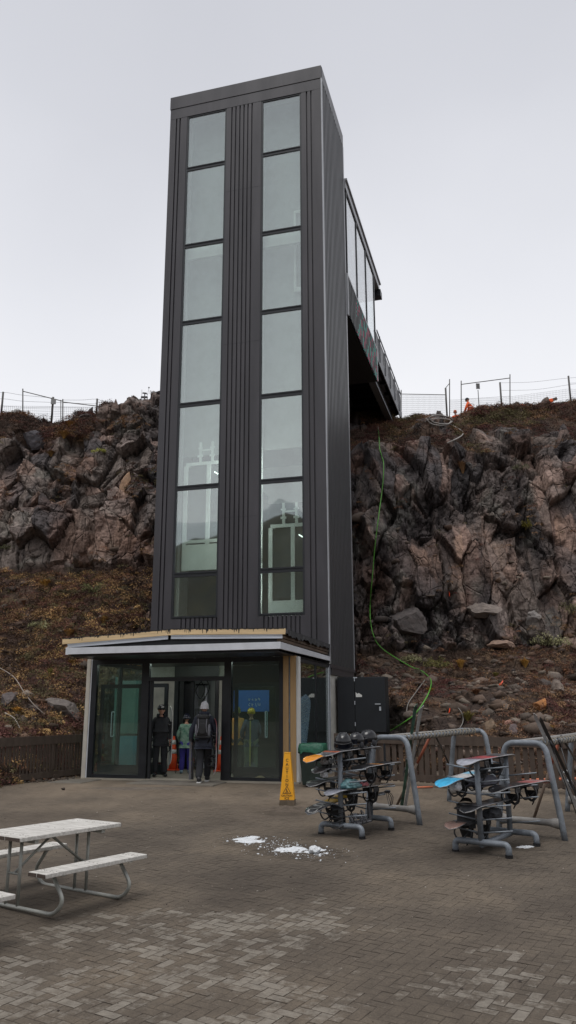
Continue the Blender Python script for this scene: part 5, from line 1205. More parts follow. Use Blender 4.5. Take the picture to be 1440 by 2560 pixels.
def pole(label,a,b,r,mat,name='wooden_pole',cat='pole',tipc=None):
    a=Vector(a);b=Vector(b); t=thing(name,label,cat,tuple(a)); m=MB(); m.tube([(0,0,0),(b-a)*.62],r,8); m.build('shaft',mat,t,True)
    if tipc: m=MB(); m.tube([(b-a)*.62,(b-a)],r*1.06,8); m.build('painted_end',tipc,t,True)
    else: m=MB(); m.tube([(b-a)*.62,(b-a)],r*1.0,8); m.build('upper_shaft',mat,t,True)
brick=pmat('faded_red_paint',(.30,.085,.045),.7,0,.2,9); ptim=pmat('pole_timber',(.14,.10,.075),.8,0,.2,9)
def ontop(S,x,y,dz=0): t,c0,rz,L_,hw,h=S; return Matrix.Translation(c0)@Matrix.Rotation(rz,4,'Z')@Vector((x,y,h+SL*math.cos(rz)*y+dz))
pole('wooden pole with faded red upper half leaning on the left ski rack',G(986,2026),ontop(S1,S1[4]-.34,1.0,.02),.024,ptim,tipc=brick)
pole('black pole leaning the other way on the left ski rack',G(1148,1962),ontop(S1,S1[4]-.40,1.15,.05),.018,blackp,'black_pole')
pole('wooden pole with faded red upper end leaning on the right ski rack',G(1331,2058),ontop(S2,S2[4]-.34,.9,.02),.024,ptim,tipc=brick)
pole('black pole leaning the other way on the right ski rack',G(1500,2000),ontop(S2,S2[4]-.40,1.1,.05),.018,blackp,'black_pole')
def ski(label,a,b,col,side=(1,0,0),w=.047,bindcol=strapm):
    a=Vector(a);b=Vector(b); d=(b-a); L_=d.length; M=frame(a,side,(d.cross(Vector(side))))   # x width, z?
    x=Vector(side); x=(x-d*(x.dot(d)/d.dot(d))).normalized(); z=d.normalized(); y=z.cross(x)
    M=Matrix(((x.x,y.x,z.x,a.x),(x.y,y.y,z.y,a.y),(x.z,y.z,z.z,a.z),(0,0,0,1)))
    t=thing('ski',label,'ski'); t.matrix_world=M; m=MB(); vs=[];n=20;cs=[]
    for i in range(n+1):
        s=i/n; ww=w/2*(1+.25*(2*s-1)**2)*(1 if s<.94 else max(.12,1-((s-.94)/.06)**2*.9)); bend_=-.10*max(0,(s-.9)/.1)**2-.0
        vs+=[(-ww,bend_,s*L_),(ww,bend_,s*L_),(ww,bend_+.014,s*L_),(-ww,bend_+.014,s*L_)]
    fs=[]; 
    for i in range(n):
        b0=4*i
        for j in range(4): fs.append((b0+j,b0+(j+1)%4,b0+4+(j+1)%4,b0+4+j))
    fs.append((0,1,2,3)); fs.append((4*n+3,4*n+2,4*n+1,4*n)); m.add(vs,fs); m.build('blade',col,t)
    m=MB(); m.box(-.035,.035,.014,.05,L_*.45,L_*.45+.07); m.box(-.03,.03,.014,.075,L_*.45-.26,L_*.45-.16); m.box(-.02,.02,.014,.03,L_*.45-.16,L_*.45); m.build('ski_binding',bindcol,t,bevel=.006)
    m=MB(); m.tube([(-.05,.02,L_*.45-.2),(-.055,-.04,L_*.45-.27)],.006,5); m.tube([(.05,.02,L_*.45-.2),(.055,-.04,L_*.45-.27)],.006,5); m.build('brake',strapm,t)
skg=pmat('green_ski',(.012,.035,.025),.35,0,.3,5,col2=(.09,.20,.15),detail=1); skw=pmat('white_ski',(.42,.43,.44),.3,0,.2,9); skb=pmat('black_ski',(.018,.018,.02),.3,0,.3,12)
def skitop(S,x,y,ext,base):
    p=ontop(S,x,y,.03); b=Vector(base); return b,b+(p-b)*ext
b,e=skitop(S1,S1[4]-.33,.35,1.42,G(1003,2027)); ski('dark green ski leaning on the left ski rack',b,e,skg)
b,e=skitop(S1,S1[4]-.29,.45,1.40,G(1012,2024)); ski('pale tipped ski leaning beside the dark green ski on the left ski rack',b,e,skw,(1,.2,0),bindcol=pmat('white_binding',(.5,.5,.5),.4))
b,e=skitop(S2,S2[4]-.27,.22,1.34,G(1462,2062)); ski('long white ski leaning on the right ski rack, left of its pair',b,e,skw)
b,e=skitop(S2,S2[4]-.25,.33,1.30,G(1476,2056)); ski('long black and white ski leaning on the right ski rack, right of its pair',b,e,skb,(1,.2,0),bindcol=pmat('white_binding',(0,0,0)))
def skipole(label,a,b):
    a=Vector(a);b=Vector(b);d=(b-a); t=thing('ski_pole',label,'ski pole',tuple(a)); m=MB(); m.tube([(0,0,0),d],.009,6); m.build('shaft',blackp,t,True)
    m=MB(); m.tube([d*.9,d*1.0],.017,8); m.build('grip',blackp,t,True); m=MB(); m.lathe([(.045,-.004),(.045,.004)],10,Matrix.Translation(d*.06)@d.to_track_quat('Z','Y').to_matrix().to_4x4()); m.build('basket',blackp,t)
    m=MB(); m.tube(smoothpath([d*.99,d*.98+Vector((.05,0,-.06)),d*.97+Vector((.03,0,-.15)),d*.95],4),.005,4); m.build('wrist_strap',strapm,t)
skipole('black ski pole leaning steeply on the right ski rack below the skis',G(1455,2075),ontop(S2,S2[4]-.22,.25,.02)); skipole('black ski pole crossing the white ski at the right edge',G(1470,2090),ontop(S2,S2[4]-.22,.55,.06))
skipole('ski pole leaning on the left ski rack in front of the green ski',G(1001,2010),ontop(S1,S1[4]-.28,.60,.03))
skipole('ski pole standing behind the left snowboard rack, nearer the fence',G(930,1985),G(958,1985,1.1)+Vector((.1,.3,0)))
skipole('ski pole crossing behind the helmets of the left rack',G(938,1990),G(952,1985,1.15)+Vector((.1,.3,0)))
pole('thin pale rod leaning from the left rack towards the fence',G(934,1990),G(962,1985,.95),.012,galv,'rod','rod')

# ------------------------------------------------------------------ bin, caution sign, snow
t=thing('wheelie_bin','dark green wheelie bin with a green bag over its rim beside the lobby','bin',tuple(G(783,1966)),R(-12)); 
m=MB(); m.add([(-.20,-.24,.04),(.20,-.24,.04),(.20,.24,.04),(-.20,.24,.04),(-.27,-.31,.86),(.27,-.31,.86),(.27,.31,.86),(-.27,.31,.86)],[(0,3,2,1),(4,5,6,7),(0,1,5,4),(1,2,6,5),(2,3,7,6),(3,0,4,7)]); m.build('body',binplastic,t,bevel=.025)
rs=random.Random(4)
m=MB(); vs=[]
ring_=[]
for i in range(40):
    a=2*PI*i/40; q=lambda v:math.copysign(abs(v)**.35,v); ring_.append((q(math.cos(a)),q(math.sin(a))))
lv=[(.24,.275,.90),(.27,.31,.93),(.292,.33,.91),(.30,.34,.80),(.302,.342,.74)]
for L2,(rx_,ry_,z) in enumerate(lv):
    for (cx,cy) in ring_: j=rs.uniform(-.012,.012) if L2>0 else 0; vs.append((cx*rx_+j,cy*ry_+j,z+(rs.uniform(-.05,.02) if L2==4 else rs.uniform(-.008,.008))))
fs=[(i+40*l,(i+1)%40+40*l,(i+1)%40+40*(l+1),i+40*(l+1)) for l in range(4) for i in range(40)]; fs.append(tuple(range(40))); m.add(vs,fs); o=m.build('bin_bag',greenplastic,None,True); o.matrix_world=Matrix.Translation(G(783,1966))@Matrix.Rotation(R(-12),4,'Z'); tag(o,'green plastic bag stretched over the rim of the wheelie bin','bag')
m=MB(); m.tube([(-.2,.33,.9),(.2,.33,.9)],.018,8); m.build('handle',binplastic,t)
for x in (-.22,.22): m=MB(); m.tube([(x-.03,.25,.09),(x+.03,.25,.09)],.09,14); m.build('wheel',blackp,t)
def text(s,size,M,mat,parent,name='lettering',ext=.0015,spacing=1.):
    cu=bpy.data.curves.new('txt','FONT'); cu.body=s; cu.size=size; cu.align_x='CENTER'; cu.align_y='CENTER'; cu.extrude=ext; cu.space_character=spacing; cu.offset=size*.012
    o=bpy.data.objects.new('txt',cu); COL.objects.link(o); bpy.context.view_layer.update(); me=bpy.data.meshes.new_from_object(o.evaluated_get(bpy.context.evaluated_depsgraph_get())); bpy.data.objects.remove(o)
    me.name=name; me.materials.clear(); me.materials.append(mat); q=bpy.data.objects.new(name,me); COL.objects.link(q); q.parent=parent; q.matrix_local=M; return q
cp_=G(719,2012); cs_=thing('caution_sign','yellow four sided caution cone standing in the yard in front of the lobby','caution sign',tuple(cp_),R(-6))
HC=.95; wb,wt=.138,.058
m=MB(); w0=wb; z0=.10
m.add([(-w0,-w0,z0),(w0,-w0,z0),(w0,w0,z0),(-w0,w0,z0),(-wt,-wt,HC),(wt,-wt,HC),(wt,wt,HC),(-wt,wt,HC)],[(0,1,5,4),(1,2,6,5),(2,3,7,6),(3,0,4,7),(4,5,6,7)]); m.build('body',yellowp,cs_,bevel=.006)
m=MB(); m.box(-wt-.004,wt+.004,-wt-.004,wt+.004,HC,HC+.012); m.build('top_cap',yellowp,cs_)
w1=.150; m=MB(); m.add([(-w1,-w1,-.03),(w1,-w1,-.03),(w1,w1,-.03),(-w1,w1,-.03),(-w0-.002,-w0-.002,z0),(w0+.002,-w0-.002,z0),(w0+.002,w0+.002,z0),(-w0-.002,w0+.002,z0)],[(0,1,5,4),(1,2,6,5),(2,3,7,6),(3,0,4,7),(0,3,2,1)]); m.build('base',pmat('muddy_base',(.10,.075,.05),.85,0,.4,9,.3,30),cs_,bevel=.006)
sl=math.atan((w0-wt)/(HC-z0)); ink=pmat('dark_ink',(.045,.015,.012),.6,0,.1,4)
def onface(z,dx=0): y=-(w0+(wt-w0)*(z-z0)/(HC-z0))-.002; return Matrix.Translation((dx,y,z))@Matrix.Rotation(PI/2-sl,4,'X')
for i,ch in enumerate('CAUTION'): text(ch,.075,onface(.815-i*.0735),ink,cs_,'letter')
zc_=.255
def tri(s,w): 
    m=MB(); P=[(0,s*1.0),(-s*.87,-s*.5),(s*.87,-s*.5)]; Q=[(0,(s-w*2)*1.0),(-(s-w*2)*.87,-(s-w*2)*.5),((s-w*2)*.87,-(s-w*2)*.5)]
    vs=[(x,y,.002) for x,y in P+Q]; m.add(vs,[(0,1,4,3),(1,2,5,4),(2,0,3,5)]); return m
q=tri(.095,.009).build('warning_triangle',ink,cs_); q.matrix_local=onface(.262)
m=MB(); m.lathe([(0,.0),(.010,.0),(.010,.002)],10,Matrix.Translation((-.008,.030,.001)))
m.add([(-.012,.018,.003),(.006,.010,.003),(.022,-.012,.003),(.014,-.018,.003),(-.002,-.002,.003),(-.02,.004,.003)],[(0,5,4,3,2,1)]); m.add([(-.036,-.026,.003),(.036,-.026,.003),(.036,-.032,.003),(-.036,-.032,.003)],[(0,3,2,1)]); m.add([(.000,-.002,.003),(.008,-.008,.003),(-.012,-.022,.003),(-.02,-.02,.003)],[(0,3,2,1)])
q=m.build('pictogram',ink,cs_); q.matrix_local=onface(.262)
text('CAUTION',.046,onface(.178),ink,cs_); text('ICE',.062,onface(.126),ink,cs_)
# dug-up soil round the sign
m=MB(); rs=np.random.default_rng(3); n=46; vs=[]
def mound(name,c,rx_,ry_,h,mat,seed,nn=48,kind='stuff',yaw=0,thr=0.):
    xs=np.linspace(-1.25,1.25,nn); X,Y=np.meshgrid(xs,xs,indexing='ij'); rr=np.hypot(X,Y); f=np.clip(1-rr,0,1)
    nz2=fbm(X*2.3+seed*7,Y*2.3,5,3)+.5*fbm(X*8+seed,Y*8,3,4); Z=h*(f*(.75+nz2*1.2)-thr-.12*rr)
    ca,sa=math.cos(yaw),math.sin(yaw); PX_=c.x+(X*rx_*ca-Y*ry_*sa); PY_=c.y+(X*rx_*sa+Y*ry_*ca); PZ_=np.vectorize(gz)(PY_)+Z
    idx=np.arange(nn*nn).reshape(nn,nn); F_=np.stack([idx[:-1,:-1],idx[1:,:-1],idx[1:,1:],idx[:-1,1:]],-1)
    keep=(Z[:-1,:-1]>-.004)|(Z[1:,1:]>-.004); F_=F_[keep]
    o=npmesh(name,np.stack([PX_,PY_,PZ_],-1).reshape(-1,3),F_.reshape(-1,4),mat,smooth=True); return tag(o,kind=kind)
soilm=pmat('dug_soil',(.060,.044,.032),.95,0,.35,9,.8,40,col2=(.11,.085,.062))
mound('dug_soil',G(722,2024),.62,.40,.085,soilm,1); mound('dug_soil',G(655,2044),.8,.28,.022,soilm,2,thr=.2)
mound('dug_soil',G(330,1972),1.7,.35,.05,pmat('packed_soil',(.075,.06,.048),.95,0,.3,6,.6,30,col2=(.14,.115,.09)),4,thr=.12)
snowm=pmat('snow',(.58,.60,.62),.6,0,.06,20,.5,50)
def snow(label,px,py,rx_,ry_,h,seed,thr=.25,yaw=0):
    o=mound('snow_patch',G(px,py),rx_,ry_,h,snowm,seed,60,kind='stuff',yaw=yaw,thr=thr); del o['kind']; tag(o,label,'snow patch')
snow('thin ragged snow patch farthest left of the three on the paving',622,2100,.36,.42,.045,5,.22,.3)
snow('middle snow patch joining the other two on the paving',722,2124,.40,.36,.038,6,.24,-.2)
snow('thickest snow patch, rightmost of the three on the paving',790,2130,.27,.34,.05,7,.16,.2)
o=lump('snow_lump','round snow lump on top of the rightmost snow patch','snow lump',Matrix.Translation(G(787,2126,.035)),(.075,.08,.06),snowm,seed=9)
snow('small snow patch under the foot of the right snowboard rack',1312,2118,.22,.12,.03,8,.1)
def reg_snow(rs):
    k=rs.integers(4); c=[G(622,2102),G(720,2124),G(790,2134),G(690,2112)][k]; x=c.x+rs.normal()*.22; y=c.y+rs.normal()*.20; return (x,y,gz(y)+.006)
stones('snow_crumbs',700,reg_snow,.003,.020,[(.6,.62,.64)],12).data.materials[0]=pmat('snow',(0,0,0))
# ------------------------------------------------------------------ picnic tables
HT=.74
A=G(50,2103,HT);B=G(305,2054,HT); ax=(B-A); TL=ax.length; rz=math.atan2(ax.y,ax.x)
Cc=G(205,2043,HT); pr=Vector((-math.sin(rz),math.cos(rz),0)); TWd=.74
tc_=(A+B)/2+pr*TWd/2; tc_.z=gz(tc_.y)
print('table',TL,(Cc-B).dot(pr),math.degrees(rz))
tb=thing('picnic_table','weathered picnic table with pale tube legs in the left foreground','picnic table',tuple(tc_),rz,'weathered picnic tables')
def board(m,x0,x1,y0,y1,z0,z1): m.box(x0,x1,y0,y1,z0,z1)
for nm,yc,wn,z,hl in (('table_top',0,3,HT,TL/2),('bench',-.66,2,.445,TL/2),('bench',.66,2,.445,TL/2)):
    m=MB(); bw=(TWd/3 if wn==3 else .135)
    for i in range(wn):
        y0=yc+(i-wn/2)*bw; m.box(-hl+random.uniform(0,.012),hl-random.uniform(0,.012),y0+.004,y0+bw-.004,z-.042,z)
    o=m.build(nm,tablewood,tb,bevel=.006)
    m=MB(); rr_=random.Random(3)
    for x in (-hl+.13,-hl+.16,0,hl-.13,hl-.16):
        for i in range(wn):
            y0=yc+(i-wn/2)*bw; 
            for q in (.3,.7): m.lathe([(.007,0),(.007,.0015)],8,Matrix.Translation((x+rr_.uniform(-.01,.01),y0+bw*q,z)))
    m.build('bolts',endgrain,o)
    m=MB()
    for i in range(wn):
        y0=yc+(i-wn/2)*bw; m.box(-hl-.002,-hl+.001,y0+.008,y0+bw-.008,z-.038,z-.004)
        m.box(hl-.001,hl+.002,y0+.008,y0+bw-.008,z-.038,z-.004)
    m.build('end_grain',endgrain,o)
for sx in (-1,1):
    x=sx*(TL/2-.24)
    m=MB(); m.tube(bend([(x,-.60,.40),(x,-.80,.16),(x,-.66,.024),(x,.66,.024),(x,.80,.16),(x,.60,.40)],.16,7),.021,12); m.build('leg_tube',tabletube,tb,True)
    for y in (-.095,.095): m=MB(); m.tube([(x,y,.03),(x,y,HT-.075)],.018,10); m.build('post',tabletube,tb,True)
    
    for q in ((-.33,.33,HT-.082,HT-.043),(-.78,-.55,.395,.402),(.55,.78,.395,.402)): m=MB(); m.box(x-.025,x+.025,*q); m.build('support_bar',tabletube,tb)
    m=MB(); m.tube([(x,0,.34),(x-sx*.50,0,HT-.05)],.014,8); m.tube([(x,-.095,.34),(x,.095,.34)],.013,8); m.build('brace',tabletube,tb,True)
tb2=copy_tree(tb); d=G(43,2232,.445)-G(370,2133,.445); tb2.location=tb.location+Vector((d.x,d.y,0)); tb2.location.z=gz(tb2.location.y)
tag(tb2,'picnic table cut off by the left edge, only a bench end and leg visible')
# ------------------------------------------------------------------ people
from mathutils import noise as mnoise
def skin_mesh(J,E_,rad,sub=2,wr=0.,wf=9.,root='pelvis',mat=None,name='body',parent=None,extra=None):
    ks=list(J); me=bpy.data.meshes.new('tmp'); me.from_pydata([tuple(J[k]) for k in ks],[(ks.index(a),ks.index(b)) for a,b in E_],[])
    o=bpy.data.objects.new('tmp',me); COL.objects.link(o); o.modifiers.new('s','SKIN'); 
    for i,k in enumerate(ks):
        r=rad[k]; r=(r,r) if not isinstance(r,tuple) else r; me.skin_vertices[0].data[i].radius=r; me.skin_vertices[0].data[i].use_root=(k==root)
    sb=o.modifiers.new('u','SUBSURF'); sb.levels=sub; sb.render_levels=sub
    bpy.context.view_layer.update(); out=bpy.data.meshes.new_from_object(o.evaluated_get(bpy.context.evaluated_depsgraph_get())); bpy.data.objects.remove(o)
    if wr:
        for v in out.vertices:
            c=v.co; n=v.normal; f=mnoise.fractal(Vector((c.x*wf,c.y*wf,c.z*wf*.6)),.9,2,4); v.co=c+n*f*wr
    if extra:
        bm=bmesh.new(); bm.from_mesh(out); e=bpy.data.meshes.new('e'); e.from_pydata([tuple(p) for p in extra.v],[],extra.f); bm.from_mesh(e); bm.to_mesh(out); bm.free()
    out.name=name; out.materials.clear(); out.materials.append(mat); out.polygons.foreach_set('use_smooth',[True]*len(out.polygons))
    q=bpy.data.objects.new(name,out); COL.objects.link(q); 
    if parent: q.parent=parent
    return q
def head_mb(c,s=1.,yaw=0,pitch=0):
    m=MB(); n,k=28,20; vs=[];fs=[]
    Mx=Matrix.Translation(c)@Matrix.Rotation(yaw,4,'Z')@Matrix.Rotation(pitch,4,'X')
    for i in range(k+1):
        a=-PI/2+PI*i/k
        for j in range(n):
            b=2*PI*j/n; x=math.cos(a)*math.cos(b); y=math.cos(a)*math.sin(b); z=math.sin(a)
            X=x*.074;Y=y*.094;Z=z*.118
            if z<0: X*=1+.28*z; Y*=1+(.16*z if y>0 else .40*z)
            if y>0:
                Y-=.010*math.exp(-((abs(x)-.42)**2/.03+(z-.08)**2/.012))            # eye sockets
                Y+=.026*math.exp(-(x**2/.010+(z+.13)**2/.022))+.010*math.exp(-(x**2/.01+(z-.02)**2/.03)) # nose
                Y+=.008*math.exp(-(x**2/.06+(z+.46)**2/.006))-.004*math.exp(-(x**2/.05+(z+.40)**2/.0015)) # lips
                Y+=.010*math.exp(-(x**2/.05+(z+.78)**2/.02))                       # chin
            vs.append(Mx@Vector((X*s,Y*s,Z*s)))
    for i in range(k):
        for j in range(n): j2=(j+1)%n; fs.append((i*n+j,i*n+j2,(i+1)*n+j2,(i+1)*n+j))
    m.add(vs,fs)
    for sx in (-1,1): m.ell((sx*.078*s,-.005*s,-.005*s),(.012*s,.026*s,.034*s),10,8,Mx,z0=-1)
    return m,Mx
def hand_joints(J,E_,Rr,side,wrist,d,palmn,curl=.9,s=1.):
    """palm plus five fingers; d: direction of the hand, palmn: palm normal"""
    d=Vector(d).normalized(); n=Vector(palmn).normalized(); a=d.cross(n).normalized(); w=Vector(wrist); k='h'+side
    J[k+'p']=w+d*.05*s; E_.append(('wr'+side,k+'p')); Rr[k+'p']=(.030*s,.018*s)
    for i,(off,l) in enumerate(((-.033,.068),(-.011,.076),(.011,.072),(.032,.058))):
        p0=w+d*.085*s+a*off*s; dd=d; prev=k+'p'
        for q in range(3):
            nm=f'{k}f{i}{q}'; J[nm]=p0; E_.append((prev,nm)); Rr[nm]=(.0095-.0012*q)*s; prev=nm
            p0=p0+dd*l*s*(.5 if q==0 else .32); dd=(dd*math.cos(curl*.6)+n*math.sin(curl*.6)).normalized()
        
    p0=w+d*.03*s-a*.03*s; J[k+'t0']=p0-a*.012*s; E_.append((k+'p',k+'t0')); Rr[k+'t0']=.012*s; J[k+'t1']=p0-a*.03*s+d*.035*s+n*.02*s; E_.append((k+'t0',k+'t1')); Rr[k+'t1']=.0095*s
def person(label,loc,rz,h,legs,arms,jm,tm,sm,headyaw=0,headpitch=0,lean=0,hood=None,gloves=None,cuff=.0,bulk=1.):
    s=h/1.78; t=thing('person',label,'person',tuple(loc),rz); v=lambda x,y,z: Vector((x*s,y*s,z*s))
    J={'pelvis':v(0,0,.94),'spine':v(0,.0+lean*.3,1.12),'chest':v(0,.01+lean*.7,1.32),'neck':v(0,.0+lean,1.475),'head':v(0,.015+lean,1.57)}; E_=[('pelvis','spine'),('spine','chest'),('chest','neck'),('neck','head')]
    Rr={'pelvis':(.15*s,.105*s),'spine':(.135*s,.10*s),'chest':(.16*s,.11*s),'neck':(.055*s,.055*s),'head':(.06*s,.06*s)}
    for sd,sx in (('L',1),('R',-1)):
        lg=legs[0 if sd=='L' else 1]; ar=arms[0 if sd=='L' else 1]
        J['hp'+sd]=v(sx*.095,0,.88); J['kn'+sd]=v(*lg[0]); J['an'+sd]=v(*lg[1]); J['to'+sd]=v(*lg[2]); E_+= [('pelvis','hp'+sd),('hp'+sd,'kn'+sd),('kn'+sd,'an'+sd),('an'+sd,'to'+sd)]
        Rr.update({'hp'+sd:(.085*s,.09*s),'kn'+sd:.06*s,'an'+sd:.042*s,'to'+sd:(.04*s,.025*s)})
        J['sh'+sd]=v(sx*.165,lean*.85,1.41); J['el'+sd]=v(*ar[0]); J['wr'+sd]=v(*ar[1]); E_+= [('chest','sh'+sd),('sh'+sd,'el'+sd),('el'+sd,'wr'+sd)]; Rr.update({'sh'+sd:.058*s,'el'+sd:.043*s,'wr'+sd:(.03*s,.024*s)})
    JB=dict(J);EB=list(E_);RB=dict(Rr)
    for sd,i in (('L',0),('R',1)): hand_joints(JB,EB,RB,sd,J['wr'+sd],arms[i][2],arms[i][3],1.0,s)
    hm,Mx=head_mb(v(0,.03+lean,1.655),s,headyaw,headpitch)
    body=skin_mesh(JB,EB,RB,2,mat=skin,name='body',parent=t,extra=hm)
    for sx in (-1,1):
        m=MB(); m.ell((sx*.031*s,.080*s,.010*s),(.011*s,.007*s,.008*s),8,6,Mx,z0=-1); m.build('eye',pmat('eye',(.03,.02,.015),.2),t,True)
        m=MB(); m.beam(Mx@Vector((sx*.016*s,.094*s,.030*s)),Mx@Vector((sx*.048*s,.084*s,.032*s)),.006*s,.006*s); m.build('eyebrow',pmat('brow',(.04,.025,.015),.8),t)
    # jacket: torso and sleeves in one surface
    kj=['pelvis','spine','chest','neck','shL','shR','elL','elR','wrL','wrR']; jj={k:J[k].copy() for k in kj}; jj['hem']=v(0,0,.80); jj['neck']=v(0,lean*.95,1.48)
    rj={k:tuple(a*1.14+.012 for a in (Rr[k] if isinstance(Rr[k],tuple) else (Rr[k],)*2)) for k in kj}; 
    rj['pelvis']=(.190*s*bulk,.150*s*bulk); rj['spine']=(.180*s*bulk,.145*s*bulk); rj['chest']=(.195*s*bulk,.150*s*bulk); rj['hem']=(.195*s*bulk,.155*s*bulk); rj['neck']=(.082*s,.082*s)
    for sd in 'LR': rj['sh'+sd]=.090*s; rj['el'+sd]=.070*s; rj['wr'+sd]=.050*s
    skin_mesh(jj,[('hem','pelvis'),('pelvis','spine'),('spine','chest'),('chest','neck'),('chest','shL'),('chest','shR'),('shL','elL'),('elL','wrL'),('shR','elR'),('elR','wrR')],rj,2,.016*s,7,'pelvis',jm,'jacket',t)
    kt=['pelvis','hpL','hpR','knL','knR','anL','anR']; tj={k:J[k].copy() for k in kt}; tr={'pelvis':(.150*s,.12*s)}
    for sd in 'LR': tr['hp'+sd]=(.108*s,.115*s); tr['kn'+sd]=.088*s; tr['an'+sd]=.082*s; tj['an'+sd]+=v(0,.0,-.015)
    skin_mesh(tj,[('pelvis','hpL'),('pelvis','hpR'),('hpL','knL'),('knL','anL'),('hpR','knR'),('knR','anR')],tr,2,.014*s,7,'pelvis',tm,'trousers',t)
    for sd in 'LR':
        a=J['an'+sd]; b=J['to'+sd]; d=(b-a); d.z=0; d.normalize(); 
        q={'pelvis':a+Vector((0,0,.05*s)),'heel':a-d*.05*s+Vector((0,0,-.03*s)),'mid':a+d*.08*s+Vector((0,0,-.03*s)),'toe':a+d*.19*s+Vector((0,0,-.038*s))}
        skin_mesh(q,[('pelvis','heel'),('heel','mid'),('mid','toe')],{'pelvis':.062*s,'heel':.052*s,'mid':.054*s,'toe':(.048*s,.038*s)},2,0,1,'pelvis',sm,'boot',t)
        if gloves:
            w=J['wr'+sd]; dd=Vector(arms[0 if sd=='L' else 1][2]).normalized(); q={'pelvis':w,'g1':w+dd*.06*s,'g2':w+dd*.12*s+Vector(arms[0 if sd=='L' else 1][3]).normalized()*.02*s}
            skin_mesh(q,[('pelvis','g1'),('g1','g2')],{'pelvis':.046*s,'g1':(.052*s,.040*s),'g2':(.044*s,.034*s)},2,.004,20,'pelvis',gloves,'glove',t)
    return t,Mx,J,s
def beanie(t,Mx,s,mat,low=-.1,r=1.0,name='beanie',back=0,front=.02):
    m=MB(); m.ell((0,-.008*s,.022*s),(.090*s*r,.112*s*r,.122*s*r),22,12,Mx,z0=low,jit=.008); o=m.build(name,mat,t,True); 
    m=MB(); m.tube([Mx@Vector((math.cos(a)*.090*s*r,-.008*s+math.sin(a)*.112*s*r,.022*s+low*.122*s*r+.004)) for a in np.linspace(0,2*PI,25)],.012*s,6,caps=False); m.build('brim',mat,o,True); return o
def hoodmesh(t,Mx,s,mat,up=False,name='hood'):
    m=MB(); n=26; vs=[];fs=[]
    rows_=[(-.14,.085,.10),(-.10,.108,.125),(-.05,.112,.13),(.0,.108,.132),(.05,.102,.13),(.10,.08,.10),(.135,.035,.05)] if up else [(-.19,.10,.11),(-.15,.125,.14),(-.11,.12,.14),(-.08,.105,.12)]
    for (z,rx_,ry_) in rows_:
        for j in range(n):
            a=R(-235)+R(290)*j/(n-1); vs.append(Mx@Vector((math.cos(a)*rx_*s,(math.sin(a)*ry_-.015)*s,z*s)))
    for i in range(len(rows_)-1):
        for j in range(n-1): fs.append((i*n+j,i*n+j+1,(i+1)*n+j+1,(i+1)*n+j))
    m.add(vs,fs); o=m.build(name,mat,t,True); md=o.modifiers.new('s','SOLIDIFY'); md.thickness=.014*s; return o
FLR=.035
def floorpt(x,y): 
    p=G(x,y,FLR); b=toB(p); return Vector((p.x,p.y,FLR)) if b.y>-.05 else p
std=lambda sx,f=0,k=.02:[(sx*.105,k+f*.5,.49),(sx*.12,f,.085),(sx*.15,f+.15,.03)]
# man in black facing the viewer, board under his left arm
pm=floorpt(398,1942); face=math.atan2(-pm.x,-(-pm.y))   # look towards the viewer
rzA=math.atan2(CAMP.y-pm.y,CAMP.x-pm.x)-PI/2+.06
tA,MA,JA,sA=person('man in black ski clothes and black helmet facing out of the lobby doorway',pm,rzA,1.74,(std(1),std(-1,.02)),(((.27,.02,1.14),(.25,.17,.98),(0,.6,-1),(-1,0,0)),((-.25,-.0,1.14),(-.24,.10,.90),(0,.3,-1),(1,0,0))),blackcloth,blackcloth,blackp,headyaw=.12,gloves=blackcloth,bulk=1.08)
m=MB(); m.ell((0,-.012*sA,.035*sA),(.108*sA,.128*sA,.125*sA),22,12,MA,z0=-.15); hA=m.build('helmet',gloss,tA,True)
m=MB(); m.beam(MA@Vector((-.075,.095,.075))*1.0,MA@Vector((.075,.095,.075)),.05,.05); m.build('goggles',blackp,hA,bevel=.012)
m=MB(); m.beam(MA@Vector((-.03,.124,.082)),MA@Vector((.03,.124,.082)),.01,.03); m.build('goggle_glint',whitep,hA)
hoodmesh(tA,MA,sA,blackcloth,False,'collar')
def held_board(label,M,L_,col,edge,tip=.05):
    t=thing('snowboard',label,'snowboard'); t.matrix_world=M; m=MB(); n=26; vs=[];fs=[];wd=.27
    for i in range(n+1):
        s=i/n; e=min(s,1-s)/.13; w_=wd/2*(math.sqrt(max(0.,1-(1-min(e,1))**2.3)) if e<1 else 1-.08*math.sin(PI*(s-.13)/.74)); w_=max(w_,.004); zz=tip*(max(0,1-min(s,1-s)/.16))**2
        vs+=[(-w_,zz,-L_/2+L_*s),(w_,zz,-L_/2+L_*s),(w_,zz+.012,-L_/2+L_*s),(-w_,zz+.012,-L_/2+L_*s)]
    for i in range(n):
        b0=4*i
        for j in range(4): fs.append((b0+j,b0+(j+1)%4,b0+4+(j+1)%4,b0+4+j))
    m.add(vs,fs); m.build('deck',col,t)
    for z in (-.27,.25):
        m=MB(); m.box(-.10,.10,.012,.04,z-.08,z+.08); m.tube(smoothpath([(-.11,.03,z),(-.12,.12,z+.02),(0,.2,z+.03),(.12,.12,z+.02),(.11,.03,z)],4),.016,6); m.tube(smoothpath([(-.1,.03,z-.07),(-.09,.14,z-.16),(.02,.2,z-.15),(.10,.1,z-.08)],4),.015,6); m.box(-.07,.07,.04,.18,z+.06,z+.075); m.build('binding',strapm,t)
held_board('pale snowboard held upright under the left arm of the man in black',Matrix.Translation(Vector((pm.x,pm.y,FLR)))@Matrix.Rotation(rzA,4,'Z')@Matrix.Translation((-.27,-.02,1.0))@Matrix.Rotation(R(98),4,'Z')@Matrix.Rotation(R(180),4,'Z')@Matrix.Rotation(R(2),4,'Y'),1.48,whitep,whitep)
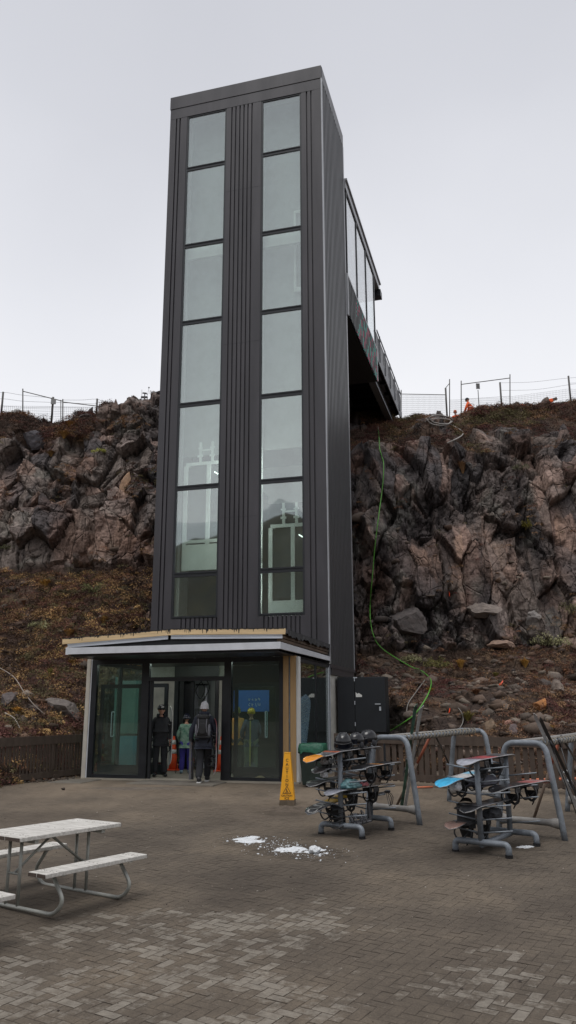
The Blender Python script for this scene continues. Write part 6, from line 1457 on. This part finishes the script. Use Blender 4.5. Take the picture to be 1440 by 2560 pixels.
# man with rucksack walking in
pb=G(507,1958); pb.z=max(pb.z,0.0)+.0
rzB=math.atan2(CAMP.y-pb.y,CAMP.x-pb.x)+PI/2-.10
tB,MB_,JB_,sB=person('man in navy jacket and white beanie walking into the lobby with a grey rucksack',pb,rzB,1.84,([(.075,.20,.52),(.065,.30,.11),(.075,.45,.05)],[(-.08,.03,.49),(-.075,-.14,.11),(-.08,.01,.03)]),(((.28,.0,1.13),(.27,.10,.86),(0,.2,-1),(-1,0,0)),((-.28,.0,1.13),(-.29,.06,.88),(0,.15,-1),(1,0,0))),navycloth,blackcloth,blackp,bulk=1.12)
# left of the man as he walks away is the viewer's left: his own left hand
beanie(tB,MB_,sB,whitecloth,-.35,1.06); hoodmesh(tB,MB_,sB,navycloth,False)
m=MB()
for sx,yy in ((1,.2),(-1,0)):
    pass
for k in 'LR':
    a=JB_['an'+k]; b=JB_['to'+k]; m.box(a.x-.05*sB,a.x+.05*sB,a.y-.09*sB,a.y+.20*sB,a.z-.098*sB,a.z-.07*sB)
m.build('shoe_sole',whitep,tB,bevel=.012)
bp_=thing('rucksack','black and grey rucksack worn by the man in the navy jacket','rucksack',tuple(pb),rzB)
def bag(m,c,r,p=.45):
    n,k=24,12; vs=[];fs=[]; q=lambda v:math.copysign(abs(v)**p,v)
    for i in range(k+1):
        a=-PI/2+PI*i/k
        for j in range(n): b=2*PI*j/n; vs.append((c[0]+r[0]*q(math.cos(a))*q(math.cos(b)),c[1]+r[1]*q(math.cos(a))*q(math.sin(b)),c[2]+r[2]*q(math.sin(a))))
    for i in range(k):
        for j in range(n): j2=(j+1)%n; fs.append((i*n+j,i*n+j2,(i+1)*n+j2,(i+1)*n+j))
    m.add(vs,fs)
m=MB(); bag(m,(0,-.27,1.27),(.155,.115,.235),.6); m.build('main_bag',pmat('pack_black',(.02,.02,.022),.8,0,.3,10,.3,30),bp_,True)
m=MB(); bag(m,(0,-.27,1.50),(.15,.12,.055),.6); m.build('lid',pmat('pack_black',(0,0,0)),bp_,True)
m=MB(); bag(m,(.145,-.28,1.20),(.035,.09,.14),.6); m.build('side_pocket',greycloth,bp_,True); m=MB(); bag(m,(-.145,-.28,1.20),(.035,.09,.14),.6); m.build('side_pocket',greycloth,bp_,True)
m=MB(); bag(m,(.0,-.385,1.24),(.09,.025,.13),.6); m.build('front_pocket',pmat('pack_black',(0,0,0)),bp_,True)
for sx in (-1,1):
    m=MB(); m.tube(smoothpath([(sx*.11,-.40,1.14),(sx*.09,-.405,1.3),(sx*.10,-.36,1.46)],4),.012,6); m.build('grey_strap',greycloth,bp_,True)
    m=MB(); m.tube(smoothpath([(sx*.11,-.16,1.50),(sx*.14,.0,1.54),(sx*.15,.14,1.42),(sx*.17,.10,1.22),(sx*.16,-.10,1.12)],5),.022,8); m.build('shoulder_strap',greycloth,bp_,True)
m=MB(); m.box(-.19,.19,-.36,-.17,1.03,1.07); m.build('hip_belt',pmat('pack_black',(0,0,0)),bp_,bevel=.01)
def Bm(x,y,z): return Matrix.Translation(pb)@Matrix.Rotation(rzB,4,'Z')@Vector((x,y,z))
held_board('white and red snowboard carried in the right hand of the man with the rucksack',Matrix.Translation(Bm(.30,.04,.82))@Matrix.Rotation(rzB+R(97),4,'Z')@Matrix.Rotation(R(-6),4,'Y'),1.30,pmat('board_red_white',(.35,.03,.04),.4,0,.1,2.5,col2=(.5,.5,.52),detail=1),whitep)
ski('grey ski with black binding in the left hand of the man with the rucksack',Bm(-.30,-.05,.08),Bm(-.31,.0,1.02),pmat('grey_ski',(.10,.10,.11),.4,0,.2,8),(.9,.2,0)); ski('black ski with red binding in the left hand of the man with the rucksack',Bm(-.25,.02,.08),Bm(-.26,.06,1.0),skb,(.9,.2,0),bindcol=redp)
# child in green print jacket
pc=floorpt(463,1934); rzC=rzB
tC,MC,JC,sC=person('child in green printed jacket and blue trousers inside the doorway seen from behind',pc,rzC,1.52,(std(1,.02),std(-1,-.03)),(((.25,.0,1.14),(.22,.12,.95),(0,.4,-1),(-1,0,0)),((-.25,.0,1.14),(-.22,.12,.95),(0,.4,-1),(1,0,0))),greencloth,bluecloth,pmat('pale_blue_boot',(.25,.35,.45),.5),gloves=blackcloth,bulk=1.05)
m=MB(); m.ell((0,-.01*sC,.03*sC),(.108*sC,.128*sC,.125*sC),22,12,MC,z0=-.45); hC=m.build('helmet',pmat('dark_blue_gloss',(.012,.014,.03),.3),tC,True)
m=MB(); m.tube([MC@Vector((math.cos(a)*.112*sC,-.01*sC+math.sin(a)*.132*sC,.02*sC+.03*math.sin(a*2)*0)) for a in np.linspace(PI,2*PI,14)],.014,6); m.build('goggle_strap',greycloth,hC,True)
skipole('ski pole held upright at the side of the child in the green jacket',Matrix.Translation(pc)@Matrix.Rotation(rzC,4,'Z')@Vector((-.27,.12,.0)),Matrix.Translation(pc)@Matrix.Rotation(rzC,4,'Z')@Vector((-.20,.14,.86)))
# figures added behind the right pane to stand in for reflected skiers
pd=W(onV(628,1850,1.7).x,1.7,FLR)
tD,MD,JD,sD=person('skier in dark jacket and yellow helmet, stand-in for a reflection in the right pane',pd,rzB+.3,1.66,(std(1),std(-1)),(((.25,.05,1.14),(.20,.2,1.0),(0,1,-.3),(-1,0,0)),((-.25,.05,1.14),(-.20,.2,1.0),(0,1,-.3),(1,0,0))),pmat('blue_grey_cloth',(.06,.07,.11),.8,0,.3,9),pmat('khaki_cloth',(.16,.17,.13),.8,0,.2,9),blackp,gloves=blackcloth)
m=MB(); m.ell((0,-.01*sD,.03*sD),(.11*sD,.13*sD,.125*sD),22,12,MD,z0=-.4); m.build('helmet',pmat('yellow_helmet',(.65,.42,.04),.35),tD,True)
pe=W(onV(592,1850,2.2).x,2.2,FLR)
tE,ME,JE,sE=person('skier in olive and orange jacket, stand-in for a reflection beside the right door post',pe,rzB-.2,1.70,(std(1),std(-1)),(((.25,.05,1.14),(.20,.2,1.0),(0,1,-.3),(-1,0,0)),((-.25,.05,1.14),(-.20,.2,1.0),(0,1,-.3),(1,0,0))),pmat('olive_orange',(.34,.32,.10),.8,0,.1,2.4,col2=(.60,.20,.05),detail=1),pmat('dark_olive',(.045,.045,.04),.8),blackp,gloves=blackcloth)
beanie(tE,ME,sE,pmat('mustard_knit',(.24,.22,.08),.9,0,.2,40,.4,80),-.35,1.05)
# workers on the right cliff top
pw=atY(1182,1042,39.6); pw.z=downT(pw.x,pw.y,0) if abs(downT(pw.x,pw.y)-atY(1182,1042,39.6).z)<1.2 else pw.z
zt_=atY(1182,993,39.6).z; 
tW,MW,JW,sW=person('worker in orange hi-vis jacket bending forward on the right cliff top',(pw.x,pw.y,zt_-1.72),R(60),1.72,(std(1,.05,.15),std(-1,.0,.15)),(((.22,.30,1.10),(.12,.42,.92),(0,.6,-1),(-1,0,0)),((-.22,.30,1.10),(-.12,.42,.92),(0,.6,-1),(1,0,0))),hivis,pmat('work_trousers',(.05,.05,.08),.8),blackp,headpitch=-.5,lean=.22,bulk=1.1)
beanie(tW,MW,sW,blackcloth,-.2,1.05)
m=MB()
for z in (1.12,1.28): m.tube([(.205*math.cos(a),.16*math.sin(a)+.06,z) for a in np.linspace(0,2*PI,25)],.018,5,caps=False)
m.build('reflective_tape',whitep,tW)
zt2=atY(1138,1026,39.7); 
tV,MV,JV,sV=person('second worker in orange, only head and shoulders above the right skyline',(zt2.x,zt2.y,zt2.z-1.70),R(150),1.70,(std(1),std(-1)),(((.25,.05,1.14),(.22,.15,.92),(0,.4,-1),(-1,0,0)),((-.25,.05,1.14),(-.22,.15,.92),(0,.4,-1),(1,0,0))),hivis,pmat('work_trousers',(0,0,0)),blackp)
beanie(tV,MV,sV,pmat('orange_brown_cap',(.35,.08,.03),.8),-.2,1.05,'cap')

# ------------------------------------------------------------------ things in the lobby
def cone(label,px,py,h=.92):
    p=W(onV(px,1890,3.15).x,3.15,FLR); t=thing('traffic_cone',label,'traffic cone',tuple((p.x,p.y,FLR)),0,'orange traffic cones in the doorway'); s=h/.9
    m=MB(); m.box(-.19*s,.19*s,-.19*s,.19*s,0,.035*s); m.build('base',orangep,t,bevel=.012)
    rr=lambda z:(.135-(.135-.028)*z/.9)*s
    m=MB(); m.lathe([(rr(z),z*s) for z in (.035,.3,.6,.9)],24); m.build('cone_body',orangep,t,True)
    for z0,z1 in ((.44,.55),(.68,.80)): m=MB(); m.lathe([(rr(z0)+.003,z0*s),(rr(z1)+.003,z1*s)],24); m.build('reflective_band',whitep,t,True)
    return t
cone('orange traffic cone with two white bands left of the child in the doorway',434,1924); cone('orange traffic cone half hidden behind the right door post',553,1925)
# step ladder and gear beyond
pl=W(onV(496,1850,3.9).x,3.9,FLR); lad=thing('step_ladder','aluminium step ladder standing behind the people inside the doorway','ladder',(pl.x,pl.y+.6,FLR),R(-16)); HL=2.35
m=MB()
for sx in (-1,1): m.beam((sx*.28,-.35,0),(sx*.14,0,HL),.06,.03)
m.build('front_rail',zinc,lad); m=MB()
for sx in (-1,1): m.beam((sx*.28,.35,0),(sx*.14,.02,HL),.05,.025)
m.build('rear_rail',zinc,lad)
for i in range(7):
    z=.25+i*.29; w_=.28-.14*z/HL; y=-.35*(1-z/HL); m=MB(); m.box(-w_,w_,y-.05,y+.05,z,z+.025); m.build('step',zinc,lad)
m=MB(); m.box(-.16,.16,-.1,.12,HL,HL+.04); m.build('top_cap',blackp,lad)
hp=Vector((pl.x,pl.y+.3,0)); m=MB(); m.tube(smoothpath([hp+Vector((-.1,0,2.62)),hp+Vector((.12,0,2.3)),hp+Vector((.0,0,2.0)),hp+Vector((-.14,0,2.25)),hp+Vector((.10,0,2.55)),hp+Vector((.26,0,2.3)),hp+Vector((.05,0,1.9))],6),.014,6); o=m.build('cable',blackp,smooth=True); tag(o,'looped black cable hanging over the step ladder in the doorway','cable')
pt=W(onV(376,1900,2.6).x,2.6,FLR); t=thing('toolbox','red toolbox on the lobby floor behind the left door post','toolbox',(pt.x,pt.y,FLR),R(-15)); m=MB(); m.box(-.28,.28,-.15,.15,.0,.2); m.build('body',redp,t,bevel=.01); m=MB(); m.box(-.27,.27,-.14,.14,.20,.24); m.build('lid',blackp,t,bevel=.01); m=MB(); m.tube(bend([(-.1,0,.24),(-.1,0,.31),(.1,0,.31),(.1,0,.24)],.03),.01,6); m.build('handle',blackp,t)
t=thing('extension_reel','black and red cable reel standing on the red toolbox','cable reel',(pt.x-.02,pt.y,FLR+.32),R(-15)); m=MB(); m.lathe([(.15,-.05),(.15,-.035),(.09,-.034),(.09,.034),(.15,.035),(.15,.05)],20,Matrix.Translation((0,0,.16))@Matrix.Rotation(PI/2,4,'X')); m.build('drum',blackp,t); m=MB(); m.lathe([(.05,.0),(.05,.012)],14,Matrix.Translation((0,-.052,.16))@Matrix.Rotation(PI/2,4,'X')); m.build('hub',zinc,t)
# things placed behind the right pane in place of reflected shapes
m=MB(); pbn=W(onV(628,1765,2.6).x,2.6,1.88); m.box(-.5,.5,0,.02,-.26,.30); o=m.build('banner',pmat('blue_banner',(.04,.13,.45),.6,0,.1,3)); o.matrix_world=Matrix.Translation(pbn)@Matrix.Rotation(YW,4,'Z'); tag(o,'blue banner with white scribbled lettering, stand-in for a reflection in the right pane','banner')
m=MB(); rs=random.Random(6)
for row in range(2):
    x=-.05
    for k in range(4):
        z=.05-row*.13; 
        P=[(x+rs.uniform(-.03,.03),-.004,z+rs.uniform(-.05,.05)) for _ in range(5)]; P=smoothpath(P,3); vs=[]
        for i,p in enumerate(P):
            d=P[min(i+1,len(P)-1)]-P[max(i-1,0)]; s_2=Vector((-d.z,0,d.x)).normalized()*.008; vs+= [p-s_2,p+s_2]
        m.add(vs,[(2*i,2*i+1,2*i+3,2*i+2) for i in range(len(P)-1)]+[(2*i,2*i+2,2*i+3,2*i+1) for i in range(len(P)-1)]); x+=.09
m.build('lettering',whitep,o)
for i,(u,lb) in enumerate(((-.78,'pale blue patterned snowboard leaning inside the right pane, left of two'),(-.50,'pale blue patterned snowboard leaning inside the right pane, right of two'))):
    t=thing('snowboard',lb,'snowboard'); t.matrix_world=Matrix.Translation(W(u,1.9,.06))@Matrix.Rotation(YW,4,'Z')@Matrix.Rotation(R(-7),4,'X')@Matrix.Rotation(R(5),4,'Y'); m=MB(); n=20; vs=[]
    for k in range(n+1):
        s=k/n; e=min(s,1-s)/.16; w_=.16*(math.sqrt(max(0.,1-(1-min(e,1))**2.3)) if e<1 else 1); w_=max(w_,.004); vs+=[(-w_,0,2.02*s),(w_,0,2.02*s),(w_,.012,2.02*s),(-w_,.012,2.02*s)]
    fs=[(4*k+j,4*k+(j+1)%4,4*k+4+(j+1)%4,4*k+4+j) for k in range(n) for j in range(4)]; m.add(vs,fs); m.build('deck',pmat('pale_blue_board',(.20,.28,.50),.4,0,.3,9,col2=(.50,.58,.78)),t)
    m=MB()
    for k in range(9):
        z=1.25+k*.07; m.beam((-.10,-.003,z),(.10,-.003,z+.10),.004,.012,(0,1,0)); m.beam((.10,-.003,z),(-.10,-.003,z+.10),.004,.012,(0,1,0))
    m.build('lattice_print',whitep,t)
t=thing('shovel','yellow handled shovel standing upright behind the right pane','shovel',tuple(W(-1.62,1.5,.04)),YW); m=MB(); m.tube([(0,0,.25),(0,0,1.35)],.018,8); m.build('handle',pmat('yellow_handle',(.45,.36,.08),.5),t); m=MB(); m.add([(-.12,0,.02),(.12,0,.02),(.14,.02,.28),(.06,.0,.34),(-.06,0,.34),(-.14,.02,.28)],[(0,1,2,3,4,5)]); m.add([(-.12,.01,.02),(.12,.01,.02),(.14,.03,.28),(.06,.01,.34),(-.06,.01,.34),(-.14,.03,.28)],[(5,4,3,2,1,0)]); m.build('blade',greycloth,t); m=MB(); m.tube([(-.07,0,1.37),(.07,0,1.37)],.018,8); m.build('grip',blackp,t)
p=W(-.18+.0,2.9,0); t=thing('fire_extinguisher','red extinguisher standing inside behind the side pane','extinguisher',tuple(W(-.35,2.4,.04)),0); m=MB(); m.lathe([(.085,0),(.09,.03),(.09,.62),(.07,.7),(.03,.74)],18); m.build('cylinder',redp,t,True); m=MB(); m.lathe([(.03,.74),(.03,.80),(.012,.80)],10); m.box(-.1,.03,-.012,.012,.80,.825); m.build('valve',blackp,t); m=MB(); m.tube(smoothpath([(.03,0,.78),(.12,0,.6),(.11,0,.3)],5),.012,6); m.build('hose',blackp,t,True)
lump('rag','crumpled tan rag on the sill inside the right pane','rag',Matrix.Translation(W(-1.0,VF+.09,.09)),(.14,.05,.05),pmat('tan_rag',(.35,.24,.15),.9),seed=12)
#END3

# ------------------------------------------------------------------ light and camera
w_=bpy.data.worlds.new('World'); SC.world=w_; w_.use_nodes=True; nt=w_.node_tree; N=nt.nodes; L=nt.links
bg=N['Background']; bg.inputs[1].default_value=.1
skyt=N.new('ShaderNodeTexSky'); skyt.sky_type='NISHITA'; skyt.sun_disc=False; skyt.sun_elevation=R(68); skyt.sun_rotation=R(205)
tc=N.new('ShaderNodeTexCoord'); sp=N.new('ShaderNodeSeparateXYZ'); L.new(tc.outputs['Generated'],sp.inputs[0])
rp=N.new('ShaderNodeValToRGB'); e=rp.color_ramp.elements
st=[(0,(8.3,8.5,9.0)),(.2,(10.2,10.25,10.45)),(.34,(9.8,9.85,10.15)),(.5,(8.6,8.7,9.15)),(.66,(7.1,7.2,7.7)),(.84,(6.2,6.3,6.8)),(.95,(14,14.2,14.6)),(1,(20,20.2,20.6))]
while len(e)<len(st): e.new(.5)
for i,(p,c) in enumerate(st): e[i].position=p; e[i].color=c+(1,)
nz_=N.new('ShaderNodeTexNoise'); nz_.inputs['Scale'].default_value=2.2; nz_.inputs['Detail'].default_value=5; nz_.inputs['Roughness'].default_value=.45; L.new(tc.outputs['Generated'],nz_.inputs['Vector'])
ad=N.new('ShaderNodeMath'); ad.operation='MULTIPLY_ADD'; ad.inputs[1].default_value=.32; L.new(nz_.outputs[0],ad.inputs[0])
sb=N.new('ShaderNodeMath'); sb.operation='SUBTRACT'; sb.inputs[1].default_value=.16; L.new(sp.outputs['Z'],sb.inputs[0]); L.new(sb.outputs[0],ad.inputs[2]); L.new(ad.outputs[0],rp.inputs[0])
mx=N.new('ShaderNodeMix'); mx.data_type='RGBA'; mx.inputs[0].default_value=.93; L.new(skyt.outputs[0],mx.inputs[6]); L.new(rp.outputs[0],mx.inputs[7]); L.new(mx.outputs[2],bg.inputs[0])
sd=bpy.data.lights.new('sun','SUN'); sd.energy=1.4; sd.angle=R(28); sd.color=(1,.97,.93); so=bpy.data.objects.new('sun',sd); COL.objects.link(so)
az=R(205); el=R(68)   # behind cloud
dirv=Vector((math.sin(az)*math.cos(el),math.cos(az)*math.cos(el),math.sin(el)))
so.rotation_euler=dirv.to_track_quat('Z','Y').to_euler()
cd=bpy.data.cameras.new('camera'); cd.sensor_fit='VERTICAL'; cd.sensor_height=36; cd.lens=F/2560*36; cd.clip_end=3000; cd.clip_start=.05
co=bpy.data.objects.new('camera',cd); COL.objects.link(co); SC.camera=co
c,s_=math.cos(ROLL),math.sin(ROLL); cp,sp_=math.cos(PIT),math.sin(PIT)
rgt=Vector((1,0,0)); upv=Vector((0,-sp_,cp)); fw=Vector((0,cp,sp_)); r2=rgt*c+upv*s_; u2=-rgt*s_+upv*c
co.matrix_world=Matrix(((r2.x,u2.x,-fw.x,0),(r2.y,u2.y,-fw.y,0),(r2.z,u2.z,-fw.z,H),(0,0,0,1)))
vs=SC.view_settings; vs.view_transform='Standard'; vs.look='None'; vs.exposure=0; vs.gamma=1; vs.use_curve_mapping=False
SC.cycles.max_bounces=8; SC.cycles.transparent_max_bounces=16; SC.cycles.use_denoising=True
